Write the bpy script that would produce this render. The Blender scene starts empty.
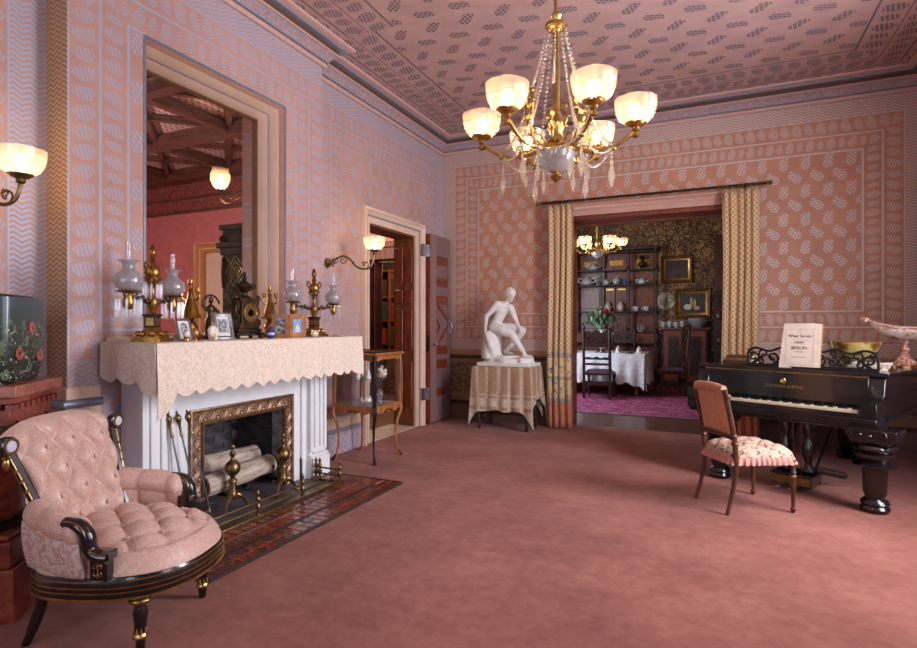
import bpy, bmesh, math, random
from math import sin, cos, pi, radians as R, sqrt, atan2
from mathutils import Vector, Matrix
random.seed(7)
SC = bpy.context.scene
COL = SC.collection

# ------------------------------------------------------------------ camera
FPX = 555.0
YAW = math.atan(252.5 / FPX)
cam_d = bpy.data.cameras.new('camera')
cam_d.sensor_width = 36.0
cam_d.lens = FPX * 36.0 / 917.0
cam_d.clip_start = 0.05
cam_d.clip_end = 100
cam = bpy.data.objects.new('camera', cam_d)
cam.location = (0, 0, 1.35)
cam.rotation_euler = (pi / 2, 0, YAW)
COL.objects.link(cam)
SC.camera = cam

# ------------------------------------------------------------------ view and world
SC.view_settings.view_transform = 'Standard'
SC.view_settings.look = 'None'
SC.view_settings.gamma = 1.0
SC.view_settings.use_curve_mapping = False
SC.view_settings.exposure = 0.24
w = bpy.data.worlds.new('daylight')
w.use_nodes = True
w.node_tree.nodes['Background'].inputs[0].default_value = (0.62, 0.72, 1.0, 1)
w.node_tree.nodes['Background'].inputs[1].default_value = 1.0
SC.world = w

# ------------------------------------------------------------------ daylight outside the windows, added fill lights for dining room, hall and library
def area(name, loc, target, sx, sy, watts, col):
    d = bpy.data.lights.new(name, 'AREA')
    d.shape = 'RECTANGLE'
    d.size, d.size_y = sx, sy
    d.energy = watts
    d.color = col
    o = bpy.data.objects.new(name, d)
    o.location = loc
    o.rotation_euler = (Vector(target) - Vector(loc)).to_track_quat('-Z', 'Y').to_euler()
    COL.objects.link(o)
    return o

def point(name, loc, watts, col, rad=0.06):
    d = bpy.data.lights.new(name, 'POINT')
    d.energy = watts
    d.color = col
    d.shadow_soft_size = rad
    o = bpy.data.objects.new(name, d)
    o.location = loc
    COL.objects.link(o)
    return o

DAY = (0.86, 0.90, 1.0)
WARM = (1.0, 0.66, 0.34)
area('window_daylight', (2.42, 3.90, 1.95), (0, 3.90, 1.25), 1.35, 2.6, 310, DAY)
area('window_daylight', (2.42, 1.50, 1.95), (0, 1.50, 1.75), 1.35, 2.6, 55, DAY)
area('window_daylight', (-1.9, -2.9, 1.95), (-1.9, 0, 1.75), 1.35, 2.6, 36, DAY)
area('window_daylight', (0.6, -2.9, 1.95), (0.6, 0, 1.75), 1.35, 2.6, 44, DAY)
area('dining_fill', (-3.3, 9.4, 2.0), (0, 10.0, 1.2), 1.5, 2.4, 95, DAY)  # added fill panel inside the dining room, no window there
point('hall_fill', (-7.6, 3.0, 2.3), 250, (1.0, 0.84, 0.74), 0.15)  # added unseen light to brighten the hall and its ceiling
point('hall_fill', (-4.6, 6.4, 3.0), 45, (1.0, 0.72, 0.5), 0.12)  # added unseen fill for the hall beyond the doorway
point('library_fill', (-4.8, 8.4, 2.5), 70, (1.0, 0.75, 0.5), 0.12)  # added unseen light to brighten the library

# ------------------------------------------------------------------ mesh helpers
class MB:
    def __init__(s):
        s.v, s.f, s.uv = [], [], None

    def add(s, vs, fs, M=None):
        b = len(s.v)
        if M is not None:
            vs = [M @ Vector(v) for v in vs]
        s.v += [tuple(v) for v in vs]
        s.f += [tuple(i + b for i in f) for f in fs]
        return s

    def box(s, x0, x1, y0, y1, z0, z1, M=None):
        vs = [(x0, y0, z0), (x1, y0, z0), (x1, y1, z0), (x0, y1, z0), (x0, y0, z1), (x1, y0, z1), (x1, y1, z1), (x0, y1, z1)]
        return s.add(vs, [(3, 2, 1, 0), (4, 5, 6, 7), (0, 1, 5, 4), (1, 2, 6, 5), (2, 3, 7, 6), (3, 0, 4, 7)], M)

    def cbox(s, c, sz, M=None):
        return s.box(c[0] - sz[0] / 2, c[0] + sz[0] / 2, c[1] - sz[1] / 2, c[1] + sz[1] / 2, c[2] - sz[2] / 2, c[2] + sz[2] / 2, M)

    def lathe(s, prof, n=16, at=(0, 0, 0), M=None, rf=None, sx=1.0, sy=1.0):
        vs, fs = [], []
        for k, (r, z) in enumerate(prof):
            for i in range(n):
                a = 2 * pi * i / n
                q = r * (rf(a, z, k) if rf else 1.0)
                vs.append((at[0] + q * cos(a) * sx, at[1] + q * sin(a) * sy, at[2] + z))
        for k in range(len(prof) - 1):
            for i in range(n):
                j = (i + 1) % n
                fs.append((k * n + i, k * n + j, k * n + n + j, k * n + n + i))
        if prof[0][0] > 1e-5:
            fs.append(tuple(range(n - 1, -1, -1)))
        if prof[-1][0] > 1e-5:
            fs.append(tuple((len(prof) - 1) * n + i for i in range(n)))
        return s.add(vs, fs, M)

    def shell(s, prof, n=20, t=0.004, at=(0, 0, 0), M=None, rf=None):
        # open bowl of revolution with a wall thickness
        inner = [(max(r - t, 0.0005), z) for r, z in prof]
        loop = prof + inner[::-1]
        vs, fs = [], []
        for k, (r, z) in enumerate(loop):
            for i in range(n):
                a = 2 * pi * i / n
                q = r * (rf(a, z, k) if rf else 1.0)
                vs.append((at[0] + q * cos(a), at[1] + q * sin(a), at[2] + z))
        m = len(loop)
        for k in range(m):
            k2 = (k + 1) % m
            for i in range(n):
                j = (i + 1) % n
                fs.append((k * n + i, k * n + j, k2 * n + j, k2 * n + i))
        return s.add(vs, fs, M)

    def tube(s, pts, r, n=8, closed=False, M=None, flat=None):
        pts = [Vector(p) for p in pts]
        m = len(pts)
        rr = r if isinstance(r, (list, tuple)) else [r] * m
        tans = []
        for i in range(m):
            if closed:
                t = pts[(i + 1) % m] - pts[i - 1]
            else:
                t = pts[min(i + 1, m - 1)] - pts[max(i - 1, 0)]
            tans.append(t.normalized() if t.length > 1e-9 else Vector((0, 0, 1)))
        up = Vector((0, 0, 1)) if abs(tans[0].z) < 0.9 else Vector((1, 0, 0))
        nrm = (up - tans[0] * up.dot(tans[0])).normalized()
        vs, fs = [], []
        for i in range(m):
            t = tans[i]
            nrm = nrm - t * nrm.dot(t)
            nrm = nrm.normalized() if nrm.length > 1e-6 else t.orthogonal().normalized()
            bi = t.cross(nrm)
            for k in range(n):
                a = 2 * pi * k / n
                fx = flat if flat else 1.0
                vs.append(pts[i] + nrm * (rr[i] * cos(a)) + bi * (rr[i] * sin(a) * fx))
        seg = m if closed else m - 1
        for i in range(seg):
            i2 = (i + 1) % m
            for k in range(n):
                k2 = (k + 1) % n
                fs.append((i * n + k, i * n + k2, i2 * n + k2, i2 * n + k))
        if not closed:
            fs.append(tuple(range(n - 1, -1, -1)))
            fs.append(tuple((m - 1) * n + k for k in range(n)))
        return s.add(vs, fs, M)

    def ball(s, c, r, n=10, m=6, sc=(1, 1, 1), M=None):
        prof = [(max(sin(pi * k / m), 0) * r, -cos(pi * k / m) * r) for k in range(m + 1)]
        vs, fs = [], []
        for k, (q, z) in enumerate(prof):
            for i in range(n):
                a = 2 * pi * i / n
                vs.append((c[0] + q * cos(a) * sc[0], c[1] + q * sin(a) * sc[1], c[2] + z * sc[2]))
        for k in range(m):
            for i in range(n):
                j = (i + 1) % n
                fs.append((k * n + i, k * n + j, k * n + n + j, k * n + n + i))
        return s.add(vs, fs, M)

    def prism(s, poly, z0, z1, M=None):
        n = len(poly)
        vs = [(x, y, z0) for x, y in poly] + [(x, y, z1) for x, y in poly]
        fs = [tuple(range(n - 1, -1, -1)), tuple(range(n, 2 * n))]
        fs += [(i, (i + 1) % n, n + (i + 1) % n, n + i) for i in range(n)]
        return s.add(vs, fs, M)

    def grid(s, fn, nu, nv, M=None, closed=False, flip=False):
        # nu, nv: number of cells; fn(u, v) with u, v in 0..1
        vs, fs = [], []
        for j in range(nv + 1):
            for i in range(nu + 1):
                vs.append(fn(i / nu, j / nv))
        for j in range(nv):
            for i in range(nu):
                a = j * (nu + 1) + i
                q = (a, a + 1, a + nu + 2, a + nu + 1)
                fs.append(q[::-1] if flip else q)
        return s.add(vs, fs, M)

    def sheet(s, fn, nu, nv, t=0.004, M=None):
        # a cloth: front grid plus a back grid pushed along the normal, rim closed
        def P(u, v):
            return Vector(fn(u, v))
        def Nn(u, v):
            e = 1e-3
            a = P(min(u + e, 1), v) - P(max(u - e, 0), v)
            b = P(u, min(v + e, 1)) - P(u, max(v - e, 0))
            c = a.cross(b)
            return c.normalized() if c.length > 1e-12 else Vector((0, 0, 1))
        vs, fs = [], []
        for lay in (0, 1):
            for j in range(nv + 1):
                for i in range(nu + 1):
                    u, v = i / nu, j / nv
                    vs.append(P(u, v) - Nn(u, v) * (t * lay))
        k = (nu + 1) * (nv + 1)
        for j in range(nv):
            for i in range(nu):
                a = j * (nu + 1) + i
                fs.append((a, a + 1, a + nu + 2, a + nu + 1))
                fs.append((k + a, k + a + nu + 1, k + a + nu + 2, k + a + 1))
        rim = [i for i in range(nu + 1)] + [(j + 1) * (nu + 1) - 1 for j in range(1, nv + 1)]
        rim += [nv * (nu + 1) + i for i in range(nu - 1, -1, -1)] + [j * (nu + 1) for j in range(nv - 1, 0, -1)]
        for q in range(len(rim)):
            a, b = rim[q], rim[(q + 1) % len(rim)]
            fs.append((a, k + a, k + b, b))
        return s.add(vs, fs, M)

    def mesh(s, name, ang=40, fix=False):
        me = bpy.data.meshes.new(name)
        me.from_pydata(s.v, [], s.f)
        if fix:
            bm = bmesh.new()
            bm.from_mesh(me)
            bmesh.ops.recalc_face_normals(bm, faces=bm.faces)
            bm.to_mesh(me)
            bm.free()
        me.shade_smooth()
        if ang is not None:
            me.set_sharp_from_angle(angle=R(ang))
        return me

    def build(s, name, mat, parent=None, bevel=0.0, ang=40, M=None, loc=None, rot=None, fix=False, seg=2):
        me = s.mesh(name, ang, fix)
        return link(name, me, mat, parent, bevel, M, loc, rot, seg)


def link(name, me, mat, parent=None, bevel=0.0, M=None, loc=None, rot=None, seg=2):
    o = bpy.data.objects.new(name, me)
    COL.objects.link(o)
    if mat is not None and not me.materials:
        me.materials.append(mat)
    if parent is not None:
        o.parent = parent
    if M is not None:
        o.matrix_local = M
    if loc is not None:
        o.location = loc
    if rot is not None:
        o.rotation_euler = rot
    if bevel:
        b = o.modifiers.new('bevel', 'BEVEL')
        b.width = bevel
        b.segments = seg
        b.limit_method = 'ANGLE'
        b.angle_limit = R(35)
    return o

def tag(o, label=None, cat=None, group=None, kind=None):
    if label: o['label'] = label
    if cat: o['category'] = cat
    if group: o['group'] = group
    if kind: o['kind'] = kind
    return o

def thing(name, label, cat, loc=(0, 0, 0), rz=0.0, group=None):
    o = bpy.data.objects.new(name, None)
    o.empty_display_size = 0.1
    o.location = loc
    o.rotation_euler = (0, 0, rz)
    COL.objects.link(o)
    return tag(o, label, cat, group)

def struct(o):
    o['kind'] = 'structure'
    return o

def copy_tree(o, parent=None):
    c = o.copy()
    COL.objects.link(c)
    c.parent = parent
    for ch in o.children:
        copy_tree(ch, c)
    return c

def bez(p0, p1, p2, p3, n=12):
    p0, p1, p2, p3 = map(Vector, (p0, p1, p2, p3))
    out = []
    for i in range(n + 1):
        t = i / n
        out.append(p0 * (1 - t) ** 3 + p1 * 3 * t * (1 - t) ** 2 + p2 * 3 * t * t * (1 - t) + p3 * t ** 3)
    return out

def crom(pts, k=6, closed=False):
    # Catmull-Rom through the points
    pts = [Vector(p) for p in pts]
    n = len(pts)
    out = []
    rng = n if closed else n - 1
    for i in range(rng):
        g = (lambda q: pts[q % n]) if closed else (lambda q: pts[max(0, min(n - 1, q))])
        a, b, c, d = g(i - 1), g(i), g(i + 1), g(i + 2)
        for j in range(k):
            t = j / k
            out.append(0.5 * ((2 * b) + (c - a) * t + (2 * a - 5 * b + 4 * c - d) * t * t + (3 * b - a - 3 * c + d) * t ** 3))
    if not closed:
        out.append(pts[-1])
    return out

def spiral(c, r0, r1, a0, a1, n=20, plane='xz'):
    out = []
    for i in range(n + 1):
        t = i / n
        a = a0 + (a1 - a0) * t
        r = r0 + (r1 - r0) * t
        x, z = r * cos(a), r * sin(a)
        out.append((c[0] + x, c[1], c[2] + z) if plane == 'xz' else (c[0], c[1] + x, c[2] + z))
    return out

def T(x=0, y=0, z=0, rx=0, ry=0, rz=0, s=1.0):
    return Matrix.Translation((x, y, z)) @ Matrix.Rotation(rz, 4, 'Z') @ Matrix.Rotation(ry, 4, 'Y') @ Matrix.Rotation(rx, 4, 'X') @ Matrix.Scale(s, 4)

def text_part(name, body, size, mat, parent, M, align='CENTER', ext=0.0006):
    cu = bpy.data.curves.new(name, 'FONT')
    cu.body = body
    cu.size = size
    cu.align_x = align
    cu.align_y = 'CENTER'
    cu.extrude = ext
    cu.resolution_u = 3
    tmp = bpy.data.objects.new('tmp_text', cu)
    COL.objects.link(tmp)
    dg = bpy.context.evaluated_depsgraph_get()
    me = bpy.data.meshes.new_from_object(tmp.evaluated_get(dg))
    bpy.data.objects.remove(tmp)
    bpy.data.curves.remove(cu)
    me.name = name
    me.materials.clear()
    return link(name, me, mat, parent, M=M)

# ------------------------------------------------------------------ material helpers
def lin(c):
    f = lambda u: u / 12.92 if u <= 0.04045 else ((u + 0.055) / 1.055) ** 2.4
    return (f(c[0] / 255), f(c[1] / 255), f(c[2] / 255), 1.0)

class E:
    """a scalar socket with arithmetic"""
    def __init__(s, nt, sock):
        s.nt, s.s = nt, sock
    def _op(s, op, a, b=None, c=None):
        n = s.nt.nodes.new('ShaderNodeMath')
        n.operation = op
        for i, q in enumerate((a, b, c)):
            if q is None: continue
            if isinstance(q, E): s.nt.links.new(q.s, n.inputs[i])
            else: n.inputs[i].default_value = q
        return E(s.nt, n.outputs[0])
    def __add__(s, o): return s._op('ADD', s, o)
    def __radd__(s, o): return s._op('ADD', o, s)
    def __sub__(s, o): return s._op('SUBTRACT', s, o)
    def __rsub__(s, o): return s._op('SUBTRACT', o, s)
    def __mul__(s, o): return s._op('MULTIPLY', s, o)
    __rmul__ = __mul__
    def __truediv__(s, o): return s._op('DIVIDE', s, o)
    def floor(s): return s._op('FLOOR', s)
    def fract(s): return s._op('FRACT', s)
    def abs(s): return s._op('ABSOLUTE', s)
    def sin(s): return s._op('SINE', s)
    def mod(s, o): return s._op('FLOORED_MODULO', s, o)
    def min(s, o): return s._op('MINIMUM', s, o)
    def max(s, o): return s._op('MAXIMUM', s, o)
    def lt(s, o): return s._op('LESS_THAN', s, o)
    def gt(s, o): return s._op('GREATER_THAN', s, o)
    def between(s, a, b): return s.gt(a) * s.lt(b)

def new_mat(name):
    m = bpy.data.materials.new(name)
    m.use_nodes = True
    nt = m.node_tree
    return m, nt, nt.nodes['Principled BSDF']

def coords(nt, kind='Object'):
    return nt.nodes.new('ShaderNodeTexCoord').outputs[kind]

def noise(nt, vec, scale, detail=3, rough=0.55, dist=0.0):
    n = nt.nodes.new('ShaderNodeTexNoise')
    n.inputs['Scale'].default_value = scale
    n.inputs['Detail'].default_value = detail
    n.inputs['Roughness'].default_value = rough
    n.inputs['Distortion'].default_value = dist
    nt.links.new(vec, n.inputs['Vector'])
    return n

def ramp(nt, fac, stops):
    n = nt.nodes.new('ShaderNodeValToRGB')
    el = n.color_ramp.elements
    while len(el) < len(stops): el.new(0.5)
    for e, (p, c) in zip(el, stops):
        e.position = p
        e.color = lin(c) if len(c) == 3 else c
    nt.links.new(fac, n.inputs[0])
    return n.outputs[0]

def mixc(nt, fac, a, b):
    n = nt.nodes.new('ShaderNodeMix')
    n.data_type = 'RGBA'
    for sock, q in ((n.inputs[0], fac), (n.inputs[6], a), (n.inputs[7], b)):
        if isinstance(q, E): nt.links.new(q.s, sock)
        elif isinstance(q, bpy.types.NodeSocket): nt.links.new(q, sock)
        elif isinstance(q, tuple): sock.default_value = lin(q) if len(q) == 3 else q
        else: sock.default_value = q
    return n.outputs[2]

def bump(nt, b, height, strength=0.3, dist=0.01):
    n = nt.nodes.new('ShaderNodeBump')
    n.inputs['Strength'].default_value = strength
    n.inputs['Distance'].default_value = dist
    nt.links.new(height, n.inputs['Height'])
    nt.links.new(n.outputs[0], b.inputs['Normal'])

def simple(name, col, rough=0.5, metal=0.0, var=0.0, vscale=8.0, coat=0.0, stretch=None, bmp=0.0, bscale=60.0, spec=0.5):
    m, nt, b = new_mat(name)
    b.inputs['Base Color'].default_value = lin(col)
    b.inputs['Roughness'].default_value = rough
    b.inputs['Metallic'].default_value = metal
    b.inputs['Coat Weight'].default_value = coat
    b.inputs['Coat Roughness'].default_value = 0.08
    b.inputs['Specular IOR Level'].default_value = spec
    if var or bmp:
        vec = coords(nt)
        if stretch:
            mp = nt.nodes.new('ShaderNodeMapping')
            mp.inputs['Scale'].default_value = stretch
            nt.links.new(vec, mp.inputs[0])
            vec = mp.outputs[0]
        if var:
            nz = noise(nt, vec, vscale, 4)
            dk = tuple(max(0, c * (1 - var)) for c in col)
            lt = tuple(min(255, c * (1 + var)) for c in col)
            c = ramp(nt, nz.outputs[0], [(0.3, dk), (0.7, lt)])
            nt.links.new(c, b.inputs['Base Color'])
        if bmp:
            bump(nt, b, noise(nt, vec, bscale, 3).outputs[0], bmp, 0.004)
    return m

def emit(name, col, strength):
    m, nt, b = new_mat(name)
    b.inputs['Base Color'].default_value = (0.9, 0.85, 0.8, 1)
    b.inputs['Emission Color'].default_value = (*col, 1)
    b.inputs['Emission Strength'].default_value = strength
    return m

def thin_glass(name, tint=(1, 1, 1), refl=0.12, rough=0.02, milk=0.0, milkcol=(235, 225, 215), edge=0.75):
    """clear or frosted thin glass: light goes straight through, part is scattered, part mirrored"""
    m = bpy.data.materials.new(name)
    m.use_nodes = True
    nt = m.node_tree
    nt.nodes.clear()
    out = nt.nodes.new('ShaderNodeOutputMaterial')
    tr = nt.nodes.new('ShaderNodeBsdfTransparent')
    tr.inputs[0].default_value = (*tint, 1)
    gl = nt.nodes.new('ShaderNodeBsdfGlossy')
    gl.inputs['Roughness'].default_value = rough
    gl.inputs['Color'].default_value = (0.95, 0.95, 0.95, 1)
    lw = nt.nodes.new('ShaderNodeLayerWeight')
    lw.inputs[0].default_value = 0.25
    e = E(nt, lw.outputs['Facing'])
    fac = (e * e * e * (edge - refl) + refl)
    src = tr.outputs[0]
    if milk:
        tl = nt.nodes.new('ShaderNodeBsdfTranslucent')
        tl.inputs[0].default_value = lin(milkcol)
        df = nt.nodes.new('ShaderNodeBsdfDiffuse')
        df.inputs[0].default_value = lin(milkcol)
        m2 = nt.nodes.new('ShaderNodeMixShader')
        m2.inputs[0].default_value = 0.4
        nt.links.new(tl.outputs[0], m2.inputs[1])
        nt.links.new(df.outputs[0], m2.inputs[2])
        m1 = nt.nodes.new('ShaderNodeMixShader')
        nz = noise(nt, coords(nt), 55, 2)
        k = E(nt, nz.outputs[0]) * (milk * 0.9) + milk * 0.55
        nt.links.new(k.s, m1.inputs[0])
        nt.links.new(tr.outputs[0], m1.inputs[1])
        nt.links.new(m2.outputs[0], m1.inputs[2])
        src = m1.outputs[0]
    mx = nt.nodes.new('ShaderNodeMixShader')
    nt.links.new(fac.s, mx.inputs[0])
    nt.links.new(src, mx.inputs[1])
    nt.links.new(gl.outputs[0], mx.inputs[2])
    nt.links.new(mx.outputs[0], out.inputs[0])
    return m

def paper(name, W, Hh, base, silver, kind='wall', rough=0.55, side_zig=True):
    """stencilled panel: zigzag margin, two borders of leaf silhouettes between silver lines, a field of striped leaves. UV in metres."""
    m, nt, b = new_mat(name)
    sp = nt.nodes.new('ShaderNodeSeparateXYZ')
    nt.links.new(coords(nt, 'UV'), sp.inputs[0])
    u, v = E(nt, sp.outputs[0]), E(nt, sp.outputs[1])
    du = u.min(W - u)
    if not side_zig:
        du = du + 0.195
    dv = v.min(Hh - v)
    d = du.min(dv)
    side = du.lt(dv)                       # 1 in the upright margins
    al = side * v + (1.0 - side) * u       # coordinate along the margin
    if kind == 'wall':
        z0, z1, z2, z3, z4, z5 = 0.195, 0.205, 0.375, 0.392, 0.552, 0.570
        cu, cv, ex, ey = 0.213, 0.1573, 0.050, 0.078
    else:
        z0, z1, z2, z3, z4, z5 = 0.30, 0.318, 0.52, 0.53, 0.77, 0.79
        cu, cv, ex, ey = 0.33, 0.215, 0.052, 0.095
    # zigzag
    tri = ((u / 0.085).fract() - 0.5).abs()
    zig = ((v + tri * 0.05) / 0.031).fract().gt(0.45) * d.lt(z0)
    if kind != 'wall':
        zig = zig * 0.0
    line = d.between(z0, z1) + d.between(z2, z3) + d.between(z4, z5)
    # borders of silhouettes
    def band(a0, a1, per, lean, small):
        c = (a0 + a1) / 2
        h = (a1 - a0) / 2
        y = (d - c) / h
        x = ((al / per).fract() - 0.5) * 2.0
        alt = (al / per).floor().mod(2.0)
        r = (x - y * lean) * (x - y * lean) * (1.25 + alt * small) + y * y * (1.35 + alt * small * 0.6)
        notch = ((x * 3.0 + y * 2.0).sin() * 0.16)
        ribs = ((y * 21.0 + x * 4.0).sin()).gt(-0.55)
        return (r + notch).lt(0.86) * ribs * d.between(a0, a1)
    if kind == 'wall':
        bd = band(z1, z2, 0.115, 0.25, 0.3) + band(z3, z4, 0.098, -0.2, 1.2)
    else:
        bd = band(0.06, z0, 0.16, 0.25, 0.3) + band(z1, z2, 0.15, 0.25, 0.4) + band(z3, z4, 0.17, -0.2, 0.6)
    # field
    off_ = 0.57 if kind == 'wall' else 0.79
    v = v - off_
    u = u - (off_ if side_zig else 0.32)
    row = (v / cv).floor()
    odd = row.mod(2.0)
    x = ((u / cu + odd * 0.5).fract() - 0.5) * cu
    y = ((v / cv).fract() - 0.5) * cv
    sg = odd * 2.0 - 1.0
    ca, sa = cos(0.5), sin(0.5)
    xr = x * ca + sg * (y * sa)
    yr = y * ca - sg * (x * sa)
    if kind != 'wall':
        xr, yr = yr, xr
    s_curve = (yr * (9.0 / ey * 0.33)).sin() * 0.25
    q = (xr / ex + s_curve)
    el = (q * q + (yr / ey) * (yr / ey)).lt(1.0)
    hat = ((yr * (2 * pi / (0.031 if kind == 'wall' else 0.04)) + xr * 60.0).sin()).gt(-0.35 if kind == 'wall' else -0.75)
    hat2 = ((xr * (2 * pi / 0.033) + yr * 12.0).sin()).gt(-0.7)
    fld = el * hat * hat2 * d.gt(z5 + 0.008)
    pat = (zig + line + bd * (0.65 if kind == 'wall' else 0.8) + fld).min(1.0)
    nz = noise(nt, coords(nt, 'UV'), 3.0, 4)
    cb = ramp(nt, nz.outputs[0], [(0.3, tuple(c * 0.95 for c in base)), (0.7, tuple(min(255, c * 1.04) for c in base))])
    col = mixc(nt, pat, cb, silver)
    nt.links.new(col, b.inputs['Base Color'])
    mt = pat * 0.25
    nt.links.new(mt.s, b.inputs['Metallic'])
    b.inputs['Roughness'].default_value = rough
    return m

def chevron(name, base, lines, per=0.024, tw=0.064, duty=0.55, axis=0, rough=0.55, amp=0.045):
    m, nt, b = new_mat(name)
    sp = nt.nodes.new('ShaderNodeSeparateXYZ')
    nt.links.new(coords(nt, 'UV'), sp.inputs[0])
    u, v = E(nt, sp.outputs[0]), E(nt, sp.outputs[1])
    tri = ((u / tw).fract() - 0.5).abs()
    z = ((v + tri * amp) / per).fract().gt(duty)
    nt.links.new(mixc(nt, z, base, lines), b.inputs['Base Color'])
    b.inputs['Roughness'].default_value = rough
    return m

def uv_plan(me, fn):
    uvl = me.uv_layers.new(name='UVMap')
    for lp in me.loops:
        uvl.data[lp.index].uv = fn(me.vertices[lp.vertex_index].co)

def wall(name, axis, c, t, rects, mat, uv0=(0, 0), parent=None, kind='structure'):
    """rects (a0, a1, z0, z1) on the plane axis = c, thickness t away from the room; UV in metres from uv0"""
    m = MB()
    for a0, a1, z0, z1 in rects:
        lo, hi = min(c, c + t), max(c, c + t)
        if axis == 'x': m.box(lo, hi, a0, a1, z0, z1)
        else: m.box(a0, a1, lo, hi, z0, z1)
    me = m.mesh(name)
    k = 1 if axis == 'x' else 0
    uv_plan(me, lambda co: (co[k] - uv0[0], co[2] - uv0[1]))
    o = link(name, me, mat, parent)
    if kind and parent is None: o['kind'] = kind
    return o

def sweep_h(m, pts, prof, closed=False):
    """mitred moulding: plan polyline pts [(x, y)], profile [(out, z)]; out is to the left of the walk direction"""
    n = len(pts)
    P = [Vector((p[0], p[1])) for p in pts]
    rings = []
    for i in range(n):
        if closed or 0 < i < n - 1:
            d0 = (P[i] - P[i - 1]).normalized()
            d1 = (P[(i + 1) % n] - P[i]).normalized()
        elif i == 0:
            d0 = d1 = (P[1] - P[0]).normalized()
        else:
            d0 = d1 = (P[-1] - P[-2]).normalized()
        n0, n1 = Vector((-d0.y, d0.x)), Vector((-d1.y, d1.x))
        b = (n0 + n1)
        b = b / max(b.dot(n0), 0.2)
        rings.append([(P[i].x + b.x * o, P[i].y + b.y * o, z) for o, z in prof])
    k = len(prof)
    vs = [v for r in rings for v in r]
    fs = []
    for i in range(n if closed else n - 1):
        j = (i + 1) % n
        for q in range(k):
            q2 = (q + 1) % k
            fs.append((i * k + q, j * k + q, j * k + q2, i * k + q2))
    if not closed:
        fs.append(tuple(range(k)))
        fs.append(tuple((n - 1) * k + q for q in range(k - 1, -1, -1)))
    m.add(vs, fs)
# ------------------------------------------------------------------ materials
PINK, SILV = (184, 142, 128), (166, 167, 186)
M_black = simple('black_lacquer', (14, 12, 14), 0.22, coat=0.5)
M_blackmat = simple('ebonised_wood', (16, 14, 15), 0.35)
M_gold = simple('gilding', (182, 150, 92), 0.3, 1.0, var=0.15, vscale=20)
M_brass = simple('old_brass', (134, 110, 74), 0.38, 1.0, var=0.18, vscale=25)
M_dbrass = simple('dark_bronze', (70, 54, 40), 0.4, 0.85, var=0.25, vscale=25)
M_steel = simple('steel', (130, 132, 140), 0.3, 1.0)
M_silver = simple('silver_metal', (190, 190, 195), 0.25, 1.0)
M_white = simple('white_paint', (228, 226, 226), 0.4, var=0.02, vscale=4)
M_cream = simple('cream_trim', (216, 184, 160), 0.5, var=0.03, vscale=5)
M_pinktrim = simple('pink_trim', (194, 154, 144), 0.5)
M_silvtrim = simple('silver_trim', (148, 150, 164), 0.35, 0.35)
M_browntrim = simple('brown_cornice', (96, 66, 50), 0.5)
M_wood = simple('walnut_wood', (104, 58, 32), 0.38, var=0.3, vscale=5, stretch=(6, 6, 0.7), coat=0.15)
M_dwood = simple('dark_carved_wood', (46, 26, 20), 0.4, var=0.35, vscale=6, stretch=(5, 5, 1))
M_mwood = simple('mahogany_wood', (112, 48, 26), 0.35, var=0.3, vscale=5, stretch=(6, 6, 0.8), coat=0.2)
M_rwood = simple('rosewood', (74, 40, 28), 0.35, var=0.3, vscale=8, stretch=(4, 4, 1), coat=0.2)
M_plaster = simple('white_plaster', (226, 220, 214), 0.6, var=0.05, vscale=9, bmp=0.1)
M_clear = thin_glass('clear_glass', refl=0.06)
M_prism = thin_glass('cut_crystal', tint=(0.93, 0.95, 0.97), refl=0.10, rough=0.28, edge=0.3)
M_bead = thin_glass('crystal_bead', tint=(0.93, 0.93, 0.92), refl=0.2, rough=0.08, milk=0.35, milkcol=(226, 204, 176), edge=0.5)
M_frost = thin_glass('etched_glass', tint=(1, 0.97, 0.94), refl=0.05, rough=0.15, milk=0.17, milkcol=(244, 216, 194))
M_frostc = thin_glass('cool_etched_glass', tint=(0.95, 0.96, 0.97), refl=0.08, rough=0.15, milk=0.45, milkcol=(215, 210, 212))
M_bulb = emit('lit_bulb', (1.0, 0.79, 0.52), 62.0)
M_bulb2 = emit('lit_small_bulb', (1.0, 0.74, 0.42), 62.0)
M_paperw = simple('white_paper', (222, 214, 204), 0.7, var=0.04, vscale=10)
M_ink = simple('ink', (40, 36, 40), 0.7)

def carpet_mat():
    m, nt, b = new_mat('rose_carpet')
    vec = coords(nt)
    n1 = noise(nt, vec, 1.3, 5, 0.6)
    n2 = noise(nt, vec, 420, 2, 0.6)
    n3 = noise(nt, vec, 14, 4, 0.7)
    mp = nt.nodes.new('ShaderNodeMapping'); mp.inputs['Rotation'].default_value = (0, 0, 0.5); mp.inputs['Scale'].default_value = (1, 7, 1); nt.links.new(vec, mp.inputs[0])
    n4 = noise(nt, mp.outputs[0], 2.2, 4, 0.65)
    f = E(nt, n1.outputs[0]) * 0.4 + E(nt, n2.outputs[0]) * 0.3 + E(nt, n3.outputs[0]) * 0.22 + E(nt, n4.outputs[0]) * 0.08
    c = ramp(nt, f.s, [(0.36, (108, 62, 52)), (0.5, (143, 87, 75)), (0.64, (172, 114, 99))])
    nt.links.new(c, b.inputs['Base Color'])
    b.inputs['Roughness'].default_value = 0.95
    b.inputs['Sheen Weight'].default_value = 0.12
    b.inputs['Sheen Roughness'].default_value = 0.5
    b.inputs['Sheen Tint'].default_value = (0.9, 0.7, 0.68, 1)
    b.inputs['Specular IOR Level'].default_value = 0.1
    bump(nt, b, n2.outputs[0], 0.5, 0.004)
    return m
M_carpet = carpet_mat()

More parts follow.
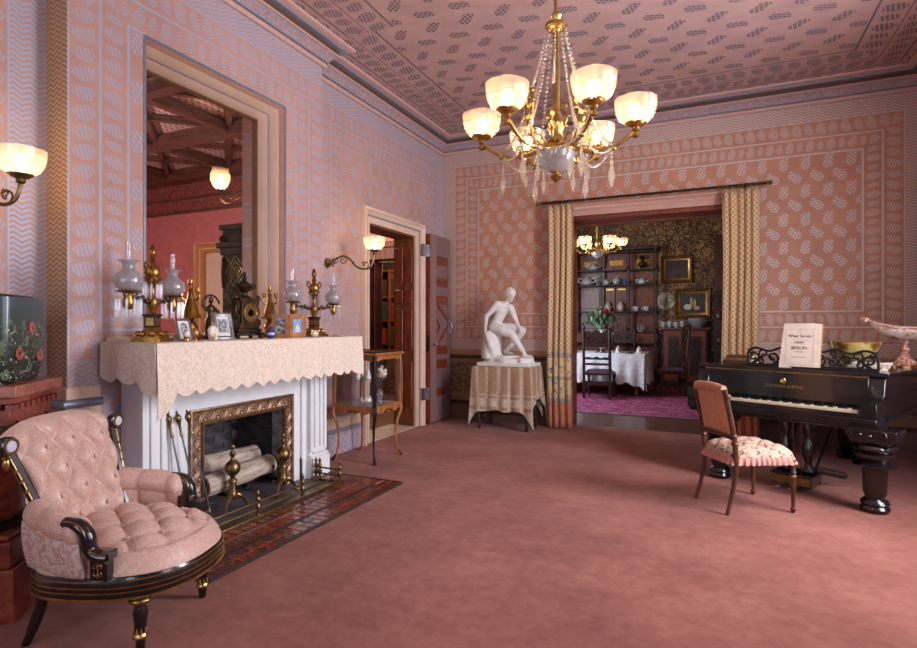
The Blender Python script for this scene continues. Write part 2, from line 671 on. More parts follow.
def dado_mat(name, a, bcol, c):
    m, nt, b = new_mat(name)
    vec = coords(nt)
    n1 = noise(nt, vec, 9, 3, 0.5, 1.6)
    f = (E(nt, n1.outputs[0]) * 26.0).sin().gt(0.15)
    n2 = noise(nt, vec, 5, 2)
    col = mixc(nt, f, ramp(nt, n2.outputs[0], [(0.35, a), (0.65, c)]), bcol)
    nt.links.new(col, b.inputs['Base Color'])
    b.inputs['Roughness'].default_value = 0.5
    return m
M_dadoL = dado_mat('stencilled_dado', (208, 150, 128), (150, 158, 190), (198, 140, 118))
M_dadoB = dado_mat('gold_brown_dado', (150, 108, 68), (84, 72, 58), (138, 98, 62))  # gold-brown ground under a darker curling pattern

# ------------------------------------------------------------------ room shell
XL, XB, XR, YB, YF, ZC = -3.55, -3.36, 2.05, 7.25, -2.5, 4.0
B0, B1 = 1.97, 4.26
D0, D1, DZ = 5.32, 6.40, 2.50
O0, O1, OZ = -1.72, 0.28, 2.76
PZ0, PZ1 = 0.93, 3.80
WH = PZ1 - PZ0

m = MB(); m.box(XL - 0.02, XR + 0.3, YF - 0.3, YB + 0.16, -0.12, 0.0)
struct(m.build('floor', M_carpet))

# left wall: near length, chimney breast, far length with the doorway
wall('wall_left_near', 'x', XL, -0.3, [(YF, B0, PZ0, PZ1 + 0.2)], paper('stencil_left_near', B0 - YF, WH, PINK, SILV), (YF, PZ0))
wall('wall_left_far', 'x', XL, -0.3, [(B1, D0, PZ0, PZ1 + 0.2), (D0, D1, DZ, PZ1 + 0.2), (D1, YB, PZ0, PZ1 + 0.2)], paper('stencil_left_far', YB - B1, WH, PINK, SILV), (B1, PZ0))
G0, G1, GZ0, GZ1 = 2.45, 3.75, 1.27, 3.24           # plate glass opening above the mantel
F0, F1, FZ = 2.78, 3.60, 0.66                       # fire opening
wall('wall_chimney', 'x', XB, -0.49, [(B0, G0, PZ0, PZ1 + 0.2), (G1, B1, PZ0, PZ1 + 0.2), (G0, G1, GZ1, PZ1 + 0.2), (G0, G1, PZ0, GZ0)],
     paper('stencil_chimney', B1 - B0, WH, PINK, SILV, side_zig=False), (B0, PZ0))
mm = MB(); mm.box(XL, XB - 0.001, B0 - 0.004, B0 + 0.01, PZ0, PZ1 + 0.1)
me = mm.mesh('wall_chimney_return'); uv_plan(me, lambda co: (co[0] - XL, co[2]))
struct(link('wall_chimney_return', me, chevron('warm_lit_zigzag', (216, 162, 104), (134, 126, 122), per=0.03, tw=0.062)))  # warm sconce glow put into the tan-gold base of the paper
# lower walls (dado)
wall('wall_left_near_dado', 'x', XL, -0.3, [(YF, B0, 0, PZ0)], M_dadoL)
wall('wall_left_far_dado', 'x', XL, -0.3, [(B1, D0, 0, PZ0), (D1, YB, 0, PZ0)], M_dadoL)
wall('wall_chimney_dado', 'x', XB, -0.49, [(B0, F0 - 0.06, 0, PZ0), (F1 + 0.06, B1, 0, PZ0), (F0 - 0.06, F1 + 0.06, FZ + 0.05, PZ0)], M_dadoL)
# back wall with the wide opening
M_pb = paper('stencil_back', XR - XL, WH, (188, 130, 102), (192, 184, 180))  # same stencil paper, warm lamp tint put into its base colour
wall('wall_back', 'y', YB, 0.3, [(XL - 0.3, O0, PZ0, PZ1 + 0.2), (O1, XR + 0.3, PZ0, PZ1 + 0.2), (O0, O1, OZ, PZ1 + 0.2)], M_pb, (XL, PZ0))
wall('wall_back_dado', 'y', YB, 0.3, [(XL - 0.3, O0, 0, PZ0), (O1, XR + 0.3, 0, PZ0)], M_dadoB)
# right wall and the wall behind the camera, two tall windows each
def windowed(name, axis, c, t, a0, a1, wins, z0, z1, dz):
    r = []
    cur = a0
    for w0, w1 in wins:
        r.append((cur, w0, 0, dz)); r.append((w0, w1, 0, z0)); r.append((w0, w1, z1, dz)); cur = w1
    r.append((cur, a1, 0, dz))
    return r
WZ0, WZ1 = 0.62, 3.25
WR = [(0.83, 2.17), (3.23, 4.57)]
WF = [(-2.57, -1.23), (-0.07, 1.27)]
M_pr = paper('stencil_right', YB - YF, WH, PINK, SILV)
wall('wall_right', 'x', XR, 0.3, windowed('', 'x', 0, 0, YF, YB, WR, WZ0, WZ1, ZC), M_pr, (YF, PZ0))
wall('wall_front', 'y', YF, -0.3, windowed('', 'y', 0, 0, XL, XR, WF, WZ0, WZ1, ZC), paper('stencil_front', XR - XL, WH, PINK, SILV), (XL, PZ0))

def win_obj(n, axis, c, a0, a1):
    g = bpy.data.objects.new('window_%d' % n, None); COL.objects.link(g); struct(g)
    fr = MB()
    def bx(p0, p1, z0, z1, t0, t1):
        if axis == 'x': fr.box(c + t0, c + t1, p0, p1, z0, z1)
        else: fr.box(p0, p1, c - t1, c - t0, z0, z1)
    bx(a0, a0 + 0.07, WZ0, WZ1, 0.08, 0.16); bx(a1 - 0.07, a1, WZ0, WZ1, 0.08, 0.16)
    bx(a0 + 0.07, a1 - 0.07, WZ0, WZ0 + 0.08, 0.08, 0.16); bx(a0 + 0.07, a1 - 0.07, WZ1 - 0.07, WZ1, 0.08, 0.16)
    zm = (WZ0 + WZ1) / 2
    bx(a0 + 0.07, a1 - 0.07, zm - 0.03, zm + 0.03, 0.08, 0.16)
    fr.build('window_frame', M_cream, g)
    for z0, z1 in ((WZ0 + 0.08, zm - 0.03), (zm + 0.03, WZ1 - 0.07)):
        p = MB()
        if axis == 'x': p.box(c + 0.118, c + 0.122, a0 + 0.07, a1 - 0.07, z0, z1)
        else: p.box(a0 + 0.07, a1 - 0.07, c - 0.122, c - 0.118, z0, z1)
        p.build('pane', M_clear, g)
win_obj(2, 'x', XR, *WR[0]); win_obj(3, 'x', XR, *WR[1])
win_obj(4, 'y', YF, *WF[0]); win_obj(5, 'y', YF, *WF[1])

# ceiling with a step round the chimney breast
m = MB()
m.box(XL - 0.3, XR + 0.3, B1, YB + 0.3, ZC, ZC + 0.1)
m.box(XL - 0.3, XR + 0.3, YF - 0.3, B1, ZC, ZC + 0.1)
me = m.mesh('ceiling')
uvl = me.uv_layers.new(name='UVMap')
for p in me.polygons:
    far = sum(me.vertices[i].co.y for i in p.vertices) / len(p.vertices) > B1 + 0.3
    for li in p.loop_indices:
        co = me.vertices[me.loops[li].vertex_index].co
        uvl.data[li].uv = ((co.x - XL) if far else (co.x - XB), co.y - YF)
struct(link('ceiling', me, paper('stencil_ceiling', XR - XL, YB - YF, (190, 154, 148), (112, 106, 114), 'ceiling', 0.6)))

# cornice
LOOP = [(XR, YF), (XR, YB), (XL, YB), (XL, B1), (XB, B1), (XB, B0), (XL, B0), (XL, YF)]
def cove_mat():
    m, nt, b = new_mat('stencilled_cove')
    n1 = noise(nt, coords(nt), 26, 2, 0.5, 1.0)
    f = (E(nt, n1.outputs[0]) * 30.0).sin().gt(0.0)
    nt.links.new(mixc(nt, f, (186, 148, 140), (136, 130, 146)), b.inputs['Base Color'])
    b.inputs['Roughness'].default_value = 0.5
    return m
cor = bpy.data.objects.new('trim_1', None); COL.objects.link(cor); struct(cor)
for nm, mt, pr in (('lower_bead', M_pinktrim, [(0, 3.785), (0.022, 3.785), (0.034, 3.80), (0.034, 3.815), (0.02, 3.83), (0, 3.83)]),
                   ('silver_fillet', M_silvtrim, [(0, 3.83), (0.045, 3.83), (0.045, 3.84), (0, 3.84)]),
                   ('cove', cove_mat(), [(0, 3.84), (0.045, 3.84), (0.06, 3.862), (0.085, 3.885), (0.105, 3.90), (0, 3.90)]),
                   ('upper_bead', M_pinktrim, [(0, 3.90), (0.12, 3.90), (0.128, 3.91), (0.12, 3.92), (0, 3.92)]),
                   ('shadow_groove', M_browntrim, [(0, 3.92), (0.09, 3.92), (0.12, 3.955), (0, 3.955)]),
                   ('ceiling_fillet', M_silvtrim, [(0, 3.955), (0.175, 3.955), (0.175, 3.97), (0, 3.97)]),
                   ('ceiling_mould', M_pinktrim, [(0, 3.97), (0.20, 3.97), (0.225, 3.985), (0.23, 4.0), (0, 4.0)])):
    m = MB(); sweep_h(m, LOOP, pr, True); m.build(nm, mt, cor, fix=True)
# chair rail and baseboards, broken at the openings
RUNS = {'baseboard_right': [(XR, YF), (XR, YB)], 'baseboard_back_right': [(XR, YB), (O1 + 0.17, YB)], 'baseboard_back_left': [(O0 - 0.17, YB), (XL, YB), (XL, D1 + 0.15)],
        'baseboard_left_far': [(XL, D0 - 0.15), (XL, B1)], 'baseboard_left_near': [(XB, 2.15), (XB, B0), (XL, B0), (XL, YF)]}
for k, run in RUNS.items():
    g = bpy.data.objects.new(k, None); COL.objects.link(g); struct(g)
    back = 'back' in k
    m = MB(); sweep_h(m, run, [(0, 0), (0.03, 0), (0.03, 0.2), (0.022, 0.215), (0, 0.215)]); m.build('board', M_browntrim if back else simple('grey_board', (168, 150, 160), 0.5, var=0.2, vscale=40), g, fix=True)
    m = MB(); sweep_h(m, run, [(0, 0.215), (0.012, 0.215), (0.012, 0.265), (0, 0.265)]); m.build('fillet', M_silvtrim if not back else M_dbrass, g, fix=True)
    m = MB(); sweep_h(m, run, [(0, 0.265), (0.016, 0.265), (0.016, 0.38), (0, 0.38)]); m.build('cap', M_cream if not back else simple('tan_band', (132, 96, 64), 0.5), g, fix=True)
    m = MB(); sweep_h(m, run, [(0, 0.80), (0.018, 0.80), (0.018, 0.865), (0, 0.865)]); m.build('rail_bed', M_cream if not back else simple('tan_bed', (140, 98, 66), 0.5), g, fix=True)
    m = MB(); sweep_h(m, run, [(0, 0.865), (0.03, 0.865), (0.045, 0.875), (0.05, 0.89), (0.045, 0.905), (0.03, 0.915), (0, 0.915)])
    m.build('chair_rail', simple('silvered_rail', (128, 132, 150), 0.3, 0.5) if not back else simple('dark_rail', (66, 60, 58), 0.4, 0.2), g, fix=True)
    m = MB(); sweep_h(m, run, [(0, 0.915), (0.016, 0.915), (0.016, 0.975), (0.006, 0.985), (0, 0.985)]); m.build('rail_cap', M_cream if not back else simple('tan_cap', (166, 118, 84), 0.5), g, fix=True)

# architraves
MX = lambda c: Matrix(((0, 0, 1, c), (1, 0, 0, 0), (0, 1, 0, 0), (0, 0, 0, 1)))      # plan x -> Y, plan y -> Z, out -> +X
MY = lambda c: Matrix(((1, 0, 0, 0), (0, 0, -1, c), (0, 1, 0, 0), (0, 0, 0, 1)))     # plan x -> X, plan y -> Z, out -> -Y
def architrave(name, MM, a0, a1, z1, width, mats, z0=None, th=1.0):
    g = bpy.data.objects.new(name, None); COL.objects.link(g); struct(g)
    if z0 is None: pth, cl = [(a0, 0), (a0, z1), (a1, z1), (a1, 0)], False
    else: pth, cl = [(a0, z0), (a0, z1), (a1, z1), (a1, z0)], True
    w = width
    for nm, mt, pr in (('inner_face', mats[0], [(0, 0), (w * 0.42, 0), (w * 0.42, 0.03), (0, 0.022)]),
                       ('silver_bead', mats[1], [(w * 0.42, 0), (w * 0.52, 0), (w * 0.52, 0.04), (w * 0.42, 0.044)]),
                       ('outer_mould', mats[0], [(w * 0.52, 0), (w * 0.92, 0), (w * 0.92, 0.075), (w * 0.8, 0.08), (w * 0.7, 0.055), (w * 0.52, 0.045)]),
                       ('edge_bead', mats[1] if mats[2] is None else mats[2], [(w * 0.92, 0), (w, 0), (w, 0.06), (w * 0.96, 0.08), (w * 0.92, 0.075)])):
        m = MB(); sweep_h(m, pth, [(o_, z_ * th) for o_, z_ in pr], cl); m.v = [tuple(MM @ Vector(v)) for v in m.v]
        m.build(nm, mt, g, fix=True)
    return g
architrave('trim_2', MX(XL), D0, D1, DZ, 0.17, (M_cream, M_silvtrim, M_cream))
M_pinkcas = simple('rose_casing', (196, 150, 132), 0.5, var=0.03)
architrave('trim_3', MY(YB), O0, O1, OZ, 0.15, (M_pinkcas, M_pinkcas, M_pinkcas))
# plate glass window above the mantel, looking into the hall
g = bpy.data.objects.new('window_1', None); COL.objects.link(g); struct(g)
pth = [(G0 + 0.1, GZ0 - 0.02), (G0 + 0.1, GZ1 - 0.12), (G1 - 0.1, GZ1 - 0.12), (G1 - 0.1, GZ0 - 0.02)]
for nm, mt, pr in (('inner_fillet', simple('gilt_fillet', (120, 90, 60), 0.45), [(-0.01, -0.26), (0.004, -0.26), (0.004, -0.205), (-0.01, -0.205)]),
                   ('inner_face', M_cream, [(0, -0.22), (0.10, -0.22), (0.035, -0.13), (0.0, -0.205)]),
                   ('inner_bead', M_silvtrim, [(0.035, -0.22), (0.10, -0.22), (0.042, -0.12), (0.035, -0.13)]),
                   ('splay', M_cream, [(0.042, -0.22), (0.10, -0.22), (0.08, -0.045), (0.042, -0.12)]),
                   ('rose_bead', M_pinkcas, [(0.08, -0.22), (0.10, -0.22), (0.10, 0.004), (0.08, -0.045)]),
                   ('outer_bead', M_silvtrim, [(0.098, -0.05), (0.11, -0.05), (0.114, 0.006), (0.106, 0.016), (0.098, 0.008)])):
    m = MB(); sweep_h(m, pth, pr, False); m.v = [tuple(MX(XB) @ Vector(v)) for v in m.v]; m.build(nm, mt, g, fix=True)
m = MB(); m.box(XB - 0.26, XB + 0.0, G0, G1, GZ0 - 0.02, GZ0 + 0.012); m.build('sill', M_cream, g)
m = MB(); m.box(XB - 0.245, XB - 0.235, G0 + 0.1, G1 - 0.1, GZ0, GZ1 - 0.12); m.build('pane', thin_glass('plate_glass', tint=(0.97, 0.97, 0.98), refl=0.03), g)
# panelled door jamb, sill and lining of the left doorway
g = bpy.data.objects.new('trim_4', None); COL.objects.link(g); struct(g)
m = MB(); m.box(XL - 0.30, XL - 0.001, D1 - 0.02, D1 + 0.0, 0, DZ); m.box(XL - 0.30, XL - 0.001, D0, D0 + 0.02, 0, DZ); m.box(XL - 0.30, XL - 0.001, D0 + 0.02, D1 - 0.02, DZ - 0.02, DZ)
m.build('lining', M_wood, g)
for z0, z1 in ((0.25, 0.85), (1.0, 1.55), (1.62, 1.8), (1.9, 2.36)):
    for x0 in (XL - 0.28, XL - 0.14):
        m = MB(); m.box(x0, x0 + 0.12, D1 - 0.032, D1 - 0.02, z0, z1); m.build('panel', M_mwood, g, bevel=0.008)
m = MB(); m.box(XL - 0.36, XL + 0.03, D0, D1 - 0.02, 0.0, 0.012); m.build('sill', simple('stone_sill', (196, 176, 158), 0.5, var=0.06), g)
# wooden lining of the wide opening
g = bpy.data.objects.new('trim_5', None); COL.objects.link(g); struct(g)
m = MB(); m.box(O0 - 0.001, O0 + 0.03, YB + 0.02, YB + 0.42, 0, OZ); m.build('jamb', M_mwood, g)
m = MB(); m.box(O1 - 0.03, O1 + 0.001, YB + 0.02, YB + 0.42, 0, OZ); m.build('jamb', M_mwood, g)
m = MB(); m.box(O0 + 0.03, O1 - 0.03, YB + 0.02, YB + 0.42, OZ - 0.05, OZ); m.build('head', M_mwood, g)
m = MB(); m.box(O0 + 0.03, O1 - 0.03, YB + 0.34, YB + 0.42, OZ - 0.075, OZ - 0.05); m.build('head_rail', M_mwood, g)

# ------------------------------------------------------------------ open door folded back against the left wall
g = bpy.data.objects.new('door_1', None); COL.objects.link(g); struct(g)
dy0, dy1, dx0, dx1 = 6.60, 7.20, -3.53, -3.41
m = MB(); m.box(dx0, dx1 - 0.008, dy0, dy1, 0.02, 2.56); m.build('leaf', M_mwood, g, bevel=0.004)
def hatch_mat():
    m, nt, b = new_mat('mauve_stencilled_door')
    sp = nt.nodes.new('ShaderNodeSeparateXYZ'); nt.links.new(coords(nt), sp.inputs[0])
    y, z = E(nt, sp.outputs[1]), E(nt, sp.outputs[2])
    f = ((z * 150.0 + y * 150.0).sin()).gt(0.1)
    nt.links.new(mixc(nt, f, (150, 120, 122), (86, 50, 44)), b.inputs['Base Color'])
    b.inputs['Roughness'].default_value = 0.45
    return m
M_hatch = hatch_mat()
m = MB(); m.box(dx1 - 0.008, dx1 + 0.004, dy0 + 0.004, dy0 + 0.16, 0.03, 2.55); m.build('stile', simple('mauve_stile', (142, 106, 102), 0.45), g)
m = MB(); m.box(dx1 - 0.008, dx1 + 0.004, dy1 - 0.08, dy1 - 0.004, 0.03, 2.55); m.build('stile', M_hatch, g)
for z0, z1 in ((0.03, 0.36), (0.86, 0.93), (2.28, 2.55), (1.74, 1.86)):
    m = MB(); m.box(dx1 - 0.008, dx1 + 0.004, dy0 + 0.16, dy1 - 0.08, z0, z1); m.build('rail', M_hatch, g)
for z0, z1 in ((0.42, 0.80), (0.99, 1.68), (1.92, 2.22)):
    m = MB(); m.box(dx1 - 0.008, dx1 - 0.002, dy0 + 0.17, dy1 - 0.09, z0, z1); m.build('panel', M_hatch, g)
    for zz, sg in ((z0, -1), (z1, 1)):
        m = MB(); m.prism([(dy0 + 0.16, zz), (dy1 - 0.08, zz), (dy1 - 0.11, zz - sg * 0.06), (dy0 + 0.19, zz - sg * 0.06)], 0, 0.012, M=MX(dx1 - 0.004)); m.build('moulding', M_mwood, g, fix=True)
for pts in (((dy0 + 0.18, 1.62), (dy1 - 0.1, 1.42)), ((dy0 + 0.18, 1.05), (dy1 - 0.1, 1.30)), ((dy0 + 0.18, 1.40), (dy0 + 0.26, 1.32)), ((dy0 + 0.26, 1.32), (dy0 + 0.18, 1.22))):
    (a, z0), (b_, z1) = pts
    m = MB(); m.prism([(a, z0 - 0.025), (b_, z1 - 0.025), (b_, z1 + 0.025), (a, z0 + 0.025)], 0, 0.012, M=MX(dx1 - 0.004)); m.build('brace', M_mwood, g, fix=True)
for z in (0.42, 2.33):
    m = MB(); m.box(dx1 - 0.09, dx1 - 0.005, dy0 - 0.012, dy0, z - 0.08, z + 0.08); m.box(XL + 0.06, XL + 0.085, D1 + 0.08, dy0 - 0.012, z - 0.08, z + 0.08)
    m.lathe([(0.011, -0.1), (0.011, 0.1)], 10, (dx1 - 0.09, dy0 - 0.016, z)); m.lathe([(0.0, 0.1), (0.014, 0.105), (0.008, 0.125), (0, 0.135)], 8, (dx1 - 0.09, dy0 - 0.016, z))
    m.build('hinge', M_silver, g)
m = MB(); m.lathe([(0.02, 0), (0.02, 0.01), (0.009, 0.014), (0.009, 0.035), (0.02, 0.04), (0.027, 0.055), (0.02, 0.07), (0, 0.075)], 12, M=T(dx1 + 0.004, dy0 + 0.07, 1.08, ry=pi / 2)); m.build('knob', M_silver, g)
m = MB(); m.box(dx1 + 0.004, dx1 + 0.012, dy1 - 0.06, dy1 - 0.02, 1.2, 1.42); m.tube([(dx1 + 0.02, dy1 - 0.04, 1.22), (dx1 + 0.05, dy1 - 0.04, 1.27), (dx1 + 0.05, dy1 - 0.04, 1.35), (dx1 + 0.02, dy1 - 0.04, 1.4)], 0.008); m.build('pull', M_silver, g)
m = MB(); m.box(dx1 - 0.06, dx1 - 0.02, dy0 - 0.006, dy0, 0.98, 1.2); m.build('lock_plate', M_dbrass, g)

# ------------------------------------------------------------------ hall behind the plate glass and the left doorway
HX0, HX1, HY, HZ = -11.0, XL - 0.3, 7.3, 4.15
m = MB(); m.box(HX0, HX1 + 0.3, -1.0, 9.6, -0.12, -0.001); struct(m.build('floor_hall', simple('hall_floor', (120, 84, 60), 0.4, var=0.15, stretch=(1, 8, 1))))
def hall_ceiling_mat():
    m, nt, b = new_mat('stencilled_hall_ceiling')
    sp = nt.nodes.new('ShaderNodeSeparateXYZ'); nt.links.new(coords(nt), sp.inputs[0])
    x, y = E(nt, sp.outputs[0]), E(nt, sp.outputs[1])
    f = ((x * 60.0 + (y * 60.0).sin() * 1.2).sin()).gt(0.1)
    nt.links.new(mixc(nt, f, (176, 100, 96), (206, 196, 196)), b.inputs['Base Color'])
    b.inputs['Roughness'].default_value = 0.5
    return m
g = MB(); g.box(HX0, HX1, -1.0, HY, HZ, HZ + 0.1); hc = struct(g.build('ceiling_hall', hall_ceiling_mat()))
def beam(x0, y0, x1, y1, w, h, drop=0.0, mt=M_dwood):
    L = sqrt((x1 - x0) ** 2 + (y1 - y0) ** 2)
    m = MB(); m.box(0, L, -w / 2, w / 2, -h - drop, -drop); m.box(0, L, -w / 2 - 0.03, w / 2 + 0.03, -h * 0.35 - drop, -h * 0.25 - drop)
    m.build('beam', mt, hc, M=T(x0, y0, HZ, rz=atan2(y1 - y0, x1 - x0)))
M_beam = simple('hall_beam', (88, 50, 34), 0.4, var=0.3, vscale=5, stretch=(1, 5, 5), coat=0.15)
for yy in (2.9, 4.3, 5.7, 7.1):
    beam(HX0, yy, HX1, yy, 0.15, 0.2, 0, M_beam)
for xx in (-4.6, -6.1, -7.6, -9.1):
    beam(xx, -1, xx, HY, 0.12, 0.15, 0, M_beam)
for k in range(4):
    for j in range(3):
        x0, y0 = -4.6 - 1.5 * k, 2.9 + 1.4 * j
        beam(x0, y0, x0 - 1.5, y0 + 1.4, 0.07, 0.09, 0, M_beam)
        beam(x0 - 1.5, y0, x0, y0 + 1.4, 0.07, 0.09, 0, M_beam)
M_hpink = simple('hall_red_paint', (192, 110, 112), 0.5, var=0.05)
HP0, HP1, HPZ = -5.25, -3.95, 2.62
wall('wall_hall_back', 'y', HY, 0.2, [(HX0, -8.55, 0.95, 3.42), (-7.45, HP0, 0.95, 3.42), (-8.55, -7.45, 2.72, 3.42), (HP0, HX1, HPZ, 3.42)], M_hpink)
wall('wall_hall_back_frieze', 'y', HY, 0.2, [(HX0, HX1, 3.42, HZ)], dado_mat('hall_frieze', (150, 70, 66), (100, 54, 54), (160, 76, 70)))
wall('wall_hall_back_dado', 'y', HY, 0.2, [(HX0, -8.55, 0, 0.95), (-7.45, HP0, 0, 0.95)], dado_mat('hall_dado', (130, 50, 46), (70, 34, 30), (140, 56, 50)))
wall('wall_hall_far', 'x', HX0, -0.2, [(-1.0, HY, 0, HZ)], M_hpink)
wall('wall_hall_front', 'y', -1.0, -0.2, [(HX0, HX1, 0, HZ)], M_hpink)
m = MB()
for z0, z1 in ((3.40, 3.45), (3.66, 3.69), (3.95, 4.05)): m.box(HX0, HX1, HY - 0.05, HY, z0, z1)
struct(m.build('trim_6', M_beam))
g = architrave('trim_7', MY(HY), -8.4, -7.6, 2.62, 0.2, (simple('hall_oak', (176, 116, 66), 0.4), M_cream, None))
m = MB(); m.box(-8.4, -7.6, HY + 0.02, HY + 0.08, 0, 2.62); m.build('door_leaf', M_cream, g)
wall('wall_hall_pier', 'y', 5.14, 0.14, [(-5.2, HX1, 0, HZ)], chevron('dark_tiled_paper', (62, 40, 42), (50, 34, 38), per=0.09, tw=0.2, duty=0.85, amp=0.0))
# portal to the library: lintel, posts, curtain and bookcase
g = bpy.data.objects.new('trim_8', None); COL.objects.link(g); struct(g)
m = MB(); m.box(HP0, HP1, HY - 0.04, HY + 0.16, 2.34, 2.62); m.build('lintel', M_wood, g, bevel=0.01)
m = MB(); m.box(HP0, HP1, HY - 0.07, HY - 0.04, 2.52, 2.60); m.build('lintel_mould', M_wood, g, bevel=0.01)
for x in (HP0, HP1 - 0.1):
    m = MB(); m.box(x, x + 0.1, HY - 0.04, HY + 0.16, 0, 2.34); m.build('post', M_wood, g, bevel=0.01)
wall('wall_library', 'y', 9.5, 0.1, [(-7.0, HX1, 0, 4.0)], simple('library_green', (46, 40, 30), 0.7))
wall("wall_library_right", "x", HX1, 0.1, [(HY + 0.25, 9.5, 0, 4.0)], simple('library_brown', (60, 40, 30), 0.7))
wall('wall_library_left', 'x', -7.0, -0.1, [(HY + 0.2, 9.5, 0, 4.0)], simple('library_dim', (60, 40, 30), 0.7))
m = MB(); m.box(-7.0, HX1, HY, 9.6, 4.0, 4.1); struct(m.build('ceiling_library', simple('library_ceiling', (120, 90, 70), 0.7)))

# ------------------------------------------------------------------ dining room shell
DX0, DX1, DYB = -3.5, 0.32, 13.2
m = MB(); m.box(DX0, 2.3, YB + 0.16, DYB + 0.2, -0.12, -0.002)
struct(m.build('floor_dining', simple('dining_floor', (92, 62, 44), 0.28, var=0.3, vscale=3, stretch=(1, 9, 1))))
def damask_dark():
    m, nt, b = new_mat('dark_gilt_paper')
    vec = coords(nt)
    n1 = noise(nt, vec, 10.0, 3, 0.55, 2.2)
    n2 = noise(nt, vec, 3.0, 2, 0.5, 0.4)
    f = (E(nt, n1.outputs[0]) * 20.0).sin().gt(0.05)
    c = ramp(nt, n2.outputs[0], [(0.35, (140, 104, 52)), (0.65, (184, 144, 80))])
    nt.links.new(mixc(nt, f, (62, 36, 32), c), b.inputs['Base Color'])
    b.inputs['Roughness'].default_value = 0.5
    return m
M_dpaper = damask_dark()
wall('wall_dining_back', 'y', DYB, 0.2, [(DX0, DX1, 0, 4.0)], M_dpaper)
wall('wall_dining_right', 'x', DX1, 0.2, [(YB + 0.3, DYB, 0, 4.0)], M_dpaper)
wall('wall_dining_left', 'x', DX0, -0.2, [(YB + 0.3, DYB, 0, 4.0)], M_dpaper)
m = MB(); m.box(DX0, DX1, YB + 0.3, DYB, 4.0, 4.1); struct(m.build('ceiling_dining', simple('dining_ceiling', (170, 130, 90), 0.7)))
# ------------------------------------------------------------------ mantelpiece
CY = 3.17
man = thing('fireplace_mantel', 'white painted wooden fireplace mantel with fluted pilasters', 'mantel', (-3.36, CY, 0))
def L(x, y): return (x + 3.36, y - CY)      # world plan -> mantel plan
def mbox(m, x0, x1, y0, y1, z0, z1): m.box(x0 + 3.36, x1 + 3.36, y0 - CY, y1 - CY, z0, z1)
for s in (-1, 1):
    yo = CY + s * 0.89; yi = CY + s * 0.67
    y0, y1 = min(yo, yi), max(yo, yi)
    # pilaster shaft with three flutes cut as grooves between fillets
    m = MB(); mbox(m, -3.355, -3.165, y0, y1, 0.0, 1.14)
    w = (y1 - y0)
    mbox(m, -3.165, -3.15, y0, y0 + 0.035, 0.24, 1.02); mbox(m, -3.165, -3.15, y1 - 0.035, y1, 0.24, 1.02)
    for k in range(2):
        c = y0 + w * (k + 1) / 3
        mbox(m, -3.165, -3.15, c - 0.016, c + 0.016, 0.27, 0.98)
    mbox(m, -3.165, -3.15, y0 + 0.035, y1 - 0.035, 0.22, 0.27); mbox(m, -3.165, -3.15, y0 + 0.035, y1 - 0.035, 0.98, 1.03)
    m.build('pilaster', M_white, man, bevel=0.004)
    m = MB(); mbox(m, -3.35, -3.13, y0 - 0.02, y1 + 0.02, 0.0, 0.19); mbox(m, -3.35, -3.14, y0 - 0.012, y1 + 0.012, 0.19, 0.215); m.build('plinth', M_white, man, bevel=0.006)
    m = MB(); mbox(m, -3.35, -3.135, y0 - 0.015, y1 + 0.015, 1.035, 1.06); mbox(m, -3.35, -3.12, y0 - 0.03, y1 + 0.03, 1.06, 1.10); mbox(m, -3.35, -3.10, y0 - 0.04, y1 + 0.04, 1.10, 1.145); m.build('capital', M_white, man, bevel=0.006)
    yi2 = CY + s * 0.61
    a0, a1 = min(yi, yi2), max(yi, yi2)
    m = MB(); mbox(m, -3.355, -3.195, a0, a1, 0.0, 1.14); mbox(m, -3.355, -3.185, a0, a1, 0.0, 0.2); m.build('inner_strip', M_white, man, bevel=0.004)
m = MB(); mbox(m, -3.355, -3.22, CY - 0.61, CY - 0.46, 0, 1.14); mbox(m, -3.355, -3.22, CY + 0.46, CY + 0.61, 0, 1.14); mbox(m, -3.355, -3.22, CY - 0.46, CY + 0.46, 0.70, 1.14)
m.build('surround_panel', M_white, man)
m = MB(); mbox(m, -3.355, -2.96, 2.23, 4.09, 1.14, 1.17); mbox(m, -3.355, -2.90, 2.19, 4.13, 1.17, 1.19); mbox(m, -3.355, -2.862, 2.15, 4.165, 1.19, 1.232); m.build('shelf', M_white, man, bevel=0.006)
m = MB(); mbox(m, -3.355, -3.33, 2.18, 4.13, 1.232, 1.27); m.build('back_ledge', M_cream, man)

# brass frame round the fire with embossed arches
M_emb = simple('copper_relief', (190, 150, 128), 0.45, 0.6, var=0.2, vscale=30)
M_frame = simple('bronze_frame', (124, 94, 68), 0.45, 0.6, var=0.2, vscale=30)
fr = thing('fire_surround_frame', 'bronze frame with embossed arches around the fire opening', 'fireplace frame', (-3.22, CY, 0))
pth = [(-0.40, 0), (-0.40, 0.655), (0.40, 0.655), (0.40, 0)]
for nm, mt, pr in (('band', M_frame, [(0, 0.001), (0.098, 0.001), (0.098, 0.012), (0, 0.012)]), ('outer_rib', M_frame, [(0.088, 0.001), (0.108, 0.001), (0.108, 0.026), (0.1, 0.03), (0.088, 0.022)]),
                   ('inner_rib', M_brass, [(-0.004, 0.001), (0.012, 0.001), (0.012, 0.022), (-0.004, 0.022)])):
    m = MB(); sweep_h(m, pth, pr); m.v = [tuple(MX(0) @ Vector(v)) for v in m.v]; m.build(nm, mt, fr, fix=True)
def arch_at(y, z, a):
    m = MB()
    for r, t in ((0.05, 0.006), (0.033, 0.006)):
        m.tube([(0.016, r * cos(q), r * sin(q)) for q in [pi * k / 8 for k in range(9)]], t, 5)
    m.ball((0.016, 0, 0.006), 0.011, 6, 4)
    return m
am = arch_at(0, 0, 0).mesh('arch_ornament')
am.materials.append(M_emb)
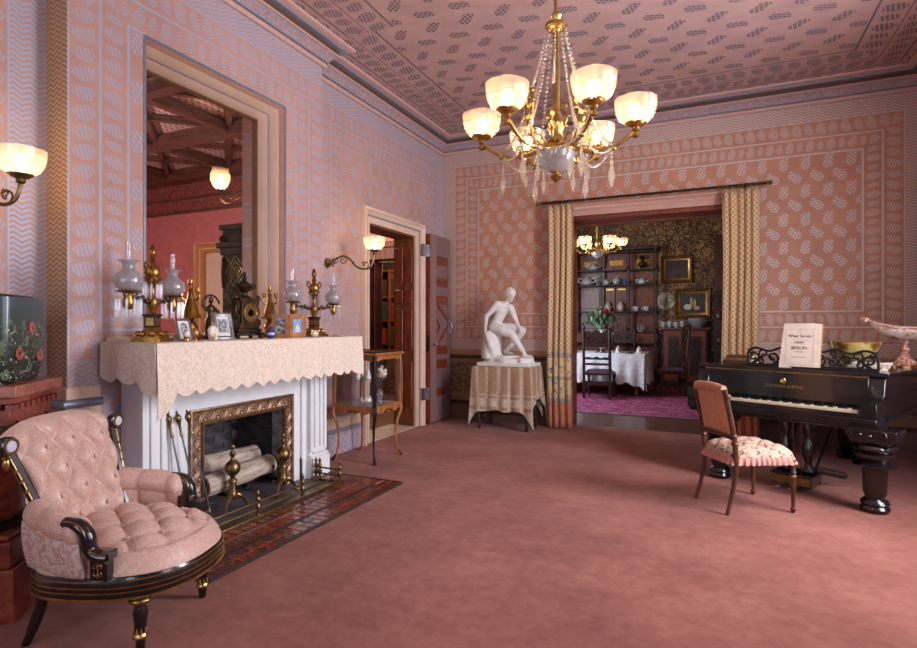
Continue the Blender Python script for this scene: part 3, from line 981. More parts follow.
for k in range(8):
    y = -0.385 + 0.11 * k
    link('arch_ornament', am, None, fr, M=T(0, y, 0.69 - 0.012))
for s in (-1, 1):
    for k in range(6):
        link('arch_ornament', am, None, fr, M=T(0, s * 0.43, 0.07 + 0.105 * k, rx=(pi / 2 if s < 0 else -pi / 2)))

# firebox of sooty bricks
fb = bpy.data.objects.new('wall_firebox', None); COL.objects.link(fb); struct(fb)
M_soot = simple('sooty_brick', (58, 52, 54), 0.75, var=0.45, vscale=7, bmp=0.4, bscale=70)
M_ash = simple('ash_whitened_brick', (176, 176, 182), 0.8, var=0.3, vscale=6, bmp=0.4)
M_mortar = simple('sooty_mortar', (130, 122, 118), 0.9, var=0.4, vscale=9)
m = MB(); m.box(-3.85, -3.80, F0 - 0.06, F1 + 0.06, 0, 0.85); m.box(-3.80, -3.36, F0 - 0.06, F0 - 0.022, 0, 0.85); m.box(-3.80, -3.36, F1 + 0.022, F1 + 0.06, 0, 0.85); m.box(-3.80, -3.36, F0 - 0.06, F1 + 0.06, 0.72, 0.85)
m.box(-3.36, -3.225, F0 - 0.005, F0 + 0.0, 0, 0.70); m.box(-3.36, -3.225, F1, F1 + 0.005, 0, 0.70); m.box(-3.36, -3.225, F0, F1, 0.69, 0.70)
m.build('mortar_bed', M_mortar, fb)
bb = MB(); bb.box(0, 0.012, -0.096, 0.096, -0.032, 0.032); bme = bb.mesh('brick'); bme.materials.append(M_soot)
bb = MB(); bb.box(0, 0.012, -0.096, 0.096, -0.032, 0.032); bme2 = bb.mesh('brick_pale'); bme2.materials.append(M_ash)
bb = MB(); bb.box(0, 0.012, -0.046, 0.046, -0.032, 0.032); bmh = bb.mesh('brick_half'); bmh.materials.append(M_soot)
for r in range(10):
    z = 0.035 + 0.07 * r
    off = 0.1 if r % 2 else 0.0
    for c in range(5):
        y = F0 + 0.02 + 0.2 * c + off - 0.02
        if y > F1 + 0.05: continue
        pale = y < F0 + 0.34 and 2 <= r <= 6
        link('brick', bme2 if pale else bme, None, fb, M=T(-3.80, y, z))
    for c in range(2):
        x = -3.70 + 0.2 * c + (0.05 if r % 2 else 0)
        link('brick', bme2 if (r in (4, 5, 6) and c == 0) else bme, None, fb, M=T(x - 0.0, F0 - 0.022, z, rz=pi / 2))
        link('brick', bme, None, fb, M=T(x, F1 + 0.022, z, rz=-pi / 2))
    link('brick', bmh, None, fb, M=T(-3.42, F0 - 0.022, z, rz=pi / 2)); link('brick', bmh, None, fb, M=T(-3.42, F1 + 0.022, z, rz=-pi / 2))

# hearth
he = bpy.data.objects.new('floor_hearth', None); COL.objects.link(he); struct(he)
M_slate = simple('hearth_slate', (96, 88, 90), 0.45, var=0.2, vscale=5)
M_grout = simple('hearth_grout', (176, 150, 138), 0.6, var=0.1)
M_tile = simple('glazed_red_tile', (122, 56, 40), 0.22, var=0.4, vscale=3.5, coat=0.35)
M_tile2 = simple('glazed_brown_tile', (92, 50, 40), 0.22, var=0.4, vscale=3.5, coat=0.35)
HA0, HA1 = 2.10, 4.06
m = MB(); m.box(-3.80, -2.86, F0 - 0.02 - 0.35, F1 + 0.42, 0.0, 0.016); m.build('slate_slab', M_slate, he)
m = MB(); m.box(-3.13, -2.38, HA0, HA1, 0.0, 0.012); m.build('grout_bed', M_grout, he)
m = MB(); m.box(-2.385, -2.372, HA0 - 0.008, HA1 + 0.008, 0, 0.02); m.box(-3.13, -2.385, HA1 - 0.004, HA1 + 0.008, 0, 0.02); m.box(-3.13, -2.385, HA0 - 0.008, HA0 + 0.004, 0, 0.02); m.build('edge_strip', simple('dark_edging', (60, 42, 38), 0.4), he)
m = MB(); m.box(-2.56, -2.552, HA0 + 0.16, HA1 - 0.16, 0, 0.021); m.box(-2.545, -2.537, HA0 + 0.15, HA1 - 0.15, 0, 0.021); m.build('ridge_strip', simple('ridge_dark', (52, 40, 38), 0.4), he)
def tile_mesh(nm, a, b, mt):
    q = MB(); q.box(-a / 2, a / 2, -b / 2, b / 2, 0, 0.007); me_ = q.mesh(nm); me_.materials.append(mt); return me_
tA, tA2 = tile_mesh('tile', 0.122, 0.058, M_tile), tile_mesh('tile_brown', 0.122, 0.058, M_tile2)
tB, tB2 = tile_mesh('tile_small', 0.062, 0.058, M_tile2), tile_mesh('tile_small_red', 0.062, 0.058, M_tile)
n = 0
for k in range(27):
    y = HA0 + 0.045 + 0.0721 * k
    for x, t0, t1 in ((-2.635, tA, tA2), (-2.775, tA, tA2), (-2.423, tB, tB2), (-2.498, tB, tB2)):
        if y > HA1 - 0.04: continue
        if x < -2.6 and not (HA0 + 0.16 < y < HA1 - 0.14): continue
        link('tile', t0 if random.random() < 0.6 else t1, None, he, M=T(x, y + random.uniform(-.001, .001), 0.011 + random.uniform(0, 0.0015)))
for k in range(8):
    x = -3.09 + 0.0721 * k
    for y in (HA1 - 0.045, HA1 - 0.117, HA0 + 0.045, HA0 + 0.117):
        if x < -2.56: link('tile', tB if random.random() < 0.5 else tB2, None, he, M=T(x, y, 0.0115))

# mantel cloth with scalloped hem
def lace_mat(name, a, b_, sc):
    m, nt, b = new_mat(name)
    v = nt.nodes.new('ShaderNodeTexVoronoi'); v.inputs['Scale'].default_value = sc
    nt.links.new(coords(nt), v.inputs['Vector'])
    n2 = noise(nt, coords(nt), sc * 0.35, 3, 0.6, 1.0)
    f = E(nt, v.outputs[0]) * 0.8 + E(nt, n2.outputs[0]) * 0.5
    nt.links.new(ramp(nt, f.s, [(0.3, a), (0.75, b_)]), b.inputs['Base Color'])
    b.inputs['Roughness'].default_value = 0.85
    bump(nt, b, f.s, 0.5, 0.004)
    return m
M_lace = lace_mat('cream_lace', (206, 182, 160), (226, 206, 188), 55)
cl = thing('mantel_cloth', 'cream lace mantel cloth with scalloped hem over the white mantel shelf', 'cloth', (-3.0, CY, 1.236))
YA, YZ, XF = -1.025, 1.0, 0.148
def top(u, v): return (-0.33 + (XF + 0.33) * v, YA + (YZ - YA) * u, 0.003 + 0.001 * sin(u * 60) * v)
def front(u, v):
    y = YA + (YZ - YA) * u
    e0, e1 = max(0, 1 - (y - YA) / 0.13), max(0, 1 - (YZ - y) / 0.09)
    h = 0.285 + 0.032 * abs(sin((y - YA) * pi / 0.125)) + 0.15 * e0 ** 0.7 + 0.06 * e1
    wav = 0.010 * sin(y * 21) + 0.006 * sin(y * 47 + 1) + 0.022 * (e0 + e1) * sin(v * 3)
    return (XF + 0.004 + wav * v ** 1.2, y, 0.002 - h * v)
def side(s):
    yy = YA if s < 0 else YZ
    def f(u, v):
        x = -0.33 + (XF + 0.33) * u
        h = 0.20 + 0.035 * abs(sin((x + 0.33) * pi / 0.16)) + 0.10 * u ** 4
        return (x, yy + s * (0.004 + 0.008 * sin(x * 30) * v), 0.002 - h * v)
    return f
m = MB(); m.sheet(top, 40, 6, 0.003); m.build('top_cloth', M_lace, cl, fix=True)
m = MB(); m.sheet(front, 200, 12, 0.004); m.build('front_drop', M_lace, cl, fix=True)
for s in (-1, 1):
    m = MB(); m.sheet(side(s), 40, 8, 0.004); m.build('side_drop', M_lace, cl, fix=True)

# fender
fe = thing('brass_fender', 'brass rail fender with ball finials on the tiled hearth', 'fender', (-2.85, 3.2, 0.016))
fy0, fy1 = -0.95, 0.66
m = MB(); m.box(-0.02, 0.035, fy0, fy1, 0, 0.022); m.box(-0.28, -0.02, fy1 - 0.05, fy1, 0, 0.022); m.box(-0.28, -0.02, fy0, fy0 + 0.05, 0, 0.022); m.build('base', M_brass, fe, bevel=0.004)
for z in (0.058, 0.108):
    m = MB(); m.tube([(-0.27, fy1 - 0.025, z), (0.008, fy1 - 0.025, z), (0.008, fy0 + 0.025, z), (-0.27, fy0 + 0.025, z)], 0.0075, 8); m.build('rail', M_brass, fe)
pp = [(0.016, 0), (0.016, 0.01), (0.009, 0.016), (0.013, 0.03), (0.018, 0.045), (0.02, 0.058), (0.017, 0.07), (0.009, 0.08), (0.014, 0.095), (0.019, 0.108), (0.014, 0.12), (0.007, 0.128), (0.012, 0.138), (0.014, 0.148), (0.008, 0.158), (0.003, 0.172), (0, 0.175)]
q = MB(); q.lathe(pp, 12); pm = q.mesh('post'); pm.materials.append(M_brass)
for x, y in ((0.008, fy1 - 0.025), (0.008, 0.17), (0.008, -0.29), (0.008, -0.70), (0.008, fy0 + 0.025), (-0.24, fy1 - 0.025), (-0.20, fy1 - 0.025), (-0.24, fy0 + 0.025)):
    link('post', pm, None, fe, M=T(x, y, 0.02))

# andirons
def andiron():
    a = thing('andiron', '', 'andiron', (0, 0, 0), 0, 'pair of brass andirons')
    m = MB(); m.lathe([(0.045, 0.10), (0.05, 0.112), (0.034, 0.122), (0.027, 0.14), (0.027, 0.21), (0.034, 0.216), (0.03, 0.226), (0.016, 0.24), (0.02, 0.255), (0.034, 0.265), (0.05, 0.285), (0.055, 0.31), (0.05, 0.335), (0.034, 0.355), (0.018, 0.366), (0.012, 0.385), (0.02, 0.40), (0.022, 0.412), (0.014, 0.425), (0.007, 0.44), (0.016, 0.455), (0.017, 0.465), (0.009, 0.478), (0, 0.482)], 16); m.build('column', M_brass, a)
    for s in (-1, 1):
        m = MB(); m.tube(crom([(0.0, 0, 0.115), (0.02, s * 0.04, 0.11), (0.03, s * 0.09, 0.06), (0.035, s * 0.10, 0.02), (0.045, s * 0.125, 0.012)], 5), [0.016] * 8 + [0.012] * 13, 8); m.build('leg', M_brass, a)
    m = MB(); m.box(-0.42, 0.0, -0.012, 0.012, 0.10, 0.125); m.box(-0.42, -0.395, -0.012, 0.012, 0.0, 0.11); m.lathe([(0.006, 0), (0.006, 0.07), (0.014, 0.08), (0.004, 0.10), (0, 0.104)], 8, (-0.1, 0, 0.12)); m.build('billet_bar', M_blackmat, a)
    return a
a1 = andiron(); a1.location = (-3.10, 2.93, 0.016); a1['label'] = 'brass ball andiron at the left of the fire, in front of the log ends'
a2 = copy_tree(a1); a2.location = (-3.06, 3.40, 0.016); a2['label'] = 'brass ball andiron at the right of the fire, beside the brick side wall'

# birch logs
def bark_mat():
    m, nt, b = new_mat('birch_bark')
    mp = nt.nodes.new('ShaderNodeMapping'); mp.inputs['Scale'].default_value = (30, 4, 30); nt.links.new(coords(nt), mp.inputs[0])
    n1 = noise(nt, mp.outputs[0], 1.0, 4, 0.7)
    nt.links.new(ramp(nt, n1.outputs[0], [(0.3, (70, 54, 46)), (0.42, (170, 150, 132)), (0.7, (208, 192, 176))]), b.inputs['Base Color'])
    b.inputs['Roughness'].default_value = 0.85
    bump(nt, b, n1.outputs[0], 0.5, 0.01)
    return m
M_bark = bark_mat(); M_end = simple('log_end', (96, 62, 44), 0.85, var=0.35, vscale=18)
def log(label, y0, y1, x, z, r, tilt=0.0, yaw=0.0):
    t = thing('birch_log', label, 'log', (x, (y0 + y1) / 2, z), yaw, 'birch logs on the andirons')
    hl = (y1 - y0) / 2
    m = MB(); N = 14
    m.lathe([(r * (1 + 0.05 * sin(k * 1.7)), -hl + 2 * hl * k / 8) for k in range(9)], N, M=T(rx=-pi / 2 + tilt), rf=lambda a, zz, k: 1 + 0.04 * sin(3 * a + zz * 4)); m.build('bark', M_bark, t)
    for s in (-1, 1):
        m = MB(); m.lathe([(r * 0.93, 0), (r * 0.9, 0.006), (0, 0.007)], N, M=T(rx=-pi / 2 + tilt) @ T(z=s * hl, rx=0 if s > 0 else pi)); m.build('cut_end', M_end, t)
log('thick birch log lying in front on the andirons', 2.80, 3.44, -3.24, 0.215, 0.075, 0.03)
log('birch log resting behind and above the front log', 2.81, 3.42, -3.38, 0.31, 0.07, -0.05)
log('charred birch log at the back of the fire', 2.85, 3.50, -3.54, 0.20, 0.066)

# fire irons leaning on the left of the opening
def iron(name, label, cat, y, x, kind, lean):
    t = thing(name, label, cat, (x, y, 0.018), 0, 'fire irons beside the hearth')
    base = Vector((0, 0, 0)); topv = Vector((-0.10 + 0.02 * lean, -0.10 - 0.05 * lean, 0.70))
    m = MB(); m.tube([base + (topv - base) * 0.02, topv], 0.006, 8); m.build('shaft', M_steel, t)
    dirq = (topv - base).to_track_quat('Z', 'Y').to_matrix().to_4x4(); dirq.translation = topv
    m = MB(); m.lathe([(0.006, -0.10), (0.012, -0.09), (0.008, -0.07), (0.009, -0.02), (0.014, -0.005), (0.02, 0.015), (0.021, 0.03), (0.014, 0.045), (0.006, 0.055), (0.008, 0.065), (0, 0.075)], 10, M=dirq); m.build('handle', M_brass, t)
    d2 = dirq.copy(); d2.translation = base
    m = MB()
    if kind == 'shovel':
        m.prism([(-0.05, 0), (0.05, 0), (0.055, 0.12), (0.03, 0.15), (-0.03, 0.15), (-0.055, 0.12)], -0.003, 0.003, M=d2 @ T(rx=pi / 2, z=0.005))
    elif kind == 'tongs':
        m.tube([(0, 0.012, 0), (0, 0.02, 0.12), (0, 0.006, 0.34)], 0.005, 6, M=d2); m.tube([(0, -0.012, 0), (0, -0.02, 0.12), (0, -0.006, 0.34)], 0.005, 6, M=d2)
    else:
        m.tube([(0, 0, 0), (0.0, 0.0, 0.1), (0, 0.02, 0.14), (0, 0.035, 0.13)], [0.004, 0.008, 0.007, 0.004], 8, M=d2)
    m.build({'shovel': 'blade', 'tongs': 'jaw', 'poker': 'hook'}[kind], M_steel, t)
iron('fire_poker', 'brass handled poker leaning beside the bronze fire frame, nearest the opening', 'poker', 2.69, -3.02, 'poker', 0.2)
iron('fire_tongs', 'brass handled steel tongs leaning on the white pilaster, between poker and shovel', 'tongs', 2.615, -3.03, 'tongs', 0.0)
iron('fire_shovel', 'brass handled steel fire shovel leaning on the white pilaster, behind the armchair', 'shovel', 2.54, -3.04, 'shovel', -0.4)
# ------------------------------------------------------------------ armchair
def damask(name, a, b_, sc=9.0, thr=0.1, sheen=0.3):
    m, nt, b = new_mat(name)
    n1 = noise(nt, coords(nt), sc, 3, 0.55, 2.0)
    f = (E(nt, n1.outputs[0]) * 28.0).sin()
    nt.links.new(ramp(nt, (f * 0.5 + 0.5).s, [(0.45, a), (0.6, b_)]), b.inputs['Base Color'])
    r = f * -0.12 + 0.5
    nt.links.new(r.s, b.inputs['Roughness'])
    b.inputs['Sheen Weight'].default_value = sheen
    b.inputs['Sheen Tint'].default_value = (1, 0.85, 0.8, 1)
    return m
M_rose = damask('rose_damask', (192, 152, 136), (204, 166, 150), 22)
M_rose2 = damask('rose_damask_outside', (184, 142, 128), (208, 188, 180), 13)
ach = thing('tufted_armchair', 'rose damask buttoned armchair with black and gilt frame by the fireplace', 'armchair', (-2.46, 1.68, 0), R(18))
def plan(a, gx=0.0, gy=0.0):
    # rounded seat outline, a = angle from the front
    cx_, sy_ = cos(a), sin(a)
    rx = (0.42 if cx_ > 0 else 0.27) + gx
    ry = 0.335 + gy
    e = 0.8
    return (rx * abs(cx_) ** e * (1 if cx_ >= 0 else -1), ry * abs(sy_) ** e * (1 if sy_ >= 0 else -1))
NA = 72
ring = [plan(2 * pi * k / NA) for k in range(NA)]
m = MB(); sweep_h(m, ring[::-1], [(-0.03, 0.245), (0.0, 0.245), (0.006, 0.26), (0.006, 0.325), (0.0, 0.335), (-0.03, 0.335)], True)
rail = m.build('seat_rail', M_black, ach, fix=True)
for z, r in ((0.25, 0.006), (0.276, 0.003), (0.297, 0.003), (0.322, 0.003)):
    m = MB(); m.tube([(*plan(2 * pi * k / NA, 0.007, 0.007), z) for k in range(NA)], r, 6, closed=True); m.build('gilt_line', M_gold, rail)
def tuft(p, q):
    return abs(sin(pi * (p + q)) * sin(pi * (p - q))) ** 0.42
def seat_top(u, v):
    a = 2 * pi * u
    x0, y0 = plan(a, 0.0, -0.01)
    rr = v
    x, y = x0 * rr, y0 * rr
    edge = max(0.0, 1 - rr ** 5) ** 0.5
    h = 0.335 + 0.085 * edge + 0.045 * (1 - rr * rr) * edge
    t = tuft(x / 0.19 + 0.1, y / 0.19) if rr < 0.88 else 1.0
    t = t * 0.042 * min(1, (1 - rr) * 4) if rr < 0.999 else 0
    return (x, y, h + t - 0.01 * (1 if rr < 0.88 else 0))
m = MB(); m.grid(seat_top, 120, 44)
m.prism([plan(2 * pi * k / 48, 0.0, -0.01) for k in range(48)], 0.325, 0.346)
cush = m.build('seat_cushion', M_rose, ach, ang=None)
bt = MB(); bt.ball((0, 0, 0), 0.011, 8, 4, (1, 1, 0.5)); btm = bt.mesh('button'); btm.materials.append(M_rose)
for i in range(-4, 5):
    for j in range(-4, 5):
        p, q = (i + j) / 2, (i - j) / 2
        x, y = (p - 0.1) * 0.19, q * 0.19
        if -0.2 < x < 0.3 and abs(y) < 0.26:
            rr = max(abs(x) / (0.42 if x > 0 else 0.27), abs(y) / 0.33)
            if rr < 0.8: link('button', btm, None, cush, M=T(x, y, 0.345 + 0.085 + 0.045 * (1 - rr * rr) - 0.012))
# back: lower edge at the seat, leaning, wider and arched at the top
def back_pt(u, v, front):
    y = (u - 0.5) * 2
    hw = 0.20 + 0.085 * v ** 1.2
    topz = 0.535 * (1 - 0.10 * abs(y) ** 3)
    z = 0.40 + v * topz
    x = -0.205 - 0.14 * v - 0.015 * v * v + 0.05 * (y * y) * (1 - 0.4 * v)
    eu = max(0.0, 1 - abs(y) ** 8) ** 0.5
    ev = max(0.0, 1 - max(0, v) ** 12) ** 0.5
    if front:
        t = tuft(y * hw / 0.16 + 0.5, v * 2.5)
        if v < 0.3: t = max(t, abs(sin(pi * (y * hw / 0.10 + 0.5))) ** 0.5 * (1 - v / 0.3))
        x += (0.035 + 0.055 * t) * eu * ev
    else:
        x -= (0.03 + 0.02 * v ** 6) * eu * ev
        z += 0.0
    return (x, y * hw, z)
m = MB(); m.grid(lambda u, v: back_pt(u, v, True), 72, 64); m.grid(lambda u, v: back_pt(u, v, False), 24, 24, flip=True)
bk = m.build('backrest', M_rose, ach, ang=None)
for r_ in range(5):
    for c in range(-2, 3):
        v = 0.2 + 0.2 * r_
        p = c + (0.5 if r_ % 2 == 0 else 0.0)
        hw = 0.20 + 0.085 * v ** 1.2
        y = p * 0.16 / hw
        if abs(y) < 0.86 and v < 0.95:
            a = back_pt(y / 2 + 0.5, v, True)
            link('button', btm, None, bk, M=T(a[0] + 0.006, a[1], a[2], ry=pi / 2))
# black and gilt back posts
for s in (-1, 1):
    P0 = [back_pt(0.5 + s * 0.5, v, False) for v in (0.05, 0.2, 0.4, 0.6, 0.8, 0.93)]
    pts = [(p[0] - 0.01 + 0.03, p[1] + s * 0.014, p[2]) for p in P0]
    m = MB(); m.tube(crom(pts, 4), 0.02, 8); po = m.build('back_post', M_black, ach)
    m = MB(); m.tube([(p[0] + 0.012, p[1] + s * 0.019, p[2]) for p in pts], 0.004, 6); m.build('gilt_line', M_gold, po)
    for k in range(6):
        f = 0.1 + 0.15 * k
        q = Vector(pts[1]).lerp(Vector(pts[4]), f); m = MB(); m.cbox((q.x + 0.012, q.y + s * 0.016, q.z), (0.012, 0.012, 0.016)); m.build('gilt_notch', M_gold, po)
    tp = pts[-1]
    m = MB(); m.lathe([(0.036, -0.02), (0.04, -0.01), (0.04, 0.012), (0.03, 0.02), (0.02, 0.02)], 20, M=T(tp[0] + 0.02, tp[1] + s * 0.012, tp[2], ry=pi / 2)); me1 = m.build('roundel', M_black, ach)
    m = MB(); m.lathe([(0.034, 0), (0.034, 0.006), (0.027, 0.006), (0.027, 0.001)], 20, M=T(tp[0] + 0.038, tp[1] + s * 0.012, tp[2], ry=pi / 2)); m.build('gilt_ring', M_gold, me1)
    m = MB(); m.lathe([(0.026, 0), (0.022, 0.006), (0, 0.01)], 16, M=T(tp[0] + 0.038, tp[1] + s * 0.012, tp[2], ry=pi / 2)); m.build('medallion', simple('pale_medallion', (196, 190, 200), 0.3), me1)
    m = MB(); m.lathe([(0, -0.06), (0.008, -0.052), (0.016, -0.03), (0.012, -0.012), (0.018, -0.004), (0.006, 0.01)], 10, (tp[0] + 0.02, tp[1] + s * 0.014, tp[2] - 0.045)); m.build('drop_finial', M_gold, me1)
# arms
for s in (-1, 1):
    def arm_in(t): # plan line of the arm, t 0 back .. 1 front
        x = -0.235 + 0.33 * t
        y = s * (0.235 + 0.085 * sin(t * pi * 0.55))
        return x, y
    def armtop(t): return 0.60 - 0.035 * t - 0.02 * t ** 3
    def pad(u, v):
        t = v
        x, y = arm_in(t)
        a = 2 * pi * u
        tt = abs(sin(pi * t * 2.5)) ** 0.5
        r = (0.052 + 0.008 * tt) * (max(0.02, 1 - abs(2 * t - 1) ** 10) ** 0.5)
        return (x + 0.02 * cos(a) * 0, y + s * r * cos(a) * 1.05, armtop(t) - 0.035 + r * sin(a))
    m = MB(); m.grid(pad, 24, 40); m.build('arm_pad', M_rose, ach, ang=None, fix=True)
    def inner(u, v):
        x, y = arm_in(u)
        z = 0.40 + (armtop(u) - 0.44) * v
        tt = abs(sin(pi * u * 2.5)) ** 0.5
        return (x, y - s * (0.035 + 0.02 * tt * (1 - (2 * v - 1) ** 2)), z)
    m = MB(); m.grid(inner, 40, 12, flip=(s < 0)); m.build('arm_inside', M_rose, ach, ang=None)
    def outer(u, v):
        x, y = arm_in(u)
        z = 0.335 + (armtop(u) - 0.40) * v
        return (x, y + s * (0.015 + 0.03 * v + 0.012 * sin(pi * v)), z)
    m = MB(); m.sheet(outer, 24, 10, 0.02); m.build('arm_outside', M_rose2, ach, ang=None, fix=True)
    fx, fy = arm_in(1.0)
    cur = crom([(fx - 0.075, fy + s * 0.02, armtop(1) + 0.012), (fx - 0.015, fy + s * 0.022, armtop(1) + 0.004), (fx + 0.02, fy + s * 0.02, 0.51), (fx + 0.03, fy + s * 0.018, 0.455), (fx + 0.065, fy + s * 0.014, 0.43), (fx + 0.10, fy + s * 0.008, 0.425)], 6)
    m = MB(); m.tube(cur, 0.026, 10, flat=1.15); sp_ = m.build('arm_scroll', M_black, ach)
    for d in (-1, 1):
        m = MB(); m.tube([p + Vector((0.006, d * 0.022, 0.014)) for p in cur], 0.0035, 5); m.build('gilt_line', M_gold, sp_)
    m = MB(); m.box(fx + 0.025, fx + 0.10, fy - 0.02 - s * 0.0, fy + 0.02, 0.33, 0.43); m.box(fx + 0.018, fx + 0.112, fy - 0.027, fy + 0.027, 0.415, 0.45); po = m.build('arm_block', M_black, ach, bevel=0.004)
    m = MB(); yy = fy + s * 0.028
    for x0, x1, z0, z1 in ((0.03, 0.10, 0.444, 0.448), (0.03, 0.034, 0.42, 0.448), (0.03, 0.085, 0.418, 0.422), (0.082, 0.086, 0.418, 0.44), (0.048, 0.086, 0.436, 0.44), (0.046, 0.05, 0.428, 0.44)):
        m.box(fx + x0, fx + x1, yy - 0.003, yy + 0.003, z0, z1)
    m.build('greek_key', M_gold, po)
    m = MB(); yy = fy + s * 0.021; cxx, cz = fx + 0.062, 0.375
    m.tube([(cxx, yy, 0.345), (cxx, yy, 0.405)], 0.003, 5)
    for q in (-1, 1): m.tube(spiral((cxx + q * 0.013, yy, cz + 0.012), 0.013, 0.004, pi if q > 0 else 0, (pi if q > 0 else 0) + q * -4.2, 10), 0.0025, 5); m.tube(spiral((cxx + q * 0.012, yy, cz - 0.012), 0.012, 0.004, pi if q > 0 else 0, (pi if q > 0 else 0) + q * 4.2, 10), 0.0025, 5)
    m.build('gilt_scroll', M_gold, po)
# legs
for s in (-1, 1):
    lx, ly = 0.255, s * 0.225
    m = MB(); m.box(lx - 0.03, lx + 0.03, ly - 0.03, ly + 0.03, 0.235, 0.338)
    m.lathe([(0.012, 0), (0.016, 0.004), (0.018, 0.03), (0.02, 0.06), (0.025, 0.12), (0.03, 0.165), (0.022, 0.185), (0.02, 0.2), (0.03, 0.238)], 14, (lx, ly, 0)); lg = m.build('leg', M_black, ach)
    m = MB(); m.lathe([(0.022, 0.196), (0.042, 0.206), (0.046, 0.217), (0.04, 0.229), (0.024, 0.236)], 16, (lx, ly, 0)); m.build('gilt_collar', M_gold, lg)
    m = MB(); m.lathe([(0.022, 0.052), (0.03, 0.058), (0.03, 0.068), (0.024, 0.076)], 14, (lx, ly, 0))
    for k in range(8): m.lathe([(0.006, 0.076), (0.004, 0.09), (0, 0.105)], 5, (lx + 0.022 * cos(k * pi / 4), ly + 0.022 * sin(k * pi / 4), 0))
    m.build('gilt_crown', M_gold, lg)
    m = MB()
    fx_ = lx + 0.031
    m.tube([(fx_, ly - 0.02, 0.25), (fx_, ly + 0.02, 0.325)], 0.003, 5); m.tube([(fx_, ly + 0.02, 0.25), (fx_, ly - 0.02, 0.325)], 0.003, 5); m.ball((fx_, ly, 0.288), 0.008, 6, 4)
    m.build('gilt_rosette', M_gold, lg)
    m = MB(); m.tube(crom([(-0.17, s * 0.22, 0.30), (-0.185, s * 0.225, 0.2), (-0.215, s * 0.235, 0.09), (-0.25, s * 0.245, 0.0)], 5), [0.028] * 6 + [0.022] * 6 + [0.018] * 4, 8); m.build('leg', M_black, ach)

# ------------------------------------------------------------------ pedestal and jardiniere
def marble(name, a, b_, c):
    m, nt, b = new_mat(name)
    n1 = noise(nt, coords(nt), 6, 6, 0.7, 1.0)
    nt.links.new(ramp(nt, n1.outputs[0], [(0.3, a), (0.5, b_), (0.72, c)]), b.inputs['Base Color'])
    b.inputs['Roughness'].default_value = 0.3
    return m
M_marb = marble('red_marble', (74, 26, 20), (122, 50, 36), (160, 84, 62))
ped = thing('column_pedestal', 'red marble column pedestal with bronze volutes behind the armchair', 'pedestal', (-3.19, 1.475, 0), R(40))
m = MB(); m.box(-0.235, 0.235, -0.235, 0.235, 0, 0.24); m.build('base_block', M_marb, ped, bevel=0.006)
m = MB(); m.box(-0.215, 0.215, -0.215, 0.215, 0.24, 0.36); m.box(-0.2, 0.2, -0.2, 0.2, 0.36, 0.385); m.build('plinth', M_marb, ped, bevel=0.006)
m = MB(); m.lathe([(0.20, 0.385), (0.205, 0.40), (0.2, 0.415), (0.18, 0.42), (0.185, 0.432), (0.175, 0.445)], 28); m.build('base_ring', M_dbrass, ped)
m = MB(); m.lathe([(0.17, 0.445), (0.17, 0.6), (0.155, 0.84)], 28); m.build('column', M_marb, ped)
m = MB(); m.lathe([(0.16, 0.80), (0.168, 0.812), (0.16, 0.825)], 24); m.box(-0.2, 0.2, -0.14, 0.14, 0.85, 0.885)
for sx in (-1, 1):
    for sy in (-1, 1):
        m.tube(spiral((sx * 0.185, sy * 0.15, 0.855), 0.045, 0.008, pi / 2, pi / 2 + sx * -9.5, 26), 0.012, 6)
m.tube([(-0.185, -0.15, 0.90), (0.185, -0.15, 0.90)], 0.012, 6); m.tube([(-0.185, 0.15, 0.90), (0.185, 0.15, 0.90)], 0.012, 6)
m.build('volute_capital', M_dbrass, ped)
m = MB(); m.box(-0.21, 0.21, -0.21, 0.21, 0.885, 0.96); m.box(-0.225, 0.225, -0.225, 0.225, 0.985, 1.015); m.build('architrave', M_marb, ped, bevel=0.004)
m = MB()
for k in range(9):
    a = -0.22 + 0.055 * k
    for t in (-1, 1):
        m.box(a - 0.016, a + 0.016, t * 0.222 - 0.018, t * 0.222 + 0.018, 0.96, 0.985); m.box(t * 0.222 - 0.018, t * 0.222 + 0.018, a - 0.016, a + 0.016, 0.96, 0.985)
m.build('dentils', M_marb, ped)
m = MB(); m.box(-0.25, 0.25, -0.25, 0.25, 1.015, 1.07); m.build('top_slab', marble('pink_marble', (104, 50, 40), (146, 84, 68), (176, 118, 100)), ped, bevel=0.008)

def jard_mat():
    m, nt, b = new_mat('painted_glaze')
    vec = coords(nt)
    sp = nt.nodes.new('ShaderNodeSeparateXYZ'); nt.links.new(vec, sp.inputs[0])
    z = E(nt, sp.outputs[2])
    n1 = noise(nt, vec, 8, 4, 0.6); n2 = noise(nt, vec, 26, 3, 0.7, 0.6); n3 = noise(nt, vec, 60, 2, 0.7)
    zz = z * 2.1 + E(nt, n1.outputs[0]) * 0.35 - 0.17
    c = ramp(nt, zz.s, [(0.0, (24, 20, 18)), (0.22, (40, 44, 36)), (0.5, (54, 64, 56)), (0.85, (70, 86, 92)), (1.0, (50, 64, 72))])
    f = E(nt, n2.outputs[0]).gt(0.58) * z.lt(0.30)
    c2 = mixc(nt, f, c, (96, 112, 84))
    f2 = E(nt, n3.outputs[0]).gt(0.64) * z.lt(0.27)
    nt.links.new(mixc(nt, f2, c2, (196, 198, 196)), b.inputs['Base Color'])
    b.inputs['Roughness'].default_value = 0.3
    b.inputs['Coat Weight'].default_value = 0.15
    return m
jar = thing('square_jardiniere', 'square dark green glazed jardiniere painted with pink flowers on the marble pedestal', 'planter', (-3.19, 1.475, 1.071), R(40))
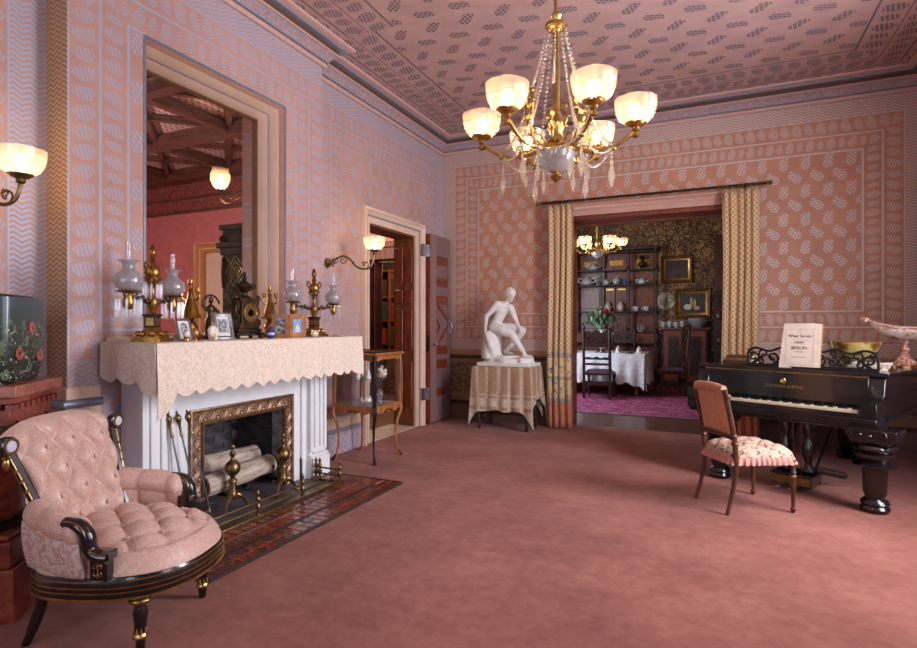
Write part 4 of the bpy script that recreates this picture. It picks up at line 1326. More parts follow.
def sq(z, w, r=0.06, n=6):
    out = []
    for cx_, cy_, a0 in ((1, 1, 0), (-1, 1, pi / 2), (-1, -1, pi), (1, -1, 3 * pi / 2)):
        for k in range(n + 1):
            a = a0 + pi / 2 * k / n
            out.append((cx_ * (w - r) + r * cos(a), cy_ * (w - r) + r * sin(a), z))
    return out
m = MB(); JK = 0.70; rings = [(z_, w_ * JK) for z_, w_ in [(0.0, 0.255), (0.02, 0.268), (0.2, 0.282), (0.38, 0.29), (0.405, 0.288), (0.40, 0.27), (0.2, 0.262), (0.05, 0.25)]]
vs, fs = [], []
for z, w_ in rings: vs += sq(z, w_)
N4 = 28
for k in range(len(rings) - 1):
    for i in range(N4): fs.append((k * N4 + i, k * N4 + (i + 1) % N4, (k + 1) * N4 + (i + 1) % N4, (k + 1) * N4 + i))
fs.append(tuple(range(N4 - 1, -1, -1))); fs.append(tuple((len(rings) - 1) * N4 + i for i in range(N4)))
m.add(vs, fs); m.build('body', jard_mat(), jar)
m = MB(); m.box(-0.16, 0.16, -0.16, 0.16, 0.395, 0.42); m.build('lid', simple('dark_rim', (40, 34, 34), 0.3), jar, bevel=0.01)
M_petal = simple('pink_petal', (150, 84, 70), 0.3, var=0.25, vscale=40)
for (x, z, r_) in ((0.02, 0.29, 0.036), (0.13, 0.15, 0.04), (-0.08, 0.12, 0.034), (-0.14, 0.31, 0.036)):
    fl = MB()
    for k in range(7):
        a = 2 * pi * k / 7 + x
        fl.ball((x + r_ * 0.6 * cos(a), -0.281 * JK - 0.009 * (z / 0.4), z + r_ * 0.6 * sin(a)), r_ * 0.45, 6, 4, (1, 0.25, 0.8))
    f_ = fl.build('painted_flower', M_petal, jar)
    q = MB(); q.ball((x, -0.288 * JK - 0.009 * (z / 0.4), z), r_ * 0.24, 6, 4, (1, 0.4, 1)); q.build('flower_heart', simple('flower_heart', (70, 40, 30), 0.4), f_)
# side flowers facing the room
for (y, z, r_) in ((0.02, 0.26, 0.036), (-0.1, 0.14, 0.036), (0.11, 0.12, 0.034)):
    fl = MB()
    for k in range(7):
        a = 2 * pi * k / 7 + y
        fl.ball((0.281 * JK + 0.009 * (z / 0.4), y + r_ * 0.6 * cos(a), z + r_ * 0.6 * sin(a)), r_ * 0.45, 6, 4, (0.25, 1, 0.8))
    fl.build('painted_flower', M_petal, jar)

# ------------------------------------------------------------------ gas wall brackets
SH = [(0.042, 0.0), (0.06, 0.006), (0.085, 0.024), (0.102, 0.055), (0.11, 0.09), (0.113, 0.13)]
def shade_set(parent, at, sc=1.0, mat=None, bulb=None, ruffle=None, burner=True):
    x, y, z = at
    prof = [(r * sc, q * sc) for r, q in SH]
    m = MB(); m.shell(prof, 28, 0.003, at, rf=ruffle); sh = m.build('glass_shade', mat or M_frost, parent, ang=60)
    m = MB(); m.tube([(x + prof[0][0] * 1.25 * cos(a), y + prof[0][0] * 1.25 * sin(a), z + 0.004) for a in [2 * pi * k / 20 for k in range(20)]], 0.005 * sc, 6, closed=True)
    m.lathe([(0.012, -0.045), (0.022, -0.035), (0.02, -0.02), (0.045, -0.008), (0.05, 0.0), (0.03, 0.002)], 14, at)
    m.build('shade_holder', M_gold if burner else M_brass, parent)
    m = MB(); m.lathe([(0.011 * sc, 0), (0.013 * sc, 0.03 * sc), (0.028 * sc, 0.055 * sc), (0.03 * sc, 0.075 * sc), (0.022 * sc, 0.097 * sc), (0, 0.108 * sc)], 12, at); m.build('bulb', bulb or M_bulb, parent)
    return sh
def leaf_sprig(m, c, r, n=5, M=None):
    for k in range(n):
        a = 2 * pi * k / n
        m.ball((c[0] + r * cos(a), c[1], c[2] + r * sin(a)), r * 0.5, 6, 4, (1, 0.5, 1), M)
def bracket(label, base, tip, group='gas wall brackets'):
    t = thing('wall_sconce', label, 'sconce', base, atan2(tip[1] - base[1], tip[0] - base[0]), group)
    Lx = sqrt((tip[0] - base[0]) ** 2 + (tip[1] - base[1]) ** 2); h = tip[2] - base[2]
    m = MB(); m.lathe([(0.05, 0), (0.055, 0.01), (0.035, 0.02), (0.02, 0.03), (0.022, 0.05), (0, 0.06)], 16, M=T(ry=pi / 2)); leaf_sprig(m, (0.045, 0, 0), 0.03, 6); m.build('backplate', M_brass, t)
    pts = crom([(0.03, 0, 0.0), (Lx * 0.22, 0, 0.05), (Lx * 0.36, 0, 0.07), (Lx * 0.50, 0, 0.03), (Lx * 0.62, 0, -0.035), (Lx * 0.78, 0, -0.06), (Lx * 0.93, 0, -0.03), (Lx, 0, h - 0.045)], 6)
    m = MB(); m.tube(pts, 0.010, 8)
    m.tube(spiral((Lx * 0.33, 0, 0.025), 0.042, 0.012, pi / 2, pi / 2 - 7, 24), 0.006, 6); m.tube(spiral((Lx * 0.80, 0, -0.015), 0.04, 0.012, -pi / 2, -pi / 2 + 6.5, 24), 0.006, 6)
    leaf_sprig(m, (Lx * 0.2, 0, 0.02), 0.018); leaf_sprig(m, (Lx * 0.78, 0, 0.0), 0.016, 6); leaf_sprig(m, (Lx * 0.55, 0, 0.0), 0.013)
    m.build('scroll_arm', M_brass, t)
    shade_set(t, (Lx, 0, h), 1.0, burner=False)
    return t
bracket('brass gas bracket with lit glass shade on the wall above the jardiniere', (-3.55, 1.50, 2.02), (-3.21, 1.655, 2.11))
bracket('brass gas bracket with lit glass shade between mantel and doorway', (-3.55, 4.58, 1.97), (-3.12, 4.79, 2.10))
# ------------------------------------------------------------------ things on the mantel shelf (top of cloth z = 1.2405)
ZS = 1.2412
M_lampbr = simple('lamp_gilt', (150, 112, 56), 0.35, 0.95, var=0.25, vscale=30)
def argand(label, x, y, rz):
    t = thing('argand_lamp', label, 'lamp', (x, y, ZS), rz, 'pair of double argand lamps on the mantel')
    m = MB(); m.box(-0.085, 0.085, -0.085, 0.085, 0, 0.022); m.box(-0.07, 0.07, -0.07, 0.07, 0.022, 0.035)
    for k in range(8):
        a = pi / 4 * k + pi / 8; m.ball((0.072 * cos(a), 0.072 * sin(a), 0.05), 0.02, 7, 5)
    m.lathe([(0.075, 0.035), (0.066, 0.05), (0.05, 0.075), (0.036, 0.09)], 16); m.build('base', M_lampbr, t)
    m = MB(); m.box(-0.034, 0.034, -0.034, 0.034, 0.085, 0.165); m.box(-0.042, 0.042, -0.042, 0.042, 0.155, 0.17); pl = m.build('plinth_block', M_dbrass, t, bevel=0.004)
    for a in range(4):
        m = MB(); m.box(-0.022, 0.022, -0.036, -0.0345, 0.10, 0.145); m.build('gilt_panel', M_gold, pl, M=T(rz=a * pi / 2))
    m = MB(); m.lathe([(0.03, 0.17), (0.018, 0.18), (0.022, 0.2), (0.03, 0.215), (0.034, 0.24), (0.03, 0.265), (0.02, 0.275), (0.014, 0.31), (0.02, 0.345), (0.036, 0.36), (0.05, 0.375), (0.052, 0.385), (0.04, 0.40), (0.046, 0.42), (0.04, 0.445), (0.02, 0.46), (0.014, 0.475), (0.02, 0.49), (0.012, 0.50)], 16); m.build('column', M_lampbr, t)
    m = MB(); m.lathe([(0.008, 0.50), (0.016, 0.505), (0.01, 0.515), (0.02, 0.53), (0.022, 0.545), (0.014, 0.56), (0.018, 0.567), (0.008, 0.585), (0, 0.592)], 12); m.build('finial', M_lampbr, t)
    for s in (-1, 1):
        m = MB(); m.tube(crom([(0, s * 0.04, 0.40), (0, s * 0.075, 0.425), (0, s * 0.095, 0.46), (0, s * 0.07, 0.475), (0, s * 0.058, 0.45)], 5), 0.006, 6); m.build('scroll_ear', M_lampbr, t)
        m = MB(); m.tube(crom([(0, s * 0.02, 0.235), (0, s * 0.10, 0.245), (0, s * 0.19, 0.26), (0, s * 0.27, 0.275)], 5), 0.011, 8)
        for q in range(5): m.ball((0, s * (0.08 + 0.035 * q), 0.25 + 0.004 * q + (0.008 if q % 2 else -0.006)), 0.016, 6, 4)
        m.build('arm', M_dbrass, t)
        c = (0, s * 0.27, 0.0)
        m = MB(); m.lathe([(0.012, 0.19), (0.026, 0.205), (0.03, 0.235), (0.022, 0.262), (0.03, 0.28), (0.062, 0.288), (0.068, 0.293), (0.03, 0.298)], 16, c); bn = m.build('burner', M_lampbr, t)
        for k in range(10):
            a = 2 * pi * k / 10
            m = MB(); px, py = 0.062 * cos(a), c[1] + 0.062 * sin(a)
            m.lathe([(0, 0.135), (0.008, 0.15), (0.009, 0.245), (0.004, 0.258), (0.0, 0.26)], 4, (px, py, 0)); m.ball((px, py, 0.271), 0.008, 6, 4); m.build('prism', M_prism, bn)
        m = MB(); m.shell([(0.045, 0.298), (0.066, 0.315), (0.076, 0.345), (0.07, 0.375), (0.05, 0.398), (0.034, 0.41), (0.03, 0.43), (0.036, 0.45), (0.056, 0.462), (0.06, 0.463)], 24, 0.002, c); m.build('glass_shade', M_frostc, t, ang=60)
        m = MB(); m.shell([(0.02, 0.30), (0.019, 0.42), (0.0155, 0.47), (0.0155, 0.565)], 14, 0.002, c); m.build('chimney', thin_glass('lamp_chimney', tint=(0.97, 0.96, 0.98), refl=0.05, rough=0.15, milk=0.14, milkcol=(220, 215, 220), edge=0.4), t, ang=60)
    for k in range(10):
        a = 2 * pi * k / 10
        m = MB(); px, py = 0.05 * cos(a), 0.05 * sin(a)
        m.lathe([(0, 0.25), (0.007, 0.265), (0.008, 0.345), (0.003, 0.36), (0, 0.362)], 4, (px, py, 0)); m.ball((px, py, 0.372), 0.0075, 6, 4); m.build('prism', M_prism, t)
    return t
argand('gilt double argand lamp with prisms and frosted shades at the left end of the mantel', -3.07, 2.285, R(28))
argand('gilt double argand lamp with prisms and frosted shades at the right end of the mantel', -3.14, 3.87, 0)

def candelabrum(label, x, y):
    t = thing('brass_candlestick', label, 'candlestick', (x, y, ZS), 0.3, 'pair of brass branched candlesticks on the mantel')
    m = MB(); m.lathe([(0.06, 0), (0.064, 0.012), (0.045, 0.022), (0.03, 0.04), (0.042, 0.07), (0.046, 0.09), (0.03, 0.12), (0.018, 0.135), (0.03, 0.15)], 16); m.build('foot', M_lampbr, t)
    m = MB(); m.lathe([(0.062, 0.15), (0.066, 0.158), (0.055, 0.175), (0.04, 0.22), (0.028, 0.265), (0.018, 0.30), (0.014, 0.33)], 16, rf=lambda a, z, k: 1 + 0.06 * sin(6 * a)); m.build('bell_body', M_lampbr, t)
    m = MB(); m.lathe([(0.014, 0.33), (0.018, 0.345), (0.01, 0.36), (0.012, 0.38), (0.017, 0.385), (0.016, 0.41), (0.012, 0.412)], 10); m.build('candle_socket', M_lampbr, t)
    for k in range(3):
        a = 2 * pi * k / 3
        m = MB(); m.tube(crom([(0.012 * cos(a), 0.012 * sin(a), 0.27), (0.05 * cos(a), 0.05 * sin(a), 0.275), (0.062 * cos(a), 0.062 * sin(a), 0.30), (0.052 * cos(a), 0.052 * sin(a), 0.325)], 5), 0.006, 6); m.lathe([(0.008, 0.32), (0.017, 0.328), (0.016, 0.355), (0.012, 0.357)], 8, (0.052 * cos(a), 0.052 * sin(a), 0)); m.build('branch', M_lampbr, t)
    return t
candelabrum('brass branched candlestick between the left argand lamp and the picture frames', -3.22, 2.68)
candelabrum('brass branched candlestick behind the brown double photo frame', -3.25, 3.455)

# mantel clock
ck = thing('mantel_clock', 'dark bronze mantel clock with urn top and round gilt dial', 'clock', (-3.16, 3.10, ZS), 0)
m = MB()
for sx in (-1, 1):
    for sy in (-1, 1): m.ball((sx * 0.05, sy * 0.11, 0.014), 0.018, 8, 5)
m.box(-0.07, 0.07, -0.135, 0.135, 0.022, 0.045); m.box(-0.06, 0.06, -0.115, 0.115, 0.045, 0.075); m.build('base', M_dbrass, ck, bevel=0.006)
m = MB(); m.prism([(-0.10, 0.075), (0.10, 0.075), (0.078, 0.12), (0.075, 0.27), (0.095, 0.285), (0.095, 0.30), (-0.095, 0.30), (-0.095, 0.285), (-0.075, 0.27), (-0.078, 0.12)], -0.055, 0.055, M=MX(0)); m.build('case', M_dbrass, ck, bevel=0.004, fix=True)
m = MB(); m.lathe([(0.068, 0), (0.072, 0.012), (0.062, 0.02), (0.056, 0.012)], 28, M=T(0.053, 0, 0.19, ry=pi / 2)); m.build('bezel', M_gold, ck)
m = MB(); m.lathe([(0.058, 0), (0.058, 0.006), (0.03, 0.007), (0.028, 0.01), (0, 0.01)], 28, M=T(0.055, 0, 0.19, ry=pi / 2)); dl = m.build('dial', simple('copper_dial', (170, 112, 70), 0.35, 0.7), ck)
m = MB(); m.box(0.0665, 0.068, -0.002, 0.002, 0.19, 0.228); m.build('hand', M_blackmat, dl)
m = MB(); m.prism([(-0.002, 0), (0.002, 0), (0.002, 0.03), (-0.002, 0.03)], 0.0665, 0.068, M=T(0, 0, 0.19, rx=-1.9) @ Matrix(((0, 0, 1, 0), (1, 0, 0, 0), (0, 1, 0, 0), (0, 0, 0, 1)))); m.build('hand', M_blackmat, dl)
numm = MB(); numm.box(0.0655, 0.067, -0.0025, 0.0025, 0.042, 0.053); nme = numm.mesh('hour_mark'); nme.materials.append(M_blackmat)
for k in range(12): link('hour_mark', nme, None, dl, M=T(0, 0, 0.19, rx=k * pi / 6))
for s in (-1, 1):
    m = MB(); m.tube(spiral((0.03, s * 0.095, 0.12), 0.03, 0.008, -pi / 2, -pi / 2 + s * 7, 18, 'yz'), 0.011, 6); m.tube(crom([(0.03, s * 0.08, 0.15), (0.03, s * 0.105, 0.19), (0.03, s * 0.09, 0.24), (0.03, s * 0.105, 0.28)], 4), 0.012, 6); m.ball((0.03, s * 0.11, 0.305), 0.02, 7, 5); m.build('side_scroll', M_dbrass, ck)
m = MB(); m.lathe([(0.05, 0.30), (0.055, 0.31), (0.03, 0.32), (0.024, 0.34), (0.045, 0.36), (0.07, 0.385), (0.074, 0.395), (0.06, 0.405), (0.03, 0.42), (0.014, 0.435), (0.02, 0.45), (0.012, 0.465), (0.018, 0.48), (0, 0.50)], 16, sx=0.8); m.build('urn_finial', M_dbrass, ck)
for s in (-1, 1):
    m = MB(); m.tube(crom([(0, s * 0.055, 0.395), (0, s * 0.095, 0.41), (0, s * 0.10, 0.38), (0, s * 0.06, 0.365)], 4), 0.006, 6); m.build('urn_handle', M_dbrass, ck)
# bronze figure standing left of the clock
fg = thing('bronze_figurine', 'dark bronze draped figurine beside the clock, behind the silver photo frame', 'figurine', (-3.25, 2.875, ZS), 0)
m = MB(); m.lathe([(0.055, 0), (0.055, 0.02), (0.045, 0.03)], 14); m.build('base', M_dbrass, fg)
m = MB(); m.lathe([(0.04, 0.03), (0.045, 0.08), (0.04, 0.13), (0.026, 0.165), (0.022, 0.18), (0.03, 0.205), (0.032, 0.225), (0.022, 0.24), (0.010, 0.248), (0.010, 0.258), (0.017, 0.268), (0.019, 0.283), (0.015, 0.298), (0, 0.306)], 16, rf=lambda a, z, k: 1 + (0.10 * sin(5 * a + z * 40) if z < 0.2 else 0.0), sx=0.8)
m.tube(crom([(0, 0.026, 0.225), (0.02, 0.05, 0.19), (0.045, 0.045, 0.165), (0.05, 0.025, 0.18)], 4), [0.012] * 5 + [0.009] * 8, 6); m.tube(crom([(0, -0.026, 0.225), (0.01, -0.055, 0.21), (0.0, -0.06, 0.26), (0.01, -0.045, 0.30)], 4), [0.012] * 5 + [0.009] * 8, 6)
m.build('draped_figure', M_dbrass, fg)
m = MB(); m.tube(spiral((0.0, -0.01, 0.24), 0.085, 0.06, 0.2, 3.4, 16, 'yz'), 0.007, 6); m.build('garland', M_dbrass, fg)

# photo frames
def ph_frame(name, label, x, y, rz, w, h, b, mt, photo, oval=False, lean=0.22):
    t = thing(name, label, 'photo frame', (x, y, ZS + 0.004), rz, None)
    t.rotation_euler = (0, 0, rz)
    Mz = T(ry=-lean) @ Matrix(((0, 0, 1, 0), (1, 0, 0, 0), (0, 1, 0, 0), (0, 0, 0, 1)))
    m = MB(); sweep_h(m, [(-w / 2 + b, b), (-w / 2 + b, h - b), (w / 2 - b, h - b), (w / 2 - b, b)], [(0, 0), (b, 0), (b, 0.008), (b * 0.5, 0.014), (0, 0.008)], True); m.v = [tuple(Mz @ Vector(v)) for v in m.v]; m.build('frame', mt, t, fix=True)
    m = MB(); m.box(-w / 2 + b * 0.8, w / 2 - b * 0.8, b * 0.8, h - b * 0.8, -0.002, 0.003, Mz); pn = m.build('mount', M_paperw, t)
    m = MB()
    if oval: m.lathe([(1.0, 0.0), (1.0, 0.0015), (0, 0.0016)], 24, M=Mz @ T(0, h / 2, 0.003) @ Matrix.Diagonal((w * 0.25, h * 0.33, 1, 1)))
    else: m.box(-w * 0.26, w * 0.26, h * 0.24, h * 0.76, 0.003, 0.0045, Mz)
    m.build('photograph', photo, pn)
    m = MB(); m.tube([Mz @ Vector((0, h * 0.6, -0.004)), (-0.075 - lean * h * 0.4, 0, 0.003)], 0.003, 5); m.build('strut', mt, t)
    return t
def photo_mat(name, sc, a, b_):
    m, nt, b = new_mat(name); n1 = noise(nt, coords(nt), sc, 4, 0.65); nt.links.new(ramp(nt, n1.outputs[0], [(0.42, a), (0.6, b_)]), b.inputs['Base Color']); b.inputs['Roughness'].default_value = 0.4; return m
M_photo = photo_mat('grey_photograph', 45, (44, 44, 50), (170, 170, 176))
M_pewter = simple('pewter', (120, 116, 120), 0.4, 0.7, var=0.2, vscale=60)
ph_frame('photo_frame', 'small leaning silver frame with an oval portrait in front of the brass candlestick', -2.97, 2.44, R(-12), 0.095, 0.145, 0.014, M_silver, M_photo, True, 0.38)
ph_frame('photo_frame', 'pewter photo frame with a group photograph in front of the figurine', -2.99, 2.76, R(-14), 0.135, 0.185, 0.024, M_pewter, M_photo, False, 0.25)
t = thing('double_photo_frame', 'brown wooden folding double frame with a blue ship picture, at the clock\'s right', 'photo frame', (-3.06, 3.46, ZS + 0.002), 0)
M_burl = simple('burl_wood', (150, 96, 54), 0.35, var=0.25, vscale=18)
def leafp(w, h, b, ang, org, photo):
    Mz = T(org[0], org[1], 0, rz=ang) @ Matrix(((0, 0, 1, 0), (1, 0, 0, 0), (0, 1, 0, 0), (0, 0, 0, 1)))
    m = MB(); sweep_h(m, [(b, b), (b, h - b), (w - b, h - b), (w - b, b)], [(0, 0), (b, 0), (b, 0.012), (0, 0.01)], True); m.v = [tuple(Mz @ Vector(v)) for v in m.v]; lf = m.build('frame_leaf', M_burl, t, fix=True)
    m = MB(); m.box(b * 0.9, w - b * 0.9, b * 0.9, h - b * 0.9, 0.0, 0.005, Mz); m.build('picture', photo, lf)
    return Mz, lf
Mz, lf = leafp(0.165, 0.185, 0.038, R(-10), (0, 0), simple('blue_picture', (120, 150, 190), 0.5, var=0.12, vscale=30))
m = MB(); m.prism([(0.058, 0.055), (0.108, 0.055), (0.1, 0.045), (0.066, 0.045)], 0.005, 0.007, M=Mz); m.prism([(0.063, 0.062), (0.082, 0.062), (0.082, 0.12)], 0.005, 0.007, M=Mz); m.prism([(0.086, 0.062), (0.106, 0.062), (0.086, 0.115)], 0.005, 0.007, M=Mz); m.build('ship_print', M_paperw, lf)
leafp(0.13, 0.185, 0.03, R(-62), (-0.062, -0.116), M_photo)
# little things
def small(name, label, cat, x, y, parts, rz=0.0):
    t = thing(name, label, cat, (x, y, ZS), rz)
    for nm, m, mt in parts: m.build(nm, mt, t)
    return t
M_shell = simple('shell_white', (222, 206, 190), 0.35, var=0.12, vscale=40)
small('stopper_jar', 'small white round topped jar by the left lamp base', 'jar', -2.93, 2.41, [('jar_body', MB().lathe([(0.018, 0), (0.02, 0.008), (0.016, 0.022), (0.022, 0.03)], 12), M_lampbr), ('ball_top', MB().ball((0, 0, 0.045), 0.021, 12, 8), M_shell)])
sh = MB(); sh.tube(spiral((0, 0, 0.055), 0.030, 0.006, -pi / 2, -pi / 2 + 11, 40, 'yz'), [0.026 * (1 - 0.85 * k / 40) + 0.003 for k in range(41)], 10)
small('white_seashell', 'knobbly white seashell in front of the pewter frame', 'shell', -2.96, 2.63, [('whorl', sh, M_shell), ('spines', MB().ball((0.01, 0.03, 0.05), 0.014, 6, 4).ball((0.0, -0.03, 0.05), 0.012, 6, 4).ball((0.02, 0.0, 0.016), 0.014, 6, 4), M_shell)], 0.4)
small('gold_glass_globe', 'small gold glass globe on a foot between the two photo frames', 'ornament', -3.06, 2.58, [('foot', MB().lathe([(0.02, 0), (0.02, 0.006), (0.008, 0.014), (0.012, 0.022)], 12), M_gold), ('globe', MB().ball((0, 0, 0.05), 0.032, 14, 9), simple('gold_lustre', (196, 140, 80), 0.15, 0.6)), ('jewel', MB().ball((0.028, 0.01, 0.05), 0.008, 8, 5), simple('turquoise', (40, 140, 170), 0.2))])
small('cobalt_vase', 'small cobalt blue vase standing between clock and double frame', 'vase', -2.99, 3.19, [('body', MB().lathe([(0.015, 0), (0.02, 0.004), (0.027, 0.025), (0.026, 0.05), (0.014, 0.066), (0.012, 0.08), (0.017, 0.088)], 16), simple('cobalt_glaze', (26, 36, 130), 0.12, coat=0.6)), ('white_band', MB().lathe([(0.0275, 0.026), (0.0282, 0.03), (0.0282, 0.042), (0.0268, 0.046)], 16), simple('gilt_band', (170, 180, 210), 0.3))])
small('pale_conch', 'pale conch shell lying beside the right lamp base', 'shell', -2.98, 3.68, [('whorl', MB().lathe([(0, -0.05), (0.012, -0.04), (0.026, -0.015), (0.03, 0.0), (0.022, 0.02), (0.01, 0.035), (0, 0.045)], 12, (0, 0, 0), T(z=0.03, rx=pi / 2)), M_shell), ('lip', MB().ball((0.022, -0.01, 0.03), 0.022, 8, 6, (0.5, 1.3, 0.8)), M_shell)])
small('flat_white_dish', 'flat pale dish lying right of the lamp base at the mantel end', 'dish', -2.97, 3.99, [('dish', MB().lathe([(0.02, 0), (0.045, 0.004), (0.055, 0.012), (0.05, 0.012), (0.0, 0.006)], 18), M_shell), ('rim', MB().lathe([(0.0535, 0.0105), (0.057, 0.0135), (0.0535, 0.0145)], 18), M_gold)])
# ------------------------------------------------------------------ glazed vitrine table
M_vwood = simple('honey_walnut', (146, 90, 48), 0.35, var=0.3, vscale=5, stretch=(6, 6, 0.7), coat=0.2)
vt = thing('display_vitrine', 'small walnut glazed vitrine on cabriole legs beside the mantel', 'display cabinet', (-3.165, 4.735, 0))
VH = 0.235
for sx in (-1, 1):
    for sy in (-1, 1):
        front = (sx > 0 and sy < 0)
        pts = crom([(sx * (VH - 0.0), sy * (VH - 0.0), 0.0), (sx * (VH - 0.012), sy * (VH - 0.012), 0.05), (sx * (VH - 0.03), sy * (VH - 0.03), 0.18), (sx * (VH - 0.022), sy * (VH - 0.022), 0.34), (sx * (VH + 0.008), sy * (VH + 0.008), 0.47), (sx * VH, sy * VH, 0.54)], 5)
        rr = [0.015 - 0.004 * min(1, k / 6) + 0.012 * max(0, (k - 12) / 13) for k in range(len(pts))]
        m = MB(); m.tube(pts, rr, 8); lg = m.build('leg', M_blackmat if front else M_vwood, vt)
        m = MB(); m.tube([(sx * (VH + 0.012), sy * (VH + 0.012), 0.0), (sx * VH, sy * VH, 0.03), (sx * (VH - 0.01), sy * (VH - 0.01), 0.055)], [0.02, 0.016, 0.013], 8); m.build('sabot', M_dbrass, lg)
        m = MB(); m.box(sx * VH - 0.016, sx * VH + 0.016, sy * VH - 0.016, sy * VH + 0.016, 0.53, 1.04); m.build('post', M_blackmat if front else M_vwood, vt, bevel=0.005)
def apron(M_):
    poly = [(-VH + 0.016, 0.53), (-VH + 0.016, 0.50), (-0.12, 0.47), (-0.06, 0.50), (0.0, 0.465), (0.06, 0.50), (0.12, 0.47), (VH - 0.016, 0.50), (VH - 0.016, 0.53), (VH - 0.016, 0.555), (-VH + 0.016, 0.555)]
    m = MB(); m.prism(poly, -0.010, 0.010, M=M_); a = m.build('apron', M_vwood, vt, fix=True)
    m = MB()
    for k in range(5): m.ball((0.03 * (k - 2), 0.505 - 0.006 * abs(k - 2), 0.012), 0.012, 6, 4, (1, 0.8, 0.5), M_)
    m.build('carved_mount', M_dbrass, a)
    m = MB(); m.prism([(-VH + 0.016, 1.04), (-VH + 0.016, 0.985), (-0.1, 1.005), (0.0, 1.0), (0.1, 1.005), (VH - 0.016, 0.985), (VH - 0.016, 1.04)], -0.010, 0.010, M=M_); m.build('top_rail', M_vwood, vt, fix=True)
    m = MB(); m.box(-VH + 0.016, VH - 0.016, 0.555, 1.0, -0.003, 0.003, M_); m.build('glass_side', M_clear, vt)
apron(T(0, -VH, 0, rx=pi / 2)); apron(T(VH, 0, 0, rz=pi / 2) @ T(rx=pi / 2)); apron(T(0, VH, 0, rz=pi) @ T(rx=pi / 2)); apron(T(-VH, 0, 0, rz=-pi / 2) @ T(rx=pi / 2))
m = MB(); m.box(-VH, VH, -VH, VH, 0.535, 0.552); m.build('floor_board', simple('vitrine_lining', (150, 140, 140), 0.6), vt)
m = MB(); m.box(-VH + 0.02, VH - 0.02, -VH + 0.02, VH - 0.02, 0.79, 0.797); m.build('glass_shelf', thin_glass('green_edge_glass', tint=(0.9, 0.97, 0.94), refl=0.12), vt)
m = MB(); sweep_h(m, [(-VH + 0.05, -VH + 0.05), (VH - 0.05, -VH + 0.05), (VH - 0.05, VH - 0.05), (-VH + 0.05, VH - 0.05)][::-1], [(0, 1.04), (0.075, 1.04), (0.085, 1.052), (0.075, 1.068), (0, 1.072)], True); m.build('top_frame', M_vwood, vt, fix=True)
m = MB(); m.box(-VH + 0.05, VH - 0.05, -VH + 0.05, VH - 0.05, 1.055, 1.06); m.build('glass_top', M_clear, vt)
m = MB(); m.tube([(-VH - 0.02, -VH - 0.02, 1.078), (VH + 0.02, -VH - 0.02, 1.078), (VH + 0.02, VH + 0.02, 1.078), (-VH - 0.02, VH + 0.02, 1.078)], 0.006, 6, closed=True); m.build('brass_edge', M_dbrass, vt)
def deco_mat(name, a, b_, c, sc=30):
    m, nt, b = new_mat(name); n1 = noise(nt, coords(nt), sc, 3, 0.6, 1.0); nt.links.new(ramp(nt, n1.outputs[0], [(0.40, a), (0.5, b_), (0.6, c)]), b.inputs['Base Color']); b.inputs['Roughness'].default_value = 0.2; return m
M_china = deco_mat('gilt_china', (236, 230, 226), (226, 214, 206), (150, 100, 60))
M_china2 = deco_mat('blue_gilt_china', (230, 228, 228), (60, 70, 120), (170, 120, 50))
VX, VY = -3.165, 4.735
def shelf_item(name, label, cat, x, y, z, parts, rz=0):
    t = thing(name, label, cat, (VX + x, VY + y, z), rz)
    for nm, m, mt in parts: m.build(nm, mt, t)
    return t
up = 0.7985; lo = 0.5535
shelf_item('porcelain_cone', 'tall white porcelain cone on the vitrine glass shelf', 'ornament', 0.04, -0.05, up, [('cone', MB().lathe([(0.028, 0), (0.03, 0.01), (0.02, 0.06), (0.008, 0.10), (0, 0.108)], 14), M_white), ('foot', MB().lathe([(0.034, 0), (0.034, 0.006), (0.0285, 0.008)], 14), M_gold)])
shelf_item('porcelain_egg', 'white porcelain egg cup at the left of the vitrine shelf', 'ornament', -0.02, -0.14, up, [('egg', MB().ball((0, 0, 0.034), 0.026, 12, 8, (1, 1, 1.2)), M_white), ('cup', MB().lathe([(0.02, 0), (0.012, 0.006), (0.02, 0.02), (0.026, 0.024)], 12), M_shell)])
shelf_item('porcelain_basket', 'gilt and white porcelain flower basket on the vitrine shelf at right', 'ornament', 0.10, 0.10, up, [('basket', MB().lathe([(0.03, 0), (0.05, 0.012), (0.062, 0.05), (0.058, 0.055)], 14), M_china), ('blossoms', MB().ball((0, 0, 0.07), 0.03, 8, 5).ball((0.03, 0.02, 0.075), 0.022, 7, 5).ball((-0.03, 0.01, 0.08), 0.022, 7, 5).ball((0.0, -0.03, 0.085), 0.022, 7, 5).ball((0.005, 0.0, 0.11), 0.02, 7, 5), M_china)])
shelf_item('porcelain_teapot', 'white porcelain teapot with brown leaves on the vitrine floor at left', 'teapot', 0.05, -0.10, lo, [('pot', MB().lathe([(0.03, 0), (0.05, 0.015), (0.058, 0.04), (0.045, 0.065), (0.02, 0.075), (0.008, 0.085), (0.012, 0.095), (0, 0.104)], 16), M_china), ('spout', MB().tube([(0, -0.05, 0.03), (0, -0.075, 0.05), (0, -0.085, 0.08)], [0.014, 0.01, 0.007], 8), M_china), ('handle', MB().tube(crom([(0, 0.045, 0.06), (0, 0.08, 0.065), (0, 0.08, 0.03), (0, 0.05, 0.025)], 4), 0.006, 6), M_china)])
